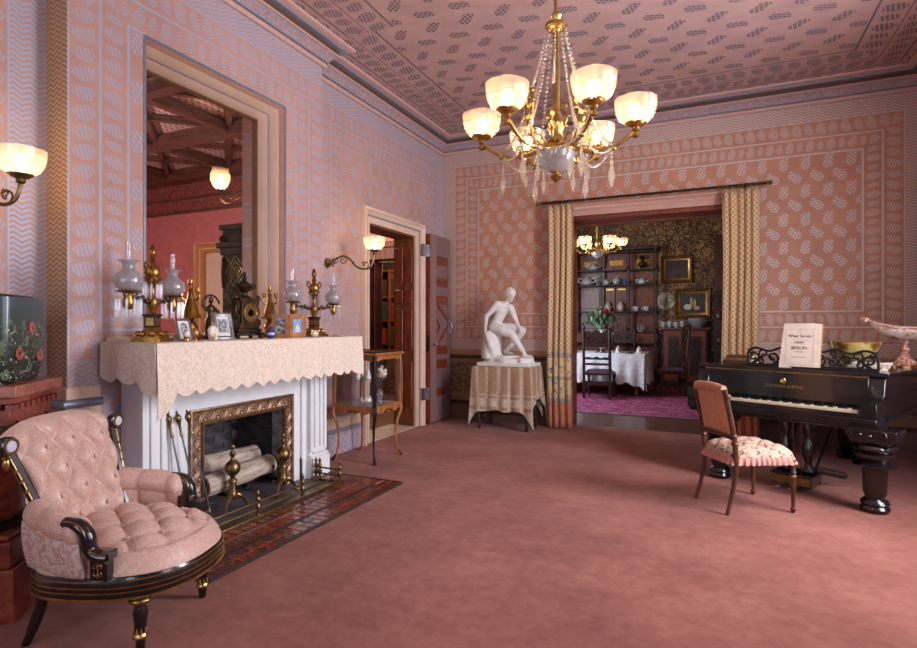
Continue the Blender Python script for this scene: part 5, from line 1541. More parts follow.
shelf_item('porcelain_urn', 'blue and gilt porcelain urn on the vitrine floor at right', 'urn', 0.09, 0.07, lo, [('urn_body', MB().lathe([(0.03, 0), (0.03, 0.008), (0.012, 0.02), (0.03, 0.045), (0.045, 0.08), (0.035, 0.11), (0.02, 0.12), (0.03, 0.135)], 16), M_china2), ('handle', MB().tube(crom([(0, 0.03, 0.12), (0, 0.065, 0.12), (0, 0.06, 0.08), (0, 0.043, 0.075)], 4), 0.005, 6), M_gold), ('handle', MB().tube(crom([(0, -0.03, 0.12), (0, -0.065, 0.12), (0, -0.06, 0.08), (0, -0.043, 0.075)], 4), 0.005, 6), M_gold)])

# ------------------------------------------------------------------ statue on a draped table
tb = thing('statue_table', 'low dark wooden table hidden under the patterned cloth below the statue', 'table', (-2.42, 6.86, 0))
m = MB(); m.box(-0.37, 0.37, -0.23, 0.23, 0.775, 0.80); m.build('tabletop', M_dwood, tb)
m = MB(); m.box(-0.34, 0.34, -0.2, 0.2, 0.70, 0.775); m.build('apron', M_dwood, tb)
for sx in (-1, 1):
    for sy in (-1, 1): m = MB(); m.lathe([(0.016, 0), (0.022, 0.02), (0.018, 0.05), (0.02, 0.3), (0.024, 0.7)], 10, (sx * 0.32, sy * 0.19, 0)); m.build('leg', M_dwood, tb)
for sx in (-1, 1): m = MB(); m.box(sx * 0.32 - 0.014, sx * 0.32 + 0.014, -0.19, 0.19, 0.16, 0.19); m.build('stretcher', M_dwood, tb)
m = MB(); m.box(-0.32, 0.32, -0.014, 0.014, 0.165, 0.185); m.build('stretcher', M_dwood, tb)
def shawl_mat():
    m, nt, b = new_mat('woven_shawl')
    sp = nt.nodes.new('ShaderNodeSeparateXYZ'); nt.links.new(coords(nt), sp.inputs[0])
    x, y, z = E(nt, sp.outputs[0]), E(nt, sp.outputs[1]), E(nt, sp.outputs[2])
    n1 = noise(nt, coords(nt), 30, 3, 0.6, 1.0)
    w_ = (x + y * 0.8)
    col1 = (w_ / 0.30).fract()
    f1 = col1.between(0.15, 0.32) + col1.between(0.62, 0.76)
    hz = z.between(-0.50, -0.40) + z.between(-0.36, -0.345) + z.lt(-0.545)
    tex = (E(nt, n1.outputs[0]) * 30.0).sin().gt(0.1)
    ck = ((x * 240.0).sin() * (z * 240.0).sin()).gt(0.0) * (1.0 - f1) * 0.5
    a = mixc(nt, (f1 + hz).min(1.0), (176, 138, 108), (206, 190, 168))
    a2 = mixc(nt, tex * 0.45 + ck * 0.4, a, (138, 104, 82))
    nt.links.new(a2, b.inputs['Base Color']); b.inputs['Roughness'].default_value = 0.9
    return m
M_shawl = shawl_mat()
tc = thing('patterned_tablecloth', 'tan and cream woven cloth draped over the table under the statue', 'tablecloth', (-2.42, 6.86, 0.801))
TX, TY = 0.385, 0.245
m = MB(); m.sheet(lambda u, v: (-TX + 2 * TX * u, -TY + 2 * TY * v, 0.004), 12, 10, 0.003); m.build('cloth_top', M_shawl, tc, fix=True)
def drop(face):
    def f(u, v):
        s_ = 2 * u - 1
        c = abs(s_) ** 7
        h = (0.555 + 0.012 * sin(s_ * 9) + 0.20 * c) * v
        wv = 0.016 * sin(s_ * 15) * v + 0.035 * v * (1 - c) * 0.4 + 0.03 * c * v
        if face == 'f': return (s_ * (TX + 0.012 + 0.045 * c * v), -TY - 0.004 - wv, 0.003 - h)
        if face == 'b': return (-s_ * (TX + 0.012), TY + 0.004 + wv * 0.3, 0.003 - h * 0.9)
        if face == 'r': return (TX + 0.006 + wv * 1.6, s_ * (TY + 0.008), 0.003 - h * (0.72 + 0.28 * c))
        return (-TX - 0.006 - wv, -s_ * (TY + 0.008), 0.003 - h)
    return f
for q, nm in (('f', 'front_drop'), ('r', 'right_drop'), ('l', 'left_drop'), ('b', 'back_drop')):
    m = MB(); m.sheet(drop(q), 60, 16, 0.004); m.build(nm, M_shawl, tc, fix=True)

st = thing('seated_statue', 'white plaster statue of a seated nude youth on a rocky base', 'statue', (-2.42, 6.88, 0.8062), R(-4))
def remesh(me_list, mb, vox, smooth=4):
    bm = bmesh.new()
    for q in me_list: bm.from_mesh(q)
    me_ = bpy.data.meshes.new('tmp'); t2 = MB(); 
    extra = bpy.data.meshes.new('tmp2'); extra.from_pydata(mb.v, [], mb.f); bm.from_mesh(extra)
    bmesh.ops.remove_doubles(bm, verts=bm.verts, dist=1e-6)
    bmesh.ops.recalc_face_normals(bm, faces=bm.faces)
    bm.to_mesh(me_); bm.free()
    ob = bpy.data.objects.new('tmp', me_); COL.objects.link(ob)
    rm = ob.modifiers.new('r', 'REMESH'); rm.mode = 'VOXEL'; rm.voxel_size = vox; rm.use_smooth_shade = True
    if smooth: sm = ob.modifiers.new('s', 'SMOOTH'); sm.factor = 0.5; sm.iterations = smooth
    dg = bpy.context.evaluated_depsgraph_get()
    out = bpy.data.meshes.new_from_object(ob.evaluated_get(dg))
    bpy.data.objects.remove(ob); return out
V = {'pelvis': ((-0.185, 0.0, 0.51), (0.082, 0.072)), 'waist': ((-0.145, 0.0, 0.60), (0.062, 0.074)), 'chest': ((-0.085, 0.0, 0.715), (0.072, 0.098)), 'upchest': ((-0.045, 0.0, 0.785), (0.055, 0.088)), 'neck': ((0.0, -0.005, 0.835), 0.032), 'skull0': ((0.022, -0.012, 0.875), 0.034),
     'shR': ((-0.10, -0.105, 0.80), 0.042), 'elR': ((-0.245, -0.14, 0.645), 0.03), 'wrR': ((-0.275, -0.11, 0.50), 0.021), 'haR': ((-0.28, -0.085, 0.46), 0.022),
     'shL': ((0.0, 0.10, 0.765), 0.040), 'elL': ((0.055, 0.13, 0.60), 0.029), 'wrL': ((0.13, 0.055, 0.50), 0.020), 'haL': ((0.165, 0.03, 0.475), 0.021),
     'hipR': ((-0.165, -0.07, 0.485), 0.066), 'midR': ((-0.04, -0.085, 0.46), 0.064), 'knR': ((0.09, -0.085, 0.42), 0.046), 'caR': ((0.155, -0.085, 0.32), 0.043), 'anR': ((0.265, -0.085, 0.165), 0.023), 'heR': ((0.262, -0.085, 0.138), 0.025), 'toR': ((0.365, -0.09, 0.128), 0.016),
     'hipL': ((-0.165, 0.075, 0.485), 0.066), 'midL': ((0.0, 0.10, 0.49), 0.060), 'knL': ((0.165, 0.10, 0.46), 0.045), 'caL': ((0.085, 0.11, 0.35), 0.041), 'anL': ((-0.055, 0.09, 0.20), 0.023), 'heL': ((-0.08, 0.088, 0.175), 0.024), 'toL': ((0.025, 0.075, 0.152), 0.016)}
CH = [('pelvis', 'waist'), ('waist', 'chest'), ('chest', 'upchest'), ('upchest', 'neck'), ('neck', 'skull0'), ('upchest', 'shR'), ('shR', 'elR'), ('elR', 'wrR'), ('wrR', 'haR'), ('upchest', 'shL'), ('shL', 'elL'), ('elL', 'wrL'), ('wrL', 'haL'),
      ('pelvis', 'hipR'), ('hipR', 'midR'), ('midR', 'knR'), ('knR', 'caR'), ('caR', 'anR'), ('anR', 'heR'), ('heR', 'toR'), ('pelvis', 'hipL'), ('hipL', 'midL'), ('midL', 'knL'), ('knL', 'caL'), ('caL', 'anL'), ('anL', 'heL'), ('heL', 'toL')]
mb = MB()
def rad(n_):
    r_ = V[n_][1]
    return r_ if not isinstance(r_, tuple) else (r_[0] + r_[1]) / 2
TORSO = ('pelvis', 'waist', 'chest', 'upchest')
for a_, b_ in CH:                      # limbs as tapered volumes, fused below into one surface
    pa, pb = Vector(V[a_][0]), Vector(V[b_][0])
    if a_ in TORSO and b_ in TORSO:
        ra, rb = V[a_][1], V[b_][1]
        for k in range(7):
            f_ = k / 6; c_ = pa.lerp(pb, f_)
            mb.ball(c_, 1.0, 20, 12, (1.06 * (ra[0] * (1 - f_) + rb[0] * f_), 1.12 * (ra[1] * (1 - f_) + rb[1] * f_), 0.06))
        continue
    ra, rb = rad(a_) * 1.12, rad(b_) * 1.12
    if a_ in TORSO: ra = rb * 0.95
    bulge = 1.08 if a_[:2] in ('sh', 'mi', 'ca', 'kn') else 1.0
    mb.tube([pa, pa.lerp(pb, 0.35), pb], [ra, (ra * 0.65 + rb * 0.35) * bulge, rb], 14)
    mb.ball(pa, ra, 14, 10); mb.ball(pb, rb, 14, 10)
for s_ in (-1, 1):
    mb.ball((-0.03, s_ * 0.045, 0.765), 0.042, 12, 8, (0.7, 1.1, 0.8))      # pectorals
HM = T(0.045, -0.018, 0.925, ry=R(22), rz=R(-35))           # head looks down to the right
mb.ball((0, 0, 0.012), 0.066, 20, 14, (1.08, 0.86, 1.12), HM)                    # skull
mb.ball((0.022, 0, -0.035), 0.046, 16, 10, (0.95, 0.82, 1.1), HM)                # jaw
mb.tube([(0.066, 0, 0.012), (0.078, 0, -0.010), (0.083, 0, -0.022), (0.068, 0, -0.027)], [0.008, 0.010, 0.012, 0.008], 8, M=HM)  # nose
for s in (-1, 1):
    mb.ball((0.060, s * 0.024, 0.022), 0.015, 8, 6, (0.8, 1.3, 0.6), HM)          # brow
    mb.ball((0.0, s * 0.058, -0.008), 0.017, 8, 6, (1, 0.5, 1.4), HM)             # ear
mb.ball((0.064, 0, -0.045), 0.014, 8, 6, (0.7, 1.5, 0.5), HM); mb.ball((0.052, 0, -0.072), 0.018, 8, 6, (0.8, 1.1, 0.7), HM)      # lips, chin
for q in range(26):                                                                # curled hair
    a = q * 2.399; zz = 0.2 + 0.8 * (q / 26); rr = sqrt(max(0, 1 - zz * zz))
    px = rr * cos(a)
    if px > 0.75: continue
    mb.ball((0.068 * px - 0.004, 0.056 * rr * sin(a), 0.012 + 0.072 * zz), 0.017, 6, 5, M=HM)
def hand(mb, wr, dirv, side, curl, n=4):
    d = Vector(dirv).normalized(); s = Vector(side).normalized(); nn = d.cross(s)
    for k in range(4):
        ln = (0.036, 0.042, 0.040, 0.031)[k]
        b0 = Vector(wr) + d * 0.012 + s * (0.0105 * (k - 1.5))
        mb.tube([b0, b0 + d * ln * 0.5 - nn * curl * 0.4, b0 + d * ln * 0.8 - nn * curl * 1.6, b0 + d * ln * 0.9 - nn * curl * 2.6], [0.0068, 0.0064, 0.0058, 0.0048], 7)
    b0 = Vector(wr) - s * 0.018
    mb.tube([b0 - d * 0.004, b0 + d * 0.014 - s * 0.010, b0 + d * 0.03 - s * 0.012 - nn * curl], [0.008, 0.0072, 0.0055], 7)
hand(mb, (-0.285, -0.085, 0.452), (-0.3, 0.3, -0.75), (0.8, 0.5, 0), 0.006)
hand(mb, (0.168, 0.028, 0.472), (0.8, -0.5, -0.4), (0.4, 0.8, 0.1), 0.008)
for (tx, ty, tz) in ((0.365, -0.09, 0.128), (0.025, 0.075, 0.152)):
    for k in range(5): mb.tube([(tx - 0.02, ty + 0.009 * (k - 2), tz), (tx + 0.022 - 0.004 * k, ty + 0.010 * (k - 2), tz - 0.006)], [0.008, 0.006], 6)
fig = remesh([], mb, 0.0055, 4)
fig.name = 'figure'
link('figure', fig, M_plaster, st)
mb = MB()
random.seed(3)
def rock(cx_, cy_, z0, z1, hx, hy, seed, j=0.10):
    def f(a, z, k): return 1 + j * sin(3 * a + seed + z * 14) + j * 0.6 * sin(7 * a - seed * 2 + z * 25)
    n_ = 9
    mb.lathe([(0.94 if k in (0,) else 1.0 - 0.10 * k / n_, z0 + (z1 - z0) * k / n_) for k in range(n_ + 1)], 40, M=T(cx_, cy_, 0) @ Matrix.Diagonal((hx, hy, 1, 1)), rf=f)
rock(-0.225, 0.0, 0.09, 0.455, 0.135, 0.15, 1.0, 0.07)
rock(-0.05, 0.03, 0.02, 0.135, 0.30, 0.17, 2.2, 0.05)
rock(0.24, -0.04, 0.02, 0.115, 0.14, 0.13, 4.0, 0.07)
rock(0.05, -0.05, 0.02, 0.10, 0.24, 0.14, 0.3, 0.05)
mb.box(-0.365, 0.385, -0.19, 0.19, 0.0, 0.045)
rk = remesh([], mb, 0.009, 2); rk.name = 'rocky_base'
link('rocky_base', rk, M_plaster, st)

# ------------------------------------------------------------------ curtains and rod
def curtain_mat():
    m, nt, b = new_mat('gold_embroidered_curtain')
    sp = nt.nodes.new('ShaderNodeSeparateXYZ'); nt.links.new(coords(nt), sp.inputs[0])
    uvs = nt.nodes.new('ShaderNodeSeparateXYZ'); nt.links.new(coords(nt, 'UV'), uvs.inputs[0])
    z = E(nt, sp.outputs[2]); u = E(nt, uvs.outputs[0])
    ck = ((u * 150.0).sin() * (z * 105.0).sin())
    base = mixc(nt, ck.gt(0.15), (210, 176, 130), (168, 128, 86))
    n1 = noise(nt, coords(nt), 16, 2, 0.5, 0.6); n2 = noise(nt, coords(nt), 21, 1, 0.5); n3 = noise(nt, coords(nt), 60, 2)
    emb = ramp(nt, n2.outputs[0], [(0.36, (52, 70, 120)), (0.46, (206, 178, 128)), (0.56, (206, 178, 128)), (0.62, (170, 70, 84)), (0.72, (96, 110, 70))])
    bandc = mixc(nt, E(nt, n1.outputs[0]).gt(0.52), (210, 184, 138), emb)
    c = mixc(nt, z.lt(0.98), base, bandc)
    st_ = mixc(nt, E(nt, n3.outputs[0]).gt(0.5), (176, 158, 138), (140, 122, 106))
    grey = z.between(0.90, 0.97) + z.between(0.62, 0.66) + z.between(0.32, 0.38)
    c = mixc(nt, grey.min(1.0), c, st_)
    c = mixc(nt, z.lt(0.32), c, (200, 122, 88))
    nt.links.new(c, b.inputs['Base Color'])
    b.inputs['Roughness'].default_value = 0.6
    b.inputs['Sheen Weight'].default_value = 0.2
    return m
M_curt = curtain_mat()
def curtain(label, x0, x1, folds, ph):
    t = thing('portiere_curtain', label, 'curtain', ((x0 + x1) / 2, 7.10, 0.012))
    w2 = (x1 - x0) / 2
    def f(u, v):
        z = 2.86 * (1 - v)
        s_ = 2 * u - 1
        sp_ = 1 - 0.05 * sin(pi * min(1, v * 1.1)) + 0.03 * v
        am = 0.026 + 0.02 * v
        y = am * sin(folds * pi * u * 2 + ph + 0.5 * sin(v * 4)) + 0.012 * sin(folds * 2.7 * pi * u + v * 3)
        x = s_ * w2 * sp_ + 0.012 * cos(folds * pi * u * 2 + ph) + 0.01 * sin(v * 6)
        return (x, y - 0.02 * v, z)
    m = MB(); m.sheet(f, 120, 36, 0.004); me_ = m.mesh('fabric', None, True)
    nn = 121
    uvl = me_.uv_layers.new(name='UVMap')
    for lp in me_.loops:
        i = lp.vertex_index % (121 * 37); uvl.data[lp.index].uv = ((i % 121) / 120 * w2 * 3.4, me_.vertices[lp.vertex_index].co.z)
    fb_ = link('fabric', me_, M_curt, t)
    m = MB()
    for k in range(18):
        m.lathe([(0.006, 0), (0.006, -0.03), (0.0, -0.034)], 5, (-w2 + 2 * w2 * (k + 0.5) / 18, 0.025 * sin(folds * pi * 2 * (k + 0.5) / 18 + ph) - 0.006, 2.885))
    m.build('pinch_pleats', M_curt, t)
    return t
curtain('gold curtain with embroidered hem band left of the dining room opening, by the statue', -1.96, -1.60, 4.5, 0.4)
curtain('gold checked curtain right of the dining room opening, behind the piano', 0.11, 0.49, 5, 1.1)
rod = thing('curtain_rod', 'long brass curtain rod across the top of the dining room opening', 'curtain rod', (-0.73, 7.10, 2.935))
m = MB(); m.lathe([(0.016, -1.31), (0.016, 1.29)], 12, M=T(ry=pi / 2)); m.build('pole', M_dbrass, rod)
for s in (-1.31, 1.29):
    m = MB(); m.lathe([(0.016, 0), (0.024, 0.01), (0.02, 0.02), (0.028, 0.04), (0.02, 0.06), (0, 0.068)], 12, M=T(x=s, ry=pi / 2 if s > 0 else -pi / 2)); m.build('finial', M_brass, rod)
for s in (-1.13, 1.10):
    m = MB(); m.box(s - 0.012, s + 0.012, 0.0, 0.09, -0.012, 0.012); m.box(s - 0.02, s + 0.02, 0.085, 0.092, -0.04, 0.04); m.build('bracket', M_dbrass, rod)
rg = MB(); rg.tube([(0, 0.026 * cos(a), 0.026 * sin(a) - 0.008) for a in [2 * pi * k / 14 for k in range(14)]], 0.004, 6, closed=True); rgm = rg.mesh('ring'); rgm.materials.append(M_brass)
for k in range(9): link('ring', rgm, None, rod, M=T(-1.20 + 0.038 * k, rz=0.1 * ((k % 3) - 1)))
for k in range(9): link('ring', rgm, None, rod, M=T(0.86 + 0.04 * k, rz=0.1 * ((k % 3) - 1)))
# ------------------------------------------------------------------ grand piano
pn = thing('grand_piano', 'black concert grand piano with carved music desk and heavy turned legs', 'piano', (1.17, 5.0, 0), R(-27.4))
PW = 1.42
def piano_plan(off=0.0):
    p = [(-PW - off, -0.0 - off), (0.0 + off, -0.0 - off), (off, 1.0)]
    bent = bez((off, 1.0, 0), (off, 1.35, 0), (-0.36 + off, 1.4, 0), (-0.50 + off * 0.7, 1.72, 0), 14)
    p += [(q.x, q.y) for q in bent[1:]]
    tail = bez((-0.50 + off * 0.7, 1.72, 0), (-0.58 + off * 0.5, 1.93 + off, 0), (-0.75, 1.96 + off, 0), (-0.95, 1.88 + off, 0), 8)
    p += [(q.x, q.y) for q in tail[1:]]
    p += [(-PW - off, 1.64 + off)]
    return p
m = MB(); m.prism(piano_plan(0), 0.63, 0.955); m.build('case', M_black, pn, fix=True)
m = MB(); m.prism(piano_plan(0.012), 0.63, 0.66); m.prism(piano_plan(0.022), 0.66, 0.675); m.build('base_moulding', M_black, pn, fix=True)
m = MB(); m.prism(piano_plan(0.010), 0.80, 0.812); m.build('side_moulding', M_black, pn, fix=True)
m = MB(); m.prism(piano_plan(0.018), 0.957, 0.985); lid = m.build('lid', M_black, pn, bevel=0.004, fix=True)
m = MB(); m.box(-PW + 0.02, -0.02, 0.42, 0.424, 0.9855, 0.9875); m.build('lid_joint', M_blackmat, lid)
m = MB(); m.box(-PW + 0.06, -0.10, -0.022, -0.019, 0.945, 0.957); m.build('brass_hinge', M_brass, lid)
# keybed, arms, fallboard, key slip
m = MB(); m.box(-PW, 0.0, -0.23, 0.0, 0.60, 0.665); m.box(-PW + 0.01, -0.01, -0.215, 0.0, 0.575, 0.60); m.build('keybed', M_black, pn, bevel=0.006)
for x0 in (-PW, -0.10):
    poly = [(-0.225, 0.665), (0.0, 0.665), (0.0, 0.955), (-0.02, 0.93), (-0.045, 0.82), (-0.09, 0.785), (-0.225, 0.775)]
    m = MB(); m.prism(poly, x0, x0 + 0.10, M=Matrix(((0, 0, 1, 0), (1, 0, 0, 0), (0, 1, 0, 0), (0, 0, 0, 1)))); m.build('cheek', M_black, pn, bevel=0.005, fix=True)
m = MB(); m.box(-PW + 0.10, -0.10, -0.226, -0.205, 0.665, 0.70); m.build('key_slip', M_black, pn, bevel=0.004)
m = MB(); m.box(-PW + 0.10, -0.10, -0.03, -0.002, 0.735, 0.945); fbd = m.build('fallboard', M_black, pn, bevel=0.004)
xm = -PW / 2
Mt = T(xm + 0.02, -0.0312, 0.835, rx=pi / 2)
text_part('lettering', 'STEINWAY & SONS', 0.034, M_gold, fbd, Mt)
m = MB(); m.tube([(xm + 0.02 - 0.014, -0.0315, 0.872), (xm + 0.02 - 0.018, -0.0315, 0.885), (xm + 0.02 - 0.008, -0.0315, 0.90)], 0.0022, 5); m.tube([(xm + 0.02 + 0.014, -0.0315, 0.872), (xm + 0.02 + 0.018, -0.0315, 0.885), (xm + 0.02 + 0.008, -0.0315, 0.90)], 0.0022, 5)
for q in (-0.005, 0.0, 0.005): m.tube([(xm + 0.02 + q, -0.0315, 0.868), (xm + 0.02 + q, -0.0315, 0.898)], 0.0013, 4)
m.box(xm + 0.02 - 0.02, xm + 0.02 + 0.02, -0.033, -0.0305, 0.863, 0.868)
m.build('lyre_emblem', M_gold, fbd)
M_ivory = simple('ivory_key', (224, 206, 176), 0.3, var=0.04, vscale=20)
kw = (PW - 0.24) / 52
m = MB(); b0 = MB()
for k in range(52):
    x0 = -PW + 0.12 + kw * k
    m.box(x0 + 0.0006, x0 + kw - 0.0006, -0.203, -0.05, 0.69, 0.716)
    if k % 7 in (0, 1, 3, 4, 5) and k < 51: b0.box(x0 + kw * 0.72, x0 + kw * 1.28, -0.15, -0.05, 0.70, 0.729)
tag(m.build('white_keys', M_ivory, pn), kind='stuff'); tag(b0.build('black_keys', M_black, pn), kind='stuff')
# legs
LEG = [(0.062, 0.0), (0.075, 0.01), (0.08, 0.03), (0.07, 0.05), (0.078, 0.065), (0.07, 0.085), (0.052, 0.10), (0.055, 0.12), (0.062, 0.135), (0.066, 0.30), (0.07, 0.315), (0.115, 0.335), (0.118, 0.345), (0.08, 0.362), (0.085, 0.375), (0.102, 0.40), (0.105, 0.42), (0.09, 0.435), (0.11, 0.45), (0.118, 0.468), (0.105, 0.485), (0.075, 0.50)]
def flute(a, z, k): return 1 - (0.09 * (0.5 + 0.5 * cos(16 * a)) if 0.13 < z < 0.305 else 0)
LEG = [(r_ * (1.16 if z_ < 0.49 else 1.0), z_) for r_, z_ in LEG]
m = MB(); m.lathe(LEG, 64, rf=flute); lgm = m.mesh('leg', 30); lgm.materials.append(M_black)
def oct_block():
    m = MB(); m.prism([(-0.12, 0.50), (0.12, 0.50), (0.15, 0.56), (0.155, 0.60), (-0.155, 0.60), (-0.15, 0.56)], -0.11, 0.11, M=T(rx=pi / 2)); m.box(-0.085, 0.085, -0.085, 0.085, 0.485, 0.51); return m
for x, y, rz in ((-0.03, -0.15, 0), (-1.17, -0.13, 0), (-0.72, 1.56, 0)):
    lg = link('leg', lgm, None, pn, M=T(x, y, 0, rz=rz))
    m = oct_block(); m.build('leg_block', M_black, lg, bevel=0.006, fix=True)
    m = MB()
    for s in (-1, 1):
        m.tube(spiral((s * 0.07, -0.112, 0.555), 0.032, 0.008, pi / 2, pi / 2 - s * 7, 18), 0.008, 6)
    m.ball((0, -0.112, 0.55), 0.02, 8, 6); m.build('carving', M_black, lg)
    m = MB(); m.box(-0.13, 0.04, -0.08, 0.14, 0.60, 0.632); m.build('leg_plate', M_black, lg)
# lyre
ly = MB(); lx = -0.605
for s in (-1, 1):
    ly.lathe([(0.03, 0.14), (0.045, 0.16), (0.03, 0.20), (0.024, 0.23), (0.04, 0.27), (0.05, 0.32), (0.045, 0.37), (0.028, 0.41), (0.026, 0.44), (0.042, 0.47), (0.046, 0.52), (0.04, 0.60)], 14, (lx + s * 0.085, 0.02, 0))
lyo = ly.build('lyre_posts', M_black, pn)
m = MB(); m.box(lx - 0.145, lx + 0.145, -0.10, 0.12, 0.045, 0.14); m.box(lx - 0.155, lx + 0.155, -0.11, 0.13, 0.125, 0.145); m.build('pedal_box', M_black, lyo, bevel=0.006)
m = MB(); m.box(lx - 0.14, lx + 0.14, -0.103, -0.1, 0.06, 0.12); m.build('brass_plate', M_brass, lyo)
for s in (-1, 1):
    m = MB(); m.box(lx + s * 0.05 - 0.014, lx + s * 0.05 + 0.014, -0.22, -0.1, 0.05, 0.062); m.lathe([(0.024, 0.05), (0.024, 0.062)], 12, (lx + s * 0.05, -0.22, 0)); m.build('pedal', M_silver, lyo)
    m = MB(); m.tube([(lx + s * 0.03, 0.03, 0.14), (lx + s * 0.03, 0.03, 0.6)], 0.005, 6); m.build('rod', M_brass, lyo)
    m = MB(); m.tube([(lx + s * 0.10, 0.1, 0.14), (lx + s * 0.16, 0.5, 0.63)], 0.011, 8); m.build('brace', M_black, lyo)
m = MB(); m.box(lx - 0.16, lx + 0.16, -0.06, 0.10, 0.595, 0.632); m.build('lyre_head', M_black, lyo)
m = MB(); m.tube([(lx + 0.10, 0.12, 0.16), (lx + 0.24, 0.34, 0.10)], 0.028, 10); m.build('rear_brace', M_dwood, lyo)
# fretwork music desk
md = MB(); mx0, mx1, my = -1.03, -0.07, 0.085
zz0 = 0.987
md.box(mx0, mx1, my - 0.012, my + 0.012, zz0, zz0 + 0.022)
def scr(cx_, cz, r, a0, turns, rr=0.0085): md.tube(spiral((cx_, my, cz), r, r * 0.25, a0, a0 + turns, 26), rr, 6, flat=1.0)
cxm = (mx0 + mx1) / 2
for s in (-1, 1):
    for k, (dx, dz, r, a0, tn) in enumerate(((0.08, 0.075, 0.055, -pi / 2, 7.5), (0.18, 0.06, 0.04, pi / 2, -7.5), (0.18, 0.125, 0.03, -pi / 2, 7), (0.27, 0.075, 0.05, -pi / 2, -7.5), (0.345, 0.11, 0.042, -pi / 2, 7.5), (0.36, 0.045, 0.03, pi / 2, -7), (0.425, 0.075, 0.048, -pi / 2, -8), (0.455, 0.13, 0.026, pi, 6))):
        scr(cxm + s * dx, zz0 + dz, r, a0 if s > 0 else pi - a0, tn * s)
    top_ = crom([(cxm, my, zz0 + 0.15), (cxm + s * 0.1, my, zz0 + 0.135), (cxm + s * 0.2, my, zz0 + 0.16), (cxm + s * 0.3, my, zz0 + 0.13), (cxm + s * 0.4, my, zz0 + 0.155), (cxm + s * 0.47, my, zz0 + 0.12), (cxm + s * 0.48, my, zz0 + 0.01)], 5)
    md.tube(top_, 0.010, 6)
    md.tube(crom([(cxm + s * 0.02, my, zz0 + 0.02), (cxm + s * 0.13, my, zz0 + 0.09), (cxm + s * 0.23, my, zz0 + 0.03), (cxm + s * 0.32, my, zz0 + 0.10), (cxm + s * 0.44, my, zz0 + 0.02)], 5), 0.008, 6)
md.build('music_desk', M_blackmat, pn)
m = MB(); m.box(mx0 - 0.03, mx1 + 0.02, my - 0.06, my - 0.035, zz0 - 0.001, zz0 + 0.012); m.build('desk_ledge', M_blackmat, pn)

PM = pn.matrix_basis.copy()
PM = Matrix.Translation((1.17, 5.0, 0)) @ Matrix.Rotation(R(-27.4), 4, 'Z')
def on_piano(name, label, cat, x, y, z, rz=0.0, group=None):
    w_ = PM @ Vector((x, y, z))
    return thing(name, label, cat, tuple(w_), R(-27.4) + rz, group)
# sheet music leaning on the desk
sm = on_piano('sheet_music', 'old cream sheet music booklet propped on the piano music desk', 'sheet music', -0.60, 0.028, 0.988, R(4))
Ml = T(rx=pi / 2 - R(9))
M_oldpaper = simple('aged_paper', (204, 186, 170), 0.75, var=0.06, vscale=7)
for k, mt in ((0, M_oldpaper), (1, simple('page_edge', (186, 150, 112), 0.8))):
    m = MB(); m.prism([(-0.145 + 0.010 * k, 0.0), (0.145 + 0.012 * k, 0.0), (0.150 + 0.012 * k, 0.365), (0.1, 0.372), (-0.12 + 0.01 * k, 0.37)], -0.004 * k - 0.004, -0.004 * k, M=Ml); m.build('cover' if k == 0 else 'inner_pages', mt, sm, fix=True)
M_fink = simple('faded_ink', (86, 78, 78), 0.8)
def bord(w, h, z0, t_):
    m = MB(); cz = 0.185 + z0
    for x0, x1, a0, a1 in ((-w, w, cz - h, cz - h + t_), (-w, w, cz + h - t_, cz + h), (-w, -w + t_, cz - h, cz + h), (w - t_, w, cz - h, cz + h)): m.box(x0, x1, a0, a1, 0.0, 0.0006, Ml)
    m.build('print_border', simple('pale_ink', (160, 146, 136), 0.8), sm)
bord(0.105, 0.15, -0.01, 0.0015); bord(0.098, 0.142, -0.01, 0.001)
for txt, sz, y in (('West Series', 0.034, 0.265), ('of', 0.014, 0.30), ('Lieder', 0.03, 0.215), ('BERLIN', 0.036, 0.165), ('for the Piano', 0.013, 0.135), ('Published for the Author', 0.011, 0.09)):
    text_part('print_line', txt, sz, M_ink if sz > 0.032 else M_fink, sm, Ml @ T(0, y, 0.0008), ext=0.0002)
# books at the left end, bowl, papers and footed dish
for k, (nm, col, w_, d_, h_, lab) in enumerate((('book', (96, 66, 44), 0.26, 0.19, 0.028, 'brown leather book lowest in the small stack on the piano'), ('book', (138, 104, 64), 0.24, 0.18, 0.022, 'tan book in the middle of the small stack on the piano'), ('book', (84, 52, 38), 0.22, 0.17, 0.024, 'dark brown book on top of the small stack on the piano'))):
    z = 0.9855 + sum((0.0285, 0.0225, 0.0)[:k])
    b_ = on_piano(nm, lab, 'book', -1.18, 0.30, z, R(6 * (k - 1)), 'books stacked on the piano')
    mt = simple('leather_%d' % k, col, 0.6, var=0.1)
    m = MB(); m.box(-w_ / 2, w_ / 2, -d_ / 2, d_ / 2, 0, 0.003); m.box(-w_ / 2, w_ / 2, -d_ / 2, d_ / 2, h_ - 0.003, h_); m.box(-w_ / 2, w_ / 2, -d_ / 2, -d_ / 2 + 0.003, 0.003, h_ - 0.003); m.build('cover', mt, b_)
    m = MB(); m.box(-w_ / 2 + 0.004, w_ / 2 - 0.004, -d_ / 2 + 0.003, d_ / 2 - 0.005, 0.003, h_ - 0.003); m.build('page_block', M_oldpaper, b_)
bw = on_piano('flowered_bowl', 'large yellow glazed bowl with painted flowers on the piano lid', 'bowl', -0.42, 0.75, 0.9855)
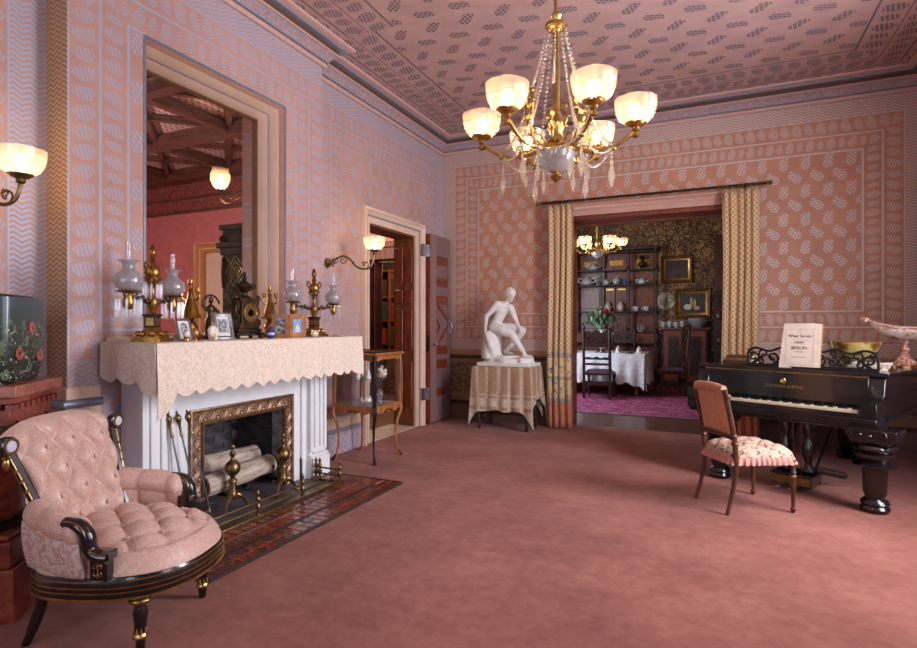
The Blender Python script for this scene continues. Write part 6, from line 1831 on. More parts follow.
def bowl_mat():
    m, nt, b = new_mat('yellow_flowered_glaze'); n1 = noise(nt, coords(nt), 13, 3, 0.6); nt.links.new(ramp(nt, n1.outputs[0], [(0.36, (120, 60, 40)), (0.44, (110, 104, 50)), (0.5, (176, 148, 84)), (0.66, (188, 162, 100))]), b.inputs['Base Color']); b.inputs['Roughness'].default_value = 0.15; b.inputs['Coat Weight'].default_value = 0.4; return m
m = MB(); m.shell([(0.075, 0.0), (0.08, 0.012), (0.07, 0.025), (0.11, 0.05), (0.165, 0.11), (0.19, 0.17), (0.20, 0.21)], 32, 0.008); m.build('bowl_body', bowl_mat(), bw, ang=60)
m = MB(); m.lathe([(0.192, 0.208), (0.202, 0.208), (0.204, 0.214), (0.194, 0.216)], 32); m.build('rim', simple('rim_gilt', (170, 130, 70), 0.3, 0.5), bw)
m = MB(); m.lathe([(0.0, 0.02), (0.066, 0.024), (0.0, 0.03)], 20); m.build('bowl_floor', simple('bowl_inside', (196, 172, 120), 0.2), bw)
for k in range(3):
    pp_ = on_piano('loose_papers', ('lowest', 'middle', 'topmost')[k] + ' of the pale paper bundles lying right of the music desk', 'paper', -0.20 + 0.02 * k, 0.26 + 0.01 * k, 0.9855 + 0.021 * k, R(8 * k - 10), 'paper bundles on the piano')
    m = MB(); m.sheet(lambda u, v: (-0.12 + 0.24 * u, -0.09 + 0.18 * v, 0.016 + 0.004 * sin(u * 6 + k) * v), 10, 8, 0.006); m.box(-0.115, 0.115, -0.085, 0.085, 0.0, 0.008); m.build('sheets', M_oldpaper, pp_)
    m = MB(); m.box(-0.117, 0.117, -0.012, 0.012, 0.005, 0.0105); m.build('wrapper', simple('wrapper_%d' % k, (170, 120, 96), 0.7), pp_)
ew = on_piano('footed_porcelain_boat', 'white and gold porcelain boat shaped dish on a coral foot, on the piano', 'dish', -0.10, 0.90, 0.9855, R(10))
M_ewer = deco_mat('gilt_white_glaze', (232, 224, 216), (226, 216, 206), (196, 140, 80), 16)
M_coral = deco_mat('coral_glaze', (226, 206, 194), (196, 130, 108), (176, 104, 84), 30)
def boat(u, v):
    a = 2 * pi * u
    s_ = -1 + 2 * v
    w_ = max(0.0, 1 - abs(s_) ** 2.2) ** 0.6
    lift = 0.075 * max(0, -s_) ** 2.0 + 0.02 * max(0, s_) ** 2
    rr = 0.115 * w_ + 0.008
    return (0.02 + 0.27 * s_, rr * cos(a), 0.325 + lift + rr * sin(a) * (0.85 if sin(a) < 0 else 0.18))
m = MB(); m.grid(boat, 28, 30); m.build('boat', M_ewer, ew, ang=None, fix=True)
m = MB(); m.tube([boat(0.0, k / 20) for k in range(1, 20)], 0.007, 6); m.tube([boat(0.5, k / 20) for k in range(1, 20)], 0.007, 6); m.build('coral_rim', M_coral, ew)
m = MB(); m.tube(crom([(-0.25, 0, 0.397), (-0.275, 0, 0.415), (-0.30, 0, 0.41), (-0.32, 0, 0.415)], 4), [0.016] * 4 + [0.011] * 5 + [0.006] * 4, 8); m.ball((-0.265, 0, 0.395), 0.018, 8, 5); m.build('spout_head', M_coral, ew)
m = MB(); m.lathe([(0.085, 0.0), (0.085, 0.012), (0.07, 0.016)], 20); m.build('gilt_plinth', M_gold, ew)
m = MB(); m.lathe([(0.066, 0.016), (0.06, 0.05), (0.034, 0.09), (0.026, 0.13), (0.036, 0.15), (0.024, 0.165), (0.022, 0.19), (0.036, 0.215), (0.03, 0.245)], 16, rf=lambda a, z, k: 1 + 0.14 * sin(4 * a) * (1 if z < 0.1 else 0.2))
for k in range(4): a = k * pi / 2; m.ball((0.055 * cos(a), 0.055 * sin(a), 0.035), 0.022, 8, 6)
m.build('coral_foot', M_coral, ew)
m = MB(); m.tube(crom([(0.20, 0, 0.33), (0.25, 0, 0.40), (0.22, 0, 0.46), (0.17, 0, 0.43)], 5), 0.012, 8); m.ball((0.17, 0, 0.425), 0.022, 8, 6); m.build('handle', M_ewer, ew)

# ------------------------------------------------------------------ piano chair
pc = thing('piano_chair', 'rosewood side chair with peach back and tufted cream seat at the piano', 'chair', (0.23, 4.665, 0), R(32.7))
for s in (-1, 1):
    bp = crom([(-0.275, s * 0.195, 0.0), (-0.235, s * 0.19, 0.14), (-0.205, s * 0.19, 0.30), (-0.205, s * 0.19, 0.42), (-0.22, s * 0.19, 0.56), (-0.255, s * 0.185, 0.74), (-0.285, s * 0.18, 0.885)], 5)
    m = MB(); m.tube(bp, [0.013 + 0.006 * min(1, k / 14) for k in range(len(bp))], 8); bs = m.build('back_leg', M_rwood, pc)
    for z in (0.50, 0.555): m = MB(); m.lathe([(0.02, -0.012), (0.026, -0.005), (0.026, 0.005), (0.02, 0.012)], 12, (-0.214 - 0.006 * (z > 0.52), s * 0.19, z)); m.build('ring', M_rwood, bs)
    m = MB(); m.lathe([(0.0, -0.022), (0.02, -0.018), (0.026, 0.0), (0.02, 0.018), (0.0, 0.026)], 12, (-0.272, s * 0.192, 0.835)); m.build('boss', M_rwood, bs)
    m = MB(); m.lathe([(0.008, 0.0), (0.013, 0.01), (0.020, 0.022), (0.020, 0.03), (0.011, 0.038), (0.014, 0.10), (0.019, 0.25), (0.022, 0.262), (0.016, 0.272), (0.021, 0.29), (0.016, 0.30), (0.022, 0.38)], 12, (0.225, s * 0.215, 0)); fl = m.build('front_leg', M_rwood, pc)
    m = MB(); m.lathe([(0.0225, 0.255), (0.0245, 0.262), (0.0225, 0.268)], 12, (0.225, s * 0.215, 0)); m.build('gilt_ring', M_gold, fl); m = MB(); m.lathe([(0.0235, 0.34), (0.0245, 0.345), (0.0235, 0.352)], 12, (0.225, s * 0.215, 0)); m.build('gilt_ring', M_gold, fl)
    m = MB(); m.tube([(-0.205, s * 0.19, 0.375), (0.225, s * 0.215, 0.375)], 0.02, 6, flat=0.7); m.build('side_rail', M_rwood, pc)
m = MB(); m.box(0.21, 0.24, -0.215, 0.215, 0.355, 0.395); m.build('front_rail', M_rwood, pc, bevel=0.004)
m = MB(); m.box(-0.222, -0.19, -0.19, 0.19, 0.36, 0.42); m.build('back_rail', M_rwood, pc, bevel=0.004)
m = MB(); m.box(-0.232, -0.205, -0.19, 0.19, 0.525, 0.555); m.build('lower_crosspiece', M_rwood, pc, bevel=0.004)
M_peach = simple('peach_cloth', (190, 134, 100), 0.75, var=0.06, vscale=30, bmp=0.15, bscale=200)
def cback(front):
    def f(u, v):
        y = (2 * u - 1); z = 0.56 + 0.335 * v
        x = -0.22 - 0.065 * ((z - 0.56) / 0.33) ** 1.15
        e = (max(0, 1 - abs(y) ** 8) ** 0.5) * (max(0, 1 - abs(2 * v - 1) ** 10) ** 0.5)
        return (x + (0.04 if front else -0.022) * e, y * 0.165, z + 0.012 * (1 - y * y) * v)
    return f
m = MB(); m.grid(cback(True), 20, 20); m.grid(cback(False), 20, 20, flip=True); m.build('back_panel', M_peach, pc, ang=None)
m = MB(); m.tube([(-0.285, -0.172 + 0.344 * k / 10, 0.888 + 0.014 * sin(pi * k / 10)) for k in range(11)], 0.024, 10); tr_ = m.build('top_roll', M_peach, pc)
m = MB()
for k in range(13): m.ball((-0.312, -0.15 + 0.025 * k, 0.868 + 0.008 * sin(pi * k / 12)), 0.012, 6, 4, (0.6, 1, 1.3))
tag(m.build('gathered_trim', simple('ruched_peach', (176, 112, 82), 0.75), tr_), kind='stuff')
def tapestry():
    m, nt, b = new_mat('cream_tapestry'); vec = coords(nt)
    n1 = noise(nt, vec, 38, 2, 0.5, 0.8)
    nt.links.new(ramp(nt, n1.outputs[0], [(0.38, (104, 72, 56)), (0.47, (190, 156, 132)), (0.60, (200, 170, 148)), (0.68, (160, 98, 86))]), b.inputs['Base Color']); b.inputs['Roughness'].default_value = 0.8; return m
M_tap = tapestry()
def cseat(u, v):
    a = 2 * pi * u
    ca, sa = cos(a), sin(a)
    k = 1 / max(abs(ca) ** 6 + abs(sa) ** 6, 1e-6) ** (1 / 6)
    x = 0.01 + 0.245 * ca * k * v; y = sa * k * v * (0.205 + 0.035 * (x + 0.22) / 0.46)
    e = max(0, 1 - v ** 6) ** 0.5
    t = tuft(x / 0.13, y / 0.13) if v < 0.9 else 1
    return (x, y, 0.405 + 0.045 * e + 0.03 * (1 - v * v) * e + 0.016 * t * min(1, (1 - v) * 5))
m = MB(); m.grid(cseat, 96, 30); m.prism([cseat(k / 48, 1.0)[:2] for k in range(48)], 0.385, 0.406); se = m.build('seat', M_tap, pc, ang=None)
def ruff(u, v):
    x, y, z = cseat(u, 1.0)
    o_ = 1.0 + 0.05 * (1 + sin(u * 2 * pi * 44)) * v
    return (0.01 + (x - 0.01) * o_ * 1.01, y * o_ * 1.01, 0.405 - 0.055 * v)
m = MB(); m.grid(ruff, 264, 3); m.build('pleated_frill', simple('pink_frill', (184, 128, 116), 0.8), se, ang=None)
# ------------------------------------------------------------------ crystal gasolier in the middle of the room
def gasolier(name, label, loc, rot, Rr, n, detail, hubz, stem_top, sc, bulb, group=None, mat=None):
    t = thing(name, label, 'chandelier', loc, rot, group)
    G = M_gold
    # z measured from loc (loc.z = bottom finial)
    m = MB(); m.lathe([(0.0, 0.0), (0.012, 0.006), (0.02, 0.02), (0.034, 0.03), (0.028, 0.042), (0.016, 0.05), (0.03, 0.062)], 14); m.build('bottom_finial', G, t)
    m = MB(); m.shell([(0.03, 0.06), (0.06, 0.075), (0.09, 0.105), (0.105, 0.14), (0.108, 0.165)], 28, 0.004); m.build('glass_dish', M_frostc, t, ang=60)
    m = MB(); m.lathe([(0.1, 0.163), (0.112, 0.166), (0.112, 0.176), (0.09, 0.182), (0.05, 0.19), (0.042, 0.21), (0.055, 0.225), (0.04, 0.245), (0.03, 0.27), (0.042, 0.30), (0.05, 0.33), (0.036, 0.37), (0.022, 0.40), (0.02, 0.45), (0.024, 0.60), (0.018, 0.80), (0.02, 0.84), (0.03, 0.85), (0.02, 0.86)], 18); m.build('stem', G, t)
    m = MB(); m.lathe([(0.02, 0.855), (0.05, 0.86), (0.062, 0.868), (0.062, 0.885), (0.05, 0.892), (0.02, 0.895), (0.026, 0.915), (0.034, 0.93), (0.024, 0.95), (0.012, 0.96), (0.012, stem_top)], 18); m.build('top_ring', G, t)
    m = MB(); m.lathe([(0.012, stem_top - 0.10), (0.03, stem_top - 0.09), (0.05, stem_top - 0.05), (0.10, stem_top - 0.02), (0.11, stem_top)], 20); m.build('ceiling_rose', G, t)
    for k in range(n):
        a = 2 * pi * k / n
        Ma = T(rz=a)
        pts = crom([(0.04, 0, 0.19), (0.10, 0, 0.185), (0.18, 0, 0.165), (0.27, 0, 0.165), (Rr - 0.08, 0, 0.195), (Rr - 0.02, 0, 0.24), (Rr, 0, hubz - 0.04)], 6)
        m = MB(); m.tube(pts, [0.013] * 18 + [0.012] * 12 + [0.010] * 7, 8, M=Ma)
        m.tube(crom([(0.08, 0, 0.19), (0.15, 0, 0.235), (0.2, 0, 0.22), (0.19, 0, 0.19)], 5), 0.006, 6, M=Ma)
        m.ball((0.2, 0, 0.165), 0.02, 8, 6, M=Ma); m.ball((0.31, 0, 0.17), 0.017, 8, 6, M=Ma)
        m.lathe([(0.008, -0.03), (0.02, -0.02), (0.012, 0.0)], 8, (Rr, 0, hubz - 0.045), Ma)
        m.build('arm', G, t)
        c = Ma @ Vector((Rr, 0, hubz))
        shade_set(t, tuple(c), sc, mat=mat, bulb=bulb)
        if detail:
            # ornament of gilt scrolls between the arms
            Mb = T(rz=a + pi / n)
            if k % 2 == 0:
                m = MB(); m.tube([(0.16, 0.05 * cos(q), 0.43 + 0.07 * sin(q)) for q in [2 * pi * j / 18 for j in range(18)]], 0.009, 6, closed=True, M=Mb)
                for j in range(8): q = 2 * pi * j / 8; m.ball((0.16, 0.06 * cos(q), 0.43 + 0.082 * sin(q)), 0.014, 6, 4, M=Mb)
                m.ball((0.16, 0, 0.43), 0.022, 8, 6, (0.6, 1, 1.4), Mb); m.lathe([(0.02, -0.04), (0.03, -0.02), (0.012, 0.0), (0.016, 0.02)], 10, (0.16, 0, 0.34), Mb)
                m.tube(crom([(0.07, 0, 0.2), (0.13, 0, 0.24), (0.155, 0, 0.31)], 5), 0.008, 6, M=Mb)
                m.build('gilt_cartouche', G, t)
            else:
                m = MB()
                for (px, pz, r_) in ((0.18, 0.25, 0.03), (0.23, 0.30, 0.03), (0.26, 0.24, 0.024), (0.17, 0.33, 0.022), (0.22, 0.20, 0.02)):
                    m.tube([(px + r_ * cos(q), 0, pz + r_ * sin(q)) for q in [2 * pi * j / 10 for j in range(10)]], 0.006, 5, closed=True, M=Mb); m.ball((px, 0, pz), 0.010, 6, 4, M=Mb)
                m.tube(crom([(0.07, 0, 0.2), (0.15, 0, 0.22), (0.2, 0, 0.27), (0.24, 0, 0.32)], 4), 0.007, 6, M=Mb)
                m.build('gilt_spray', G, t)
            # bead strands from the top ring to the arm and swags between arms
            def strand(p0, p1, sag, nb, r_, nm='bead_strand'):
                m = MB(); p0, p1 = Vector(p0), Vector(p1)
                for j in range(nb + 1):
                    f = j / nb; p = p0.lerp(p1, f); p.z -= sag * 4 * f * (1 - f)
                    m.ball(p, r_ * (0.8 + 0.4 * f), 6, 4)
                tag(m.build(nm, M_bead, t), kind='stuff')
            strand(Ma @ Vector((0.055, 0, 0.862)), Ma @ Vector((0.30, 0, 0.19)), 0.13, 38, 0.0085)
            strand(Mb @ Vector((0.055, 0, 0.862)), Mb @ Vector((0.16, 0, 0.50)), 0.05, 22, 0.008)
            strand(Ma @ Vector((0.30, 0, 0.175)), T(rz=a + 2 * pi / n) @ Vector((0.30, 0, 0.175)), 0.06, 18, 0.008, 'bead_swag')
            for px, L_, w_ in ((0.30, 0.16, 0.036), (0.17, 0.14, 0.026)):
                m = MB(); q = Ma @ Vector((px, 0, 0.155)); m.ball((q.x, q.y, q.z - 0.012), 0.011, 6, 4); m.ball((q.x, q.y, q.z - 0.03), 0.008, 6, 4)
                m.lathe([(0, -0.04 - L_), (w_ * 0.35, -0.04 - L_ * 0.9), (w_, -0.04 - L_ * 0.6), (w_ * 0.3, -0.04 - L_ * 0.3), (w_ * 0.42, -0.04 - L_ * 0.15), (0.002, -0.036)], 6, q, M=None, sy=0.45); m.build('drop_prism', M_bead, t)
    return t
gasolier('crystal_chandelier', 'gilt six-light chandelier with crystal strands and etched glass shades over the room', (-0.79, 3.055, 2.14), R(-75 + 24.5), 0.425, 6, True, 0.29, ZC - 2.14, 1.0, M_bulb)
# ------------------------------------------------------------------ dining room
def rug_mat():
    m, nt, b = new_mat('magenta_rug'); vec = coords(nt)
    n1 = noise(nt, vec, 9, 3, 0.6, 1.2); n2 = noise(nt, vec, 26, 2, 0.6)
    f = E(nt, n1.outputs[0]) * 0.65 + E(nt, n2.outputs[0]) * 0.35
    nt.links.new(ramp(nt, f.s, [(0.36, (58, 54, 96)), (0.44, (110, 34, 84)), (0.52, (150, 50, 100)), (0.60, (186, 120, 140)), (0.68, (84, 50, 96))]), b.inputs['Base Color']); b.inputs['Roughness'].default_value = 0.95; return m
ru = thing('persian_rug', 'magenta and violet patterned rug on the dining room floor', 'rug', (-1.6, 10.9, 0.0))
m = MB(); m.box(-1.75, 1.55, -2.3, 1.72, 0, 0.010); m.build('field', rug_mat(), ru)
m = MB()
for x0, x1, y0, y1 in ((-1.78, 1.58, -2.42, -2.3), (-1.78, 1.58, 1.72, 1.82), (-1.78, -1.75, -2.3, 1.72), (1.55, 1.58, -2.3, 1.72)): m.box(x0, x1, y0, y1, 0, 0.009)
m.build('border', dado_mat('rug_border', (104, 84, 112), (130, 60, 96), (150, 130, 140)), ru)

# etagere
EX0, EX1, EY, EH = -3.35, -1.10, 12.86, 3.0
et = thing('etagere_bookcase', 'tall dark carved open shelf unit along the dining room back wall', 'shelf unit', (-2.2, EY, 0))
lx_ = lambda x: x + 2.2
POSTS = [EX0, -2.88, -2.29, -1.69, EX1]
for x in POSTS:
    m = MB(); m.box(lx_(x) - 0.032, lx_(x) + 0.032, -0.0, 0.055, 0, EH); m.build('post', M_dwood, et, bevel=0.006)
    for z in (0.9, 1.2, 1.65, 2.25, 2.6, 2.96):
        if x in (EX0, -2.88): continue
        m = MB(); m.lathe([(0.02, -0.05), (0.038, -0.035), (0.03, 0.0), (0.038, 0.035), (0.02, 0.05)], 10, (lx_(x), -0.004, z)); m.build('turned_knop', M_dwood, et)
SHELV = [0.88, 1.18, 1.64, 2.24, 2.58]
for z in SHELV + [EH - 0.02]:
    m = MB(); m.box(lx_(EX0), lx_(EX1) + 0.03, -0.02, 0.32, z - 0.025, z); m.build('shelf', M_dwood, et, bevel=0.004)
m = MB(); m.box(lx_(EX0) - 0.04, lx_(EX1) + 0.06, -0.05, 0.32, EH, EH + 0.06); m.build('cornice', M_dwood, et, bevel=0.01)
m = MB(); m.box(lx_(EX0), lx_(EX1), 0.31, 0.33, 0, EH - 0.02); m.build('back_board', M_mwood, et)
for i in range(1, 4):
    x0, x1 = lx_(POSTS[i]), lx_(POSTS[i + 1])
    for z0, z1 in ((1.68, 2.20), (2.28, 2.53), (2.62, 2.93), (1.22, 1.58)):
        m = MB(); m.box(x0 + 0.07, x1 - 0.07, 0.295, 0.31, z0 + 0.03, z1 - 0.03); bp_ = m.build('back_panel', M_mwood, et, bevel=0.008)
        if z0 > 2.6:
            m = MB(); m.box(x0 + 0.15, x1 - 0.15, 0.286, 0.295, z0 + 0.08, z1 - 0.12); m.build('gilt_inlay', simple('inlay_gold', (176, 128, 56), 0.4, 0.5, var=0.3, vscale=40), bp_)
    m = MB(); m.box(x0 + 0.035, x1 - 0.035, -0.01, 0.02, 0.92, 1.14); dr = m.build('drawer', simple('oak_drawer', (132, 72, 34), 0.4, var=0.25, vscale=6), et, bevel=0.006)
    m = MB(); m.tube(crom([((x0 + x1) / 2 - 0.05, -0.012, 1.04), ((x0 + x1) / 2 - 0.03, -0.035, 1.02), ((x0 + x1) / 2 + 0.03, -0.035, 1.02), ((x0 + x1) / 2 + 0.05, -0.012, 1.04)], 4), 0.006, 6); m.build('handle', M_brass, dr)
    m = MB(); m.box(x0 + 0.035, x1 - 0.035, -0.01, 0.02, 0.08, 0.84); cd = m.build('cupboard_door', simple('oak_door', (116, 62, 30), 0.4, var=0.25, vscale=6), et, bevel=0.006)
    m = MB(); m.box(x0 + 0.1, x1 - 0.1, -0.022, -0.01, 0.7, 0.8); m.build('carved_panel', M_mwood, cd, bevel=0.008)
# middle bay: pair of small doors with gilt strips
x0, x1 = lx_(POSTS[2]), lx_(POSTS[3])
for k in range(2):
    a0 = x0 + 0.04 + (x1 - x0 - 0.08) / 2 * k; a1 = a0 + (x1 - x0 - 0.08) / 2 - 0.01
    m = MB(); m.box(a0, a1, 0.20, 0.22, 1.66, 2.2); dd = m.build('small_door', M_mwood, et, bevel=0.006)
    for z in (1.72, 2.12): m = MB(); m.box(a0 + 0.05, a1 - 0.03, 0.192, 0.20, z, z + 0.04); m.build('gilt_strip', M_gold, dd)
M_pch = simple('pale_china', (206, 214, 222), 0.2, var=0.06, vscale=20)
M_bch = simple('blue_china', (70, 104, 176), 0.2)
def pot(label, x, z, w_, h_, kind='teapot', mt=None, y=EY + 0.09):
    mt = mt or M_pch
    t = thing('china_' + kind, label, kind, (x, y, z + 0.0005), 0, 'china on the dining room shelves')
    if kind in ('teapot', 'jug', 'sugar bowl', 'jar'):
        m = MB(); m.lathe([(w_ * 0.55, 0), (w_ * 0.9, h_ * 0.12), (w_, h_ * 0.38), (w_ * 0.8, h_ * 0.62), (w_ * 0.5, h_ * 0.72), (w_ * 0.55, h_ * 0.76), (w_ * 0.3, h_ * 0.86), (w_ * 0.1, h_ * 0.9), (w_ * 0.16, h_ * 0.96), (0, h_)], 16); m.build('body', mt, t)
    if kind in ('teapot', 'jug'):
        m = MB(); m.tube(crom([(w_ * 0.8, 0, h_ * 0.3), (w_ * 1.35, 0, h_ * 0.45), (w_ * 1.6, 0, h_ * 0.72)], 4), [w_ * 0.22, w_ * 0.2, w_ * 0.18, w_ * 0.16, w_ * 0.14, w_ * 0.13, w_ * 0.12, w_ * 0.11, w_ * 0.1], 8); m.build('spout', mt, t)
    if kind in ('teapot', 'jug', 'cup', 'sugar bowl'):
        m = MB(); m.tube(crom([(-w_ * 0.75, 0, h_ * 0.62), (-w_ * 1.4, 0, h_ * 0.7), (-w_ * 1.45, 0, h_ * 0.35), (-w_ * 0.85, 0, h_ * 0.25)], 4), w_ * 0.11, 6); m.build('handle', mt, t)
    if kind == 'sugar bowl':
        m = MB(); m.tube(crom([(w_ * 0.75, 0, h_ * 0.62), (w_ * 1.4, 0, h_ * 0.7), (w_ * 1.45, 0, h_ * 0.35), (w_ * 0.85, 0, h_ * 0.25)], 4), w_ * 0.11, 6); m.build('handle', mt, t)
    if kind == 'cup':
        m = MB(); m.shell([(w_ * 0.4, h_ * 0.06), (w_ * 0.75, h_ * 0.2), (w_, h_ * 0.95), (w_ * 1.05, h_)], 16, w_ * 0.08); m.lathe([(w_ * 0.5, 0), (w_ * 0.5, h_ * 0.1), (w_ * 0.7, h_ * 0.2), (0, h_ * 0.22)], 14); m.build('bowl', mt, t)
    return t
pot('white china teapot on the top shelf at the left of the dark shelf unit', -2.47, 2.58, 0.10, 0.20, 'teapot')
pot('white two handled tureen on the second shelf at the left, below the dining chandelier', -2.62, 2.24, 0.13, 0.24, 'sugar bowl')
pot('small white jug on the second shelf, leftmost in the middle bay', -2.18, 2.24, 0.07, 0.15, 'jug')
pot('white round pot with green leaves in the middle bay of the second shelf', -1.95, 2.24, 0.085, 0.2, 'jar', deco_mat('green_leaf_china', (214, 220, 222), (206, 214, 214), (60, 110, 70), 14))
pot('small blue china cup on the second shelf of the middle bay', -1.77, 2.24, 0.055, 0.11, 'cup', M_bch)
pot('white china teapot on the second shelf in the right bay', -1.40, 2.24, 0.085, 0.15, 'teapot')
pot('white china cup at the left of the pair in the right bay', -1.52, 1.64, 0.07, 0.10, 'cup')
pot('white china cup at the right of the pair in the right bay', -1.30, 1.64, 0.07, 0.10, 'cup')
pot('white jar with a red lid on the small doors shelf, left one', -2.14, 1.64, 0.08, 0.24, 'jar', deco_mat('red_white_china', (216, 216, 220), (210, 206, 210), (170, 40, 44), 9), y=EY + 0.085)
pot('white jar with a red lid on the small doors shelf, right one', -1.86, 1.64, 0.08, 0.24, 'jar', deco_mat('red_white_china2', (216, 216, 220), (210, 206, 210), (170, 40, 44), 8), y=EY + 0.085)
cr = thing('silver_cruet_stand', 'silver cruet stand with glass bottles on the lower shelf of the right bay', 'cruet', (-1.42, EY + 0.1, 1.181), 0)
m = MB(); m.lathe([(0.11, 0), (0.11, 0.015), (0.095, 0.02)], 18); m.lathe([(0.008, 0.02), (0.008, 0.24), (0.02, 0.26), (0, 0.28)], 8); m.build('stand', M_silver, cr)
for k in range(5):
    a = 2 * pi * k / 5; m = MB(); m.lathe([(0.024, 0.02), (0.028, 0.06), (0.024, 0.1), (0.01, 0.13), (0.012, 0.15), (0.016, 0.165), (0, 0.18)], 10, (0.07 * cos(a), 0.07 * sin(a), 0)); m.build('bottle', M_frostc, cr)
bs_ = thing('bronze_bust', 'small dark bronze bust on the top shelf of the right bay', 'bust', (-1.40, EY + 0.1, 2.5805), 0)
m = MB(); m.lathe([(0.07, 0), (0.05, 0.03), (0.045, 0.06)], 14); m.build('socle', M_dbrass, bs_)
m = MB(); m.ball((0, 0, 0.11), 0.09, 14, 8, (1.1, 0.6, 0.6)); m.lathe([(0.035, 0.13), (0.032, 0.18)], 12); m.ball((0, -0.005, 0.22), 0.055, 14, 10, (0.85, 1.0, 1.2)); m.ball((0, -0.06, 0.215), 0.012, 8, 6); m.ball((0, 0.01, 0.25), 0.058, 12, 8, (0.95, 1.05, 0.8)); m.build('head_and_shoulders', M_dbrass, bs_)

# cupboard with carved doors
cb = thing('carved_cupboard', 'mahogany cupboard with two carved doors below the still life painting', 'cupboard', (-0.52, 12.82, 0))
m = MB(); m.box(-0.47, 0.47, 0.0, 0.36, 0.06, 1.24); m.build('body', M_dwood, cb)
m = MB(); m.box(-0.45, 0.45, 0.02, 0.36, 0, 0.06); m.build('plinth', M_dwood, cb)
m = MB(); m.box(-0.51, 0.51, -0.04, 0.37, 1.24, 1.275); m.build('top', M_mwood, cb, bevel=0.008)
for s in (-1, 1):
    x0, x1 = (-0.42, -0.02) if s < 0 else (0.02, 0.42)
    m = MB(); m.box(x0, x1, -0.018, 0.0, 0.12, 1.20); dd = m.build('door', simple('mahogany_red', (116, 52, 30), 0.35, var=0.3, vscale=5), cb, bevel=0.006)
    m = MB(); m.box(x0 + 0.09, x1 - 0.09, -0.026, -0.018, 0.26, 1.08); pp_ = m.build('panel', M_dwood, dd, bevel=0.004)
    m = MB(); cx_ = (x0 + x1) / 2
    m.tube([(cx_ + 0.05 * sin(k * 0.55), -0.03, 0.30 + 0.74 * k / 24) for k in range(25)], 0.010, 6)
    for k in range(7): m.tube(spiral((cx_ + (0.05 if k % 2 else -0.05), -0.03, 0.34 + 0.105 * k), 0.04, 0.008, 0, 6.5 if k % 2 else -6.5, 14), 0.008, 5)
    m.build('carving', simple('carved_dark', (58, 34, 26), 0.45), pp_)
    m = MB(); m.lathe([(0.008, 0), (0.014, 0.02), (0, 0.028)], 10, M=T(x1 - 0.03 if s < 0 else x0 + 0.03, -0.018, 0.7, rx=pi / 2)); m.build('knob', M_brass, dd)
for x in (-0.445, 0.0, 0.445):
    m = MB(); m.tube([(x + 0.012 * cos(k * 0.9), -0.012 + 0.012 * sin(k * 0.9), 0.1 + 1.12 * k / 60) for k in range(61)], 0.014, 6); m.build('twist_column', M_dwood, cb)
for k, x in enumerate((-0.95, -0.82, -0.69, -0.56)):
    pot(('first', 'second', 'third', 'fourth')[k] + ' small white cup from the left on the carved cupboard', x, 1.275, 0.05, 0.12 + 0.02 * (k % 2), 'cup', y=12.93)
gb = thing('cut_glass_bowl', 'wide cut glass punch bowl on the right of the carved cupboard', 'bowl', (-0.25, 12.95, 1.2755))
m = MB(); m.shell([(0.09, 0), (0.10, 0.02), (0.16, 0.06), (0.2, 0.14), (0.21, 0.2)], 28, 0.008, rf=lambda a, z, k: 1 + 0.02 * sin(14 * a)); m.build('bowl', simple('grey_crystal', (150, 150, 158), 0.2, var=0.2, vscale=30), gb)
m = MB(); m.lathe([(0.1, 0), (0.085, 0.012), (0, 0.016)], 18); m.build('foot', simple('grey_crystal2', (150, 150, 158), 0.2), gb)
# pictures and plate
def painting(label, x0, x1, z0, z1, b, mt, canvas, bits):
    t = thing('framed_painting', label, 'painting', ((x0 + x1) / 2, DYB, (z0 + z1) / 2))
    w_, h_ = (x1 - x0) / 2, (z1 - z0) / 2
    for nm, m_, pr in (('outer_frame', mt, [(b * 0.35, 0.0), (b, 0.0), (b, 0.05), (b * 0.8, 0.075), (b * 0.35, 0.04)]), ('gilt_slip', M_gold, [(0, 0.0), (b * 0.35, 0.0), (b * 0.35, 0.035), (0, 0.02)])):
        m = MB(); sweep_h(m, [(-w_ + b, -h_ + b), (-w_ + b, h_ - b), (w_ - b, h_ - b), (w_ - b, -h_ + b)], pr, True); m.v = [tuple(MY(0) @ Vector(v)) for v in m.v]; m.build(nm, m_, t, fix=True)
    m = MB(); m.box(-w_ + b * 0.9, w_ - b * 0.9, -0.016, -0.004, -h_ + b * 0.9, h_ - b * 0.9); cv = m.build('canvas', canvas, t)
    for nm, mm, mt_ in bits: mm.build(nm, mt_, cv)
M_gframe = simple('old_gilt_frame', (130, 96, 44), 0.45, 0.5, var=0.3, vscale=25)
painting('gilt framed dark landscape painting, upper one on the dining room wall', -1.02, -0.36, 2.26, 2.86, 0.10, M_gframe, photo_mat('dark_landscape', 6, (30, 26, 26), (70, 48, 42)), [])
M_fish = simple('painted_fish', (196, 170, 130), 0.5, var=0.2, vscale=20)
bits = [('painted_fish', MB().ball((-0.03 + 0.07 * k, -0.018, 0.02 - 0.02 * k), 0.03, 8, 6, (0.9, 0.05, 4.0 - k * 0.6)), M_fish) for k in range(2)] + [('painted_shell', MB().ball((-0.1, -0.018, -0.08), 0.07, 10, 6, (1.2, 0.03, 0.9)), M_paperw), ('painted_shell', MB().ball((0.08, -0.018, -0.1), 0.06, 10, 6, (1.1, 0.03, 0.8)), M_fish)]
painting('gilt framed still life painting with hanging fish above the carved cupboard', -0.73, 0.0, 1.48, 2.13, 0.11, M_gframe, simple('still_life_ground', (74, 66, 62), 0.6, var=0.15, vscale=4), bits)
pl = thing('wall_plate', 'round painted majolica plate hung left of the still life painting', 'plate', (-0.915, DYB - 0.002, 1.865))
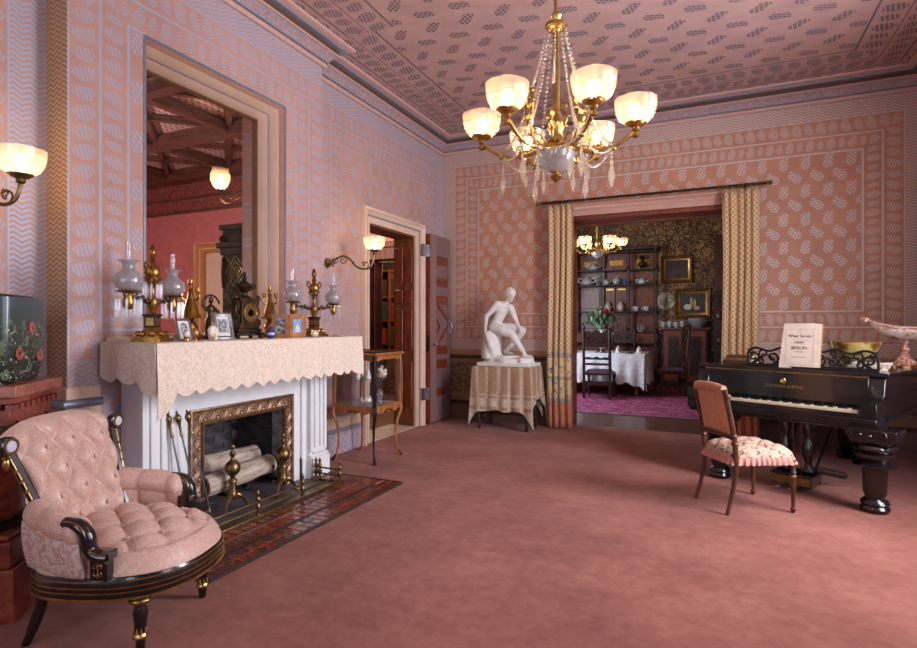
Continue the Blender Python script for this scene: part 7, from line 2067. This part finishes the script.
m = MB(); m.lathe([(0.10, 0), (0.13, 0.01), (0.185, 0.03), (0.19, 0.035), (0.18, 0.036), (0.12, 0.018), (0, 0.014)], 32, M=T(rx=pi / 2)); m.build('plate', deco_mat('majolica', (196, 200, 196), (176, 150, 90), (90, 130, 120), 9), pl)
m = MB(); m.ball((0.0, -0.018, 0.0), 0.06, 10, 6, (0.6, 0.05, 1.1)); m.ball((0.02, -0.018, 0.05), 0.03, 8, 6, (0.8, 0.06, 0.8)); m.build('painted_bird', simple('painted_green', (90, 120, 84), 0.3), pl)
# carved overmantel edge at the right
ov = thing('carved_overmantel', 'dark carved wooden overmantel column at the right of the dining room', 'overmantel', (0.17, 12.1, 0))
m = MB(); m.box(-0.12, 0.14, -0.12, 0.12, 0, 1.95); m.build('lower_case', M_dwood, ov)
m = MB(); m.box(-0.09, 0.14, -0.10, 0.12, 1.95, 3.1); m.build('upper_panel', M_rwood, ov)
for y0 in (-0.05, 0.05): m = MB(); m.box(-0.098, -0.09, y0 - 0.02, y0 + 0.02, 2.05, 3.0); m.build('fluting', M_dwood, ov)
m = MB(); m.box(-0.15, 0.14, -0.15, 0.14, 1.9, 2.0); m.build('ledge', M_dwood, ov, bevel=0.01)
for s in (-1, 1): m = MB(); m.tube([(-0.13 + 0.014 * cos(k * 0.9), s * 0.09 + 0.014 * sin(k * 0.9), 0.1 + 1.78 * k / 80) for k in range(81)], 0.016, 6); m.build('twist_column', M_dwood, ov)
for z in (0.5, 1.0, 1.5):
    m = MB(); m.ball((-0.12, -0.02, z), 0.05, 8, 6, (0.5, 1, 1.5)); m.ball((-0.02, -0.125, z), 0.05, 8, 6, (1, 0.4, 1.6)); m.build('carved_mask', M_rwood, ov)

# dining table, cloth and centrepiece
TZ = 0.79
TX0, TX1, TY0, TY1 = -3.1, -1.12, 10.65, 11.75
dt = thing('dining_table', 'wooden dining table under the white lace cloth', 'table', ((TX0 + TX1) / 2, (TY0 + TY1) / 2, 0.01))
hw_, hd_ = (TX1 - TX0) / 2, (TY1 - TY0) / 2
m = MB(); m.box(-hw_, hw_, -hd_, hd_, TZ - 0.045, TZ - 0.012); m.build('tabletop', M_mwood, dt)
for sx in (-1, 1):
    for sy in (-1, 1): m = MB(); m.lathe([(0.045, 0), (0.05, 0.05), (0.035, 0.08), (0.05, 0.15), (0.055, 0.5), (0.04, 0.6), (0.06, 0.74)], 12, (sx * (hw_ - 0.15), sy * (hd_ - 0.15), 0)); m.build('leg', M_mwood, dt)
M_wlace = lace_mat('white_lace', (196, 204, 220), (236, 240, 246), 24)
wc = thing('lace_tablecloth', 'white lace cloth hanging over the dining table', 'tablecloth', ((TX0 + TX1) / 2, (TY0 + TY1) / 2, TZ))
m = MB(); m.sheet(lambda u, v: (-hw_ - 0.006 + 2 * (hw_ + 0.006) * u, -hd_ - 0.006 + 2 * (hd_ + 0.006) * v, 0.004), 8, 8, 0.003); m.build('cloth_top', M_wlace, wc, fix=True)
def wdrop(face):
    def f(u, v):
        s_ = 2 * u - 1; c = abs(s_) ** 9
        h = (0.54 + 0.02 * sin(s_ * 25) + 0.14 * c) * v
        wv = 0.03 * sin(s_ * (26 if face in 'fb' else 16)) * v + 0.04 * v
        if face == 'f': return (s_ * (hw_ + 0.012), -hd_ - 0.008 - wv, 0.003 - h)
        if face == 'b': return (-s_ * (hw_ + 0.012), hd_ + 0.008 + wv, 0.003 - h)
        if face == 'r': return (hw_ + 0.008 + wv, s_ * (hd_ + 0.012), 0.003 - h)
        return (-hw_ - 0.008 - wv, -s_ * (hd_ + 0.012), 0.003 - h)
    return f
for q, nm in (('f', 'front_drop'), ('r', 'right_drop'), ('l', 'left_drop'), ('b', 'back_drop')):
    m = MB(); m.sheet(wdrop(q), 120, 12, 0.004); m.build(nm, M_wlace, wc, fix=True)
# epergne with flowers
ep = thing('silver_epergne', 'silver branched centrepiece filled with red flowers and green leaves on the dining table', 'centrepiece', (-1.92, 10.86, TZ + 0.0045))
m = MB(); m.lathe([(0.12, 0), (0.12, 0.02), (0.06, 0.04), (0.035, 0.08), (0.05, 0.14), (0.035, 0.2), (0.03, 0.34), (0.06, 0.40), (0.12, 0.44), (0.13, 0.45)], 18); m.build('stem', M_silver, ep)
for k in range(4):
    a = k * pi / 2 + 0.4; c, s = cos(a), sin(a)
    m = MB(); m.tube(crom([(0.03 * c, 0.03 * s, 0.28), (0.12 * c, 0.12 * s, 0.26), (0.19 * c, 0.19 * s, 0.30), (0.2 * c, 0.2 * s, 0.35)], 5), 0.010, 6); m.shell([(0.02, 0.34), (0.05, 0.355), (0.065, 0.39)], 14, 0.004, (0.2 * c, 0.2 * s, 0)); m.build('branch_dish', M_silver, ep)
random.seed(11)
M_leaf = simple('green_leaf', (52, 96, 60), 0.45, var=0.3, vscale=8)
M_leaf2 = simple('pale_leaf', (110, 146, 110), 0.5, var=0.2, vscale=8)
M_red = simple('red_flower', (196, 24, 60), 0.5, var=0.2, vscale=20)
lfm = []
for mt in (M_leaf, M_leaf2):
    q = MB(); q.prism([(0, 0), (0.016, 0.02), (0.02, 0.045), (0.01, 0.075), (0, 0.09), (-0.01, 0.075), (-0.02, 0.045), (-0.016, 0.02)], -0.0008, 0.0008); me_ = q.mesh('leaf'); me_.materials.append(mt); lfm.append(me_)
for k in range(170):
    a = random.uniform(0, 2 * pi); r_ = random.uniform(0.03, 0.34); z = 0.70 - 0.6 * r_ + random.uniform(-0.06, 0.14)
    link('leaf', lfm[0 if random.random() < 0.7 else 1], None, ep, M=T(r_ * cos(a), r_ * sin(a), z, rx=random.uniform(0.4, 2.2), rz=a - pi / 2 + random.uniform(-0.6, 0.6), s=random.uniform(0.9, 1.5)))
q = MB()
for k in range(7): a = 2 * pi * k / 7; q.ball((0.014 * cos(a), 0.014 * sin(a), 0.004), 0.014, 6, 4, (1, 1, 0.7))
q.ball((0, 0, 0.012), 0.014, 6, 4); fme = q.mesh('flower'); fme.materials.append(M_red)
for k in range(34):
    a = random.uniform(0, 2 * pi); r_ = random.uniform(0.0, 0.22)
    link('flower', fme, None, ep, M=T(r_ * cos(a), r_ * sin(a), 0.83 - 0.5 * r_ + random.uniform(-0.04, 0.06), rx=random.uniform(0, 1.2), rz=a, s=random.uniform(0.9, 1.4)))
# place settings
for k, (x, y) in enumerate(((-1.45, 10.85), (-2.45, 10.82), (-1.42, 11.5), (-1.75, 11.58))):
    t = thing('dinner_plate', ('white plate at the near right corner of the lace cloth', 'white plate in front of the near dining chair', 'white plate at the far right corner of the lace cloth', 'white plate at the far side of the dining table')[k], 'plate', (x, y, TZ + 0.0045), 0, 'plates on the dining table')
    m = MB(); m.lathe([(0.08, 0), (0.1, 0.004), (0.13, 0.014), (0.135, 0.018), (0.1, 0.010), (0, 0.008)], 24); m.build('plate', M_pch, t)
    m = MB(); m.lathe([(0.128, 0.0145), (0.137, 0.0185), (0.130, 0.0195)], 24); m.build('gilt_rim', M_gold, t)
for k, (x, y, lab) in enumerate(((-1.24, 10.98, 'folded white napkin at the near right table corner'), (-1.62, 10.95, 'white napkin cone beside the silver centrepiece'))):
    t = thing('napkin', lab, 'napkin', (x, y, TZ + 0.0045), 0.3 * k)
    m = MB(); m.lathe([(0.06, 0), (0.055, 0.04), (0.03, 0.10), (0.0, 0.15)], 8, rf=lambda a, z, kk: 1 + 0.15 * sin(4 * a)); m.build('folds', M_paperw, t)
    m = MB(); m.lathe([(0.05, 0.045), (0.055, 0.05), (0.052, 0.062), (0.046, 0.064)], 12); m.build('ring', M_silver, t)

# carved high-back chairs
M_purple = simple('plum_seat', (92, 60, 84), 0.7, var=0.2, vscale=12)
def dchair(label, x, y, rz):
    t = thing('dining_chair', label, 'chair', (x, y, 0.0105), rz, 'carved dining chairs')
    # local: sitter faces +x ; back at -x
    for s in (-1, 1):
        m = MB(); m.box(-0.26, -0.215, s * 0.23 - 0.022, s * 0.23 + 0.022, 0.0, 0.46); m.tube([(-0.237, s * 0.23, 0.45), (-0.255, s * 0.23, 0.8), (-0.29, s * 0.23, 1.24)], 0.026, 8); m.ball((-0.295, s * 0.23, 1.265), 0.028, 8, 6); m.build('back_post', M_dwood, t, bevel=0.003)
        m = MB(); m.lathe([(0.022, 0), (0.03, 0.03), (0.02, 0.06), (0.028, 0.12), (0.03, 0.25), (0.02, 0.32), (0.032, 0.36), (0.032, 0.45)], 10, (0.22, s * 0.23, 0)); m.build('front_leg', M_dwood, t)
        m = MB(); m.box(-0.22, 0.22, s * 0.23 - 0.014, s * 0.23 + 0.014, 0.14, 0.175); m.build('stretcher', M_dwood, t)
    m = MB(); m.box(-0.25, -0.225, -0.21, 0.21, 0.24, 0.30); m.build('stretcher', M_dwood, t)
    m = MB(); m.box(0.21, 0.23, -0.21, 0.21, 0.2, 0.27); m.build('stretcher', M_dwood, t)
    m = MB(); m.box(-0.25, 0.25, -0.25, 0.25, 0.42, 0.465); m.build('seat_frame', M_dwood, t, bevel=0.006)
    m = MB(); m.grid(lambda u, v: (-0.23 + 0.46 * u, -0.23 + 0.46 * v, 0.462 + 0.055 * (max(0, 1 - abs(2 * u - 1) ** 6) * max(0, 1 - abs(2 * v - 1) ** 6)) ** 0.5), 12, 12); m.build('seat_pad', M_purple, t, ang=None)
    poly = [(-0.21, 0.93), (0.21, 0.93), (0.21, 1.16), (0.16, 1.21), (0.08, 1.18), (0.0, 1.24), (-0.08, 1.18), (-0.16, 1.21), (-0.21, 1.16)]
    Mb = Matrix(((0, 0, 1, 0), (1, 0, 0, 0), (0, 1, 0, 0), (0, 0, 0, 1)))
    m = MB(); m.prism(poly, -0.285, -0.26, M=Mb); cp = m.build('crest_panel', M_dwood, t, fix=True)
    m = MB()
    for s in (-1, 1):
        for d in (-0.29, -0.255): m.tube(spiral((d, s * 0.1, 1.06), 0.07, 0.015, 0, s * 7, 18, 'yz'), 0.010, 5)
    m.build('crest_carving', M_dwood, cp)
    m = MB(); m.prism([(-0.21, 0.70), (0.21, 0.70), (0.21, 0.74), (0.14, 0.75), (0.07, 0.73), (0.0, 0.76), (-0.07, 0.73), (-0.14, 0.75), (-0.21, 0.74)], -0.262, -0.24, M=Mb); m.build('back_rail', M_dwood, t, fix=True)
    m = MB(); m.box(-0.26, -0.238, -0.21, 0.21, 0.60, 0.64); m.build('back_rail', M_dwood, t)
    return t
dchair('dark carved high-back chair seen from behind at the near side of the dining table', -1.86, 10.30, pi / 2)
dchair('dark carved high-back chair seen from the side at the right end of the dining table', -0.71, 11.3, pi + 0.3)
dchair('dark carved high-back chair on the far side of the dining table', -1.72, 12.10, -pi / 2)

# dining chandelier
gasolier('dining_chandelier', 'brass six-light chandelier with glowing glass shades hanging in the dining room', (-1.90, 10.35, 2.50), R(10), 0.42, 6, False, 0.27, 4.0 - 2.50, 1.05, M_bulb2)

# ------------------------------------------------------------------ hall contents
hs = thing('hall_sconce', 'gas sconce with a fluted lit glass shade seen through the plate glass window', 'sconce', (-5.185, 5.14, 2.95), pi * 1.05)
m = MB(); m.lathe([(0.04, 0), (0.045, 0.012), (0.02, 0.03)], 12, M=T(ry=pi / 2)); m.build('backplate', M_brass, hs)
pts = crom([(0.0, 0, 0.0), (0.12, 0, -0.05), (0.26, 0, -0.10), (0.37, 0, -0.06), (0.40, 0, 0.05)], 6)
m = MB(); m.tube(pts, 0.012, 8); m.tube(spiral((0.16, 0, 0.03), 0.06, 0.012, -pi / 2, -pi / 2 - 8, 26), 0.008, 6); m.tube(spiral((0.24, 0, -0.0), 0.04, 0.01, -pi / 2, -pi / 2 + 8, 26), 0.007, 6); m.build('scroll_arm', M_brass, hs)
m = MB(); m.shell([(0.045, 0.08), (0.085, 0.12), (0.115, 0.19), (0.115, 0.26), (0.09, 0.32), (0.1, 0.34)], 36, 0.004, (0.40, 0, 0), rf=lambda a, z, k: 1 + 0.04 * sin(9 * a)); m.build('glass_shade', M_frost, hs, ang=60)
m = MB(); m.lathe([(0.015, 0.04), (0.04, 0.06), (0.05, 0.08), (0.02, 0.085)], 14, (0.40, 0, 0)); m.build('shade_holder', M_brass, hs)
m = MB(); m.lathe([(0.012, 0.085), (0.03, 0.13), (0.035, 0.18), (0.025, 0.23), (0, 0.26)], 12, (0.40, 0, 0)); m.build('bulb', M_bulb2, hs)
M_boak = simple('black_oak', (22, 15, 12), 0.75, var=0.3, vscale=8, spec=0.15)
cc = thing('carved_case', 'dark carved wooden case with gilt lattice seen through the plate glass window', 'cabinet', (-4.80, 4.74, 0))
m = MB(); m.box(-0.2, 0.2, -0.16, 0.16, 0, 1.75); m.build('lower_body', M_boak, cc, bevel=0.01)
m = MB(); m.box(-0.19, 0.19, -0.155, 0.155, 1.75, 2.2); ub = m.build('upper_body', M_boak, cc)
m = MB(); m.box(-0.25, 0.25, -0.21, 0.21, 2.2, 2.26); m.box(-0.22, 0.22, -0.18, 0.18, 2.12, 2.2); m.box(-0.2, 0.2, -0.16, 0.16, 2.26, 2.40); m.box(-0.23, 0.23, -0.19, 0.19, 2.40, 2.46); m.build('cornice', M_boak, cc, bevel=0.01)
M_lat = simple('gilt_lattice', (176, 160, 96), 0.4, 0.3)
for f_, MM in (('y', T(0, -0.158, 0)), ('x', T(0.193, 0, 0, rz=pi / 2))):
    for j in range(2):
        zc = 1.93 - j * 0.42
        m = MB()
        for r_ in (0.05, 0.10, 0.15): m.tube([(r_, 0, zc), (0, 0, zc + r_ * 1.2), (-r_, 0, zc), (0, 0, zc - r_ * 1.2)], 0.007, 4, closed=True, M=MM)
        m.tube([(-0.15, 0, zc + 0.18), (0.15, 0, zc - 0.18)], 0.006, 4, M=MM); m.tube([(0.15, 0, zc + 0.18), (-0.15, 0, zc - 0.18)], 0.006, 4, M=MM)
        m.build('lattice', M_lat, ub)
for s in (-1, 1):
    m = MB(); m.ball((s * 0.18, -0.16, 2.3), 0.05, 8, 6); m.lathe([(0.02, 1.75), (0.03, 1.9), (0.02, 2.1)], 10, (s * 0.18, -0.16, 0)); m.build('carved_corner', M_boak, cc)
# curtain and bookcase beyond the left doorway
hcu = thing('library_portiere', 'dark red curtain hanging in the library portal beyond the left doorway', 'curtain', (-4.92, 7.36, 0.012))
m = MB(); m.sheet(lambda u, v: (-0.3 + 0.56 * u, 0.05 * sin(u * 28) , 2.33 * (1 - v)), 60, 10, 0.005); m.build('fabric', simple('dark_red_velvet', (66, 20, 22), 0.8, var=0.25, vscale=6), hcu, fix=True)
m = MB(); m.lathe([(0.014, -0.35), (0.014, 0.95)], 10, M=T(0, 0.0, 2.3, ry=pi / 2)); m.build('rail', M_brass, hcu)
lb = thing('library_bookcase', 'dim wooden bookcase seen through the library portal', 'bookcase', (-5.1, 9.15, 0))
m = MB(); m.box(-1.4, 1.2, 0.28, 0.3, 0, 2.4); m.build('back_board', M_dwood, lb)
for x in (-1.4, -0.55, 0.3, 1.16): m = MB(); m.box(x, x + 0.04, 0, 0.28, 0, 2.4); m.build('upright', M_wood, lb)
for z in (0.05, 0.5, 0.95, 1.4, 1.85, 2.36): m = MB(); m.box(-1.36, 1.16, 0.01, 0.28, z, z + 0.03); m.build('shelf', M_wood, lb)
random.seed(5)
cols = [simple('book_cloth_%d' % k, c, 0.6) for k, c in enumerate(((110, 30, 26), (40, 60, 50), (150, 110, 60), (60, 40, 34), (50, 56, 84), (140, 60, 40)))]
bmesh_by = {}
COLN = ('dark red', 'dark green', 'tan', 'brown', 'slate blue', 'rust red')
ORD = ('first', 'second', 'third', 'fourth', 'fifth', 'sixth', 'seventh', 'eighth', 'ninth', 'tenth', 'eleventh', 'twelfth', 'thirteenth', 'fourteenth', 'fifteenth')
for z, row in ((0.98, 'lower'), (1.43, 'middle'), (1.88, 'upper')):
    x, cnt = -1.0, 0
    while x < 0.05:
        w_ = random.choice((0.06, 0.08, 0.1)); h_ = random.choice((0.28, 0.32, 0.36)); ci = random.randrange(6)
        if x < -0.505 and x + w_ > -0.555: x = -0.505
        key = (w_, h_, ci)
        if key not in bmesh_by:
            q = MB(); q.box(0, w_ - 0.004, 0, 0.2, 0, h_); q.box(0.001, w_ - 0.005, -0.004, 0, h_ * 0.75, h_ * 0.8); me_ = q.mesh('book'); me_.materials.append(cols[ci]); bmesh_by[key] = me_
        b_ = link('book', bmesh_by[key], None, None, loc=(-5.1 + x, 9.18, z + 0.0005))
        tag(b_, '%s book, %s from the left in the %s row of the library bookcase' % (COLN[ci], ORD[cnt], row), 'book', 'books on the library bookcase')
        x += w_ + 0.002; cnt += 1
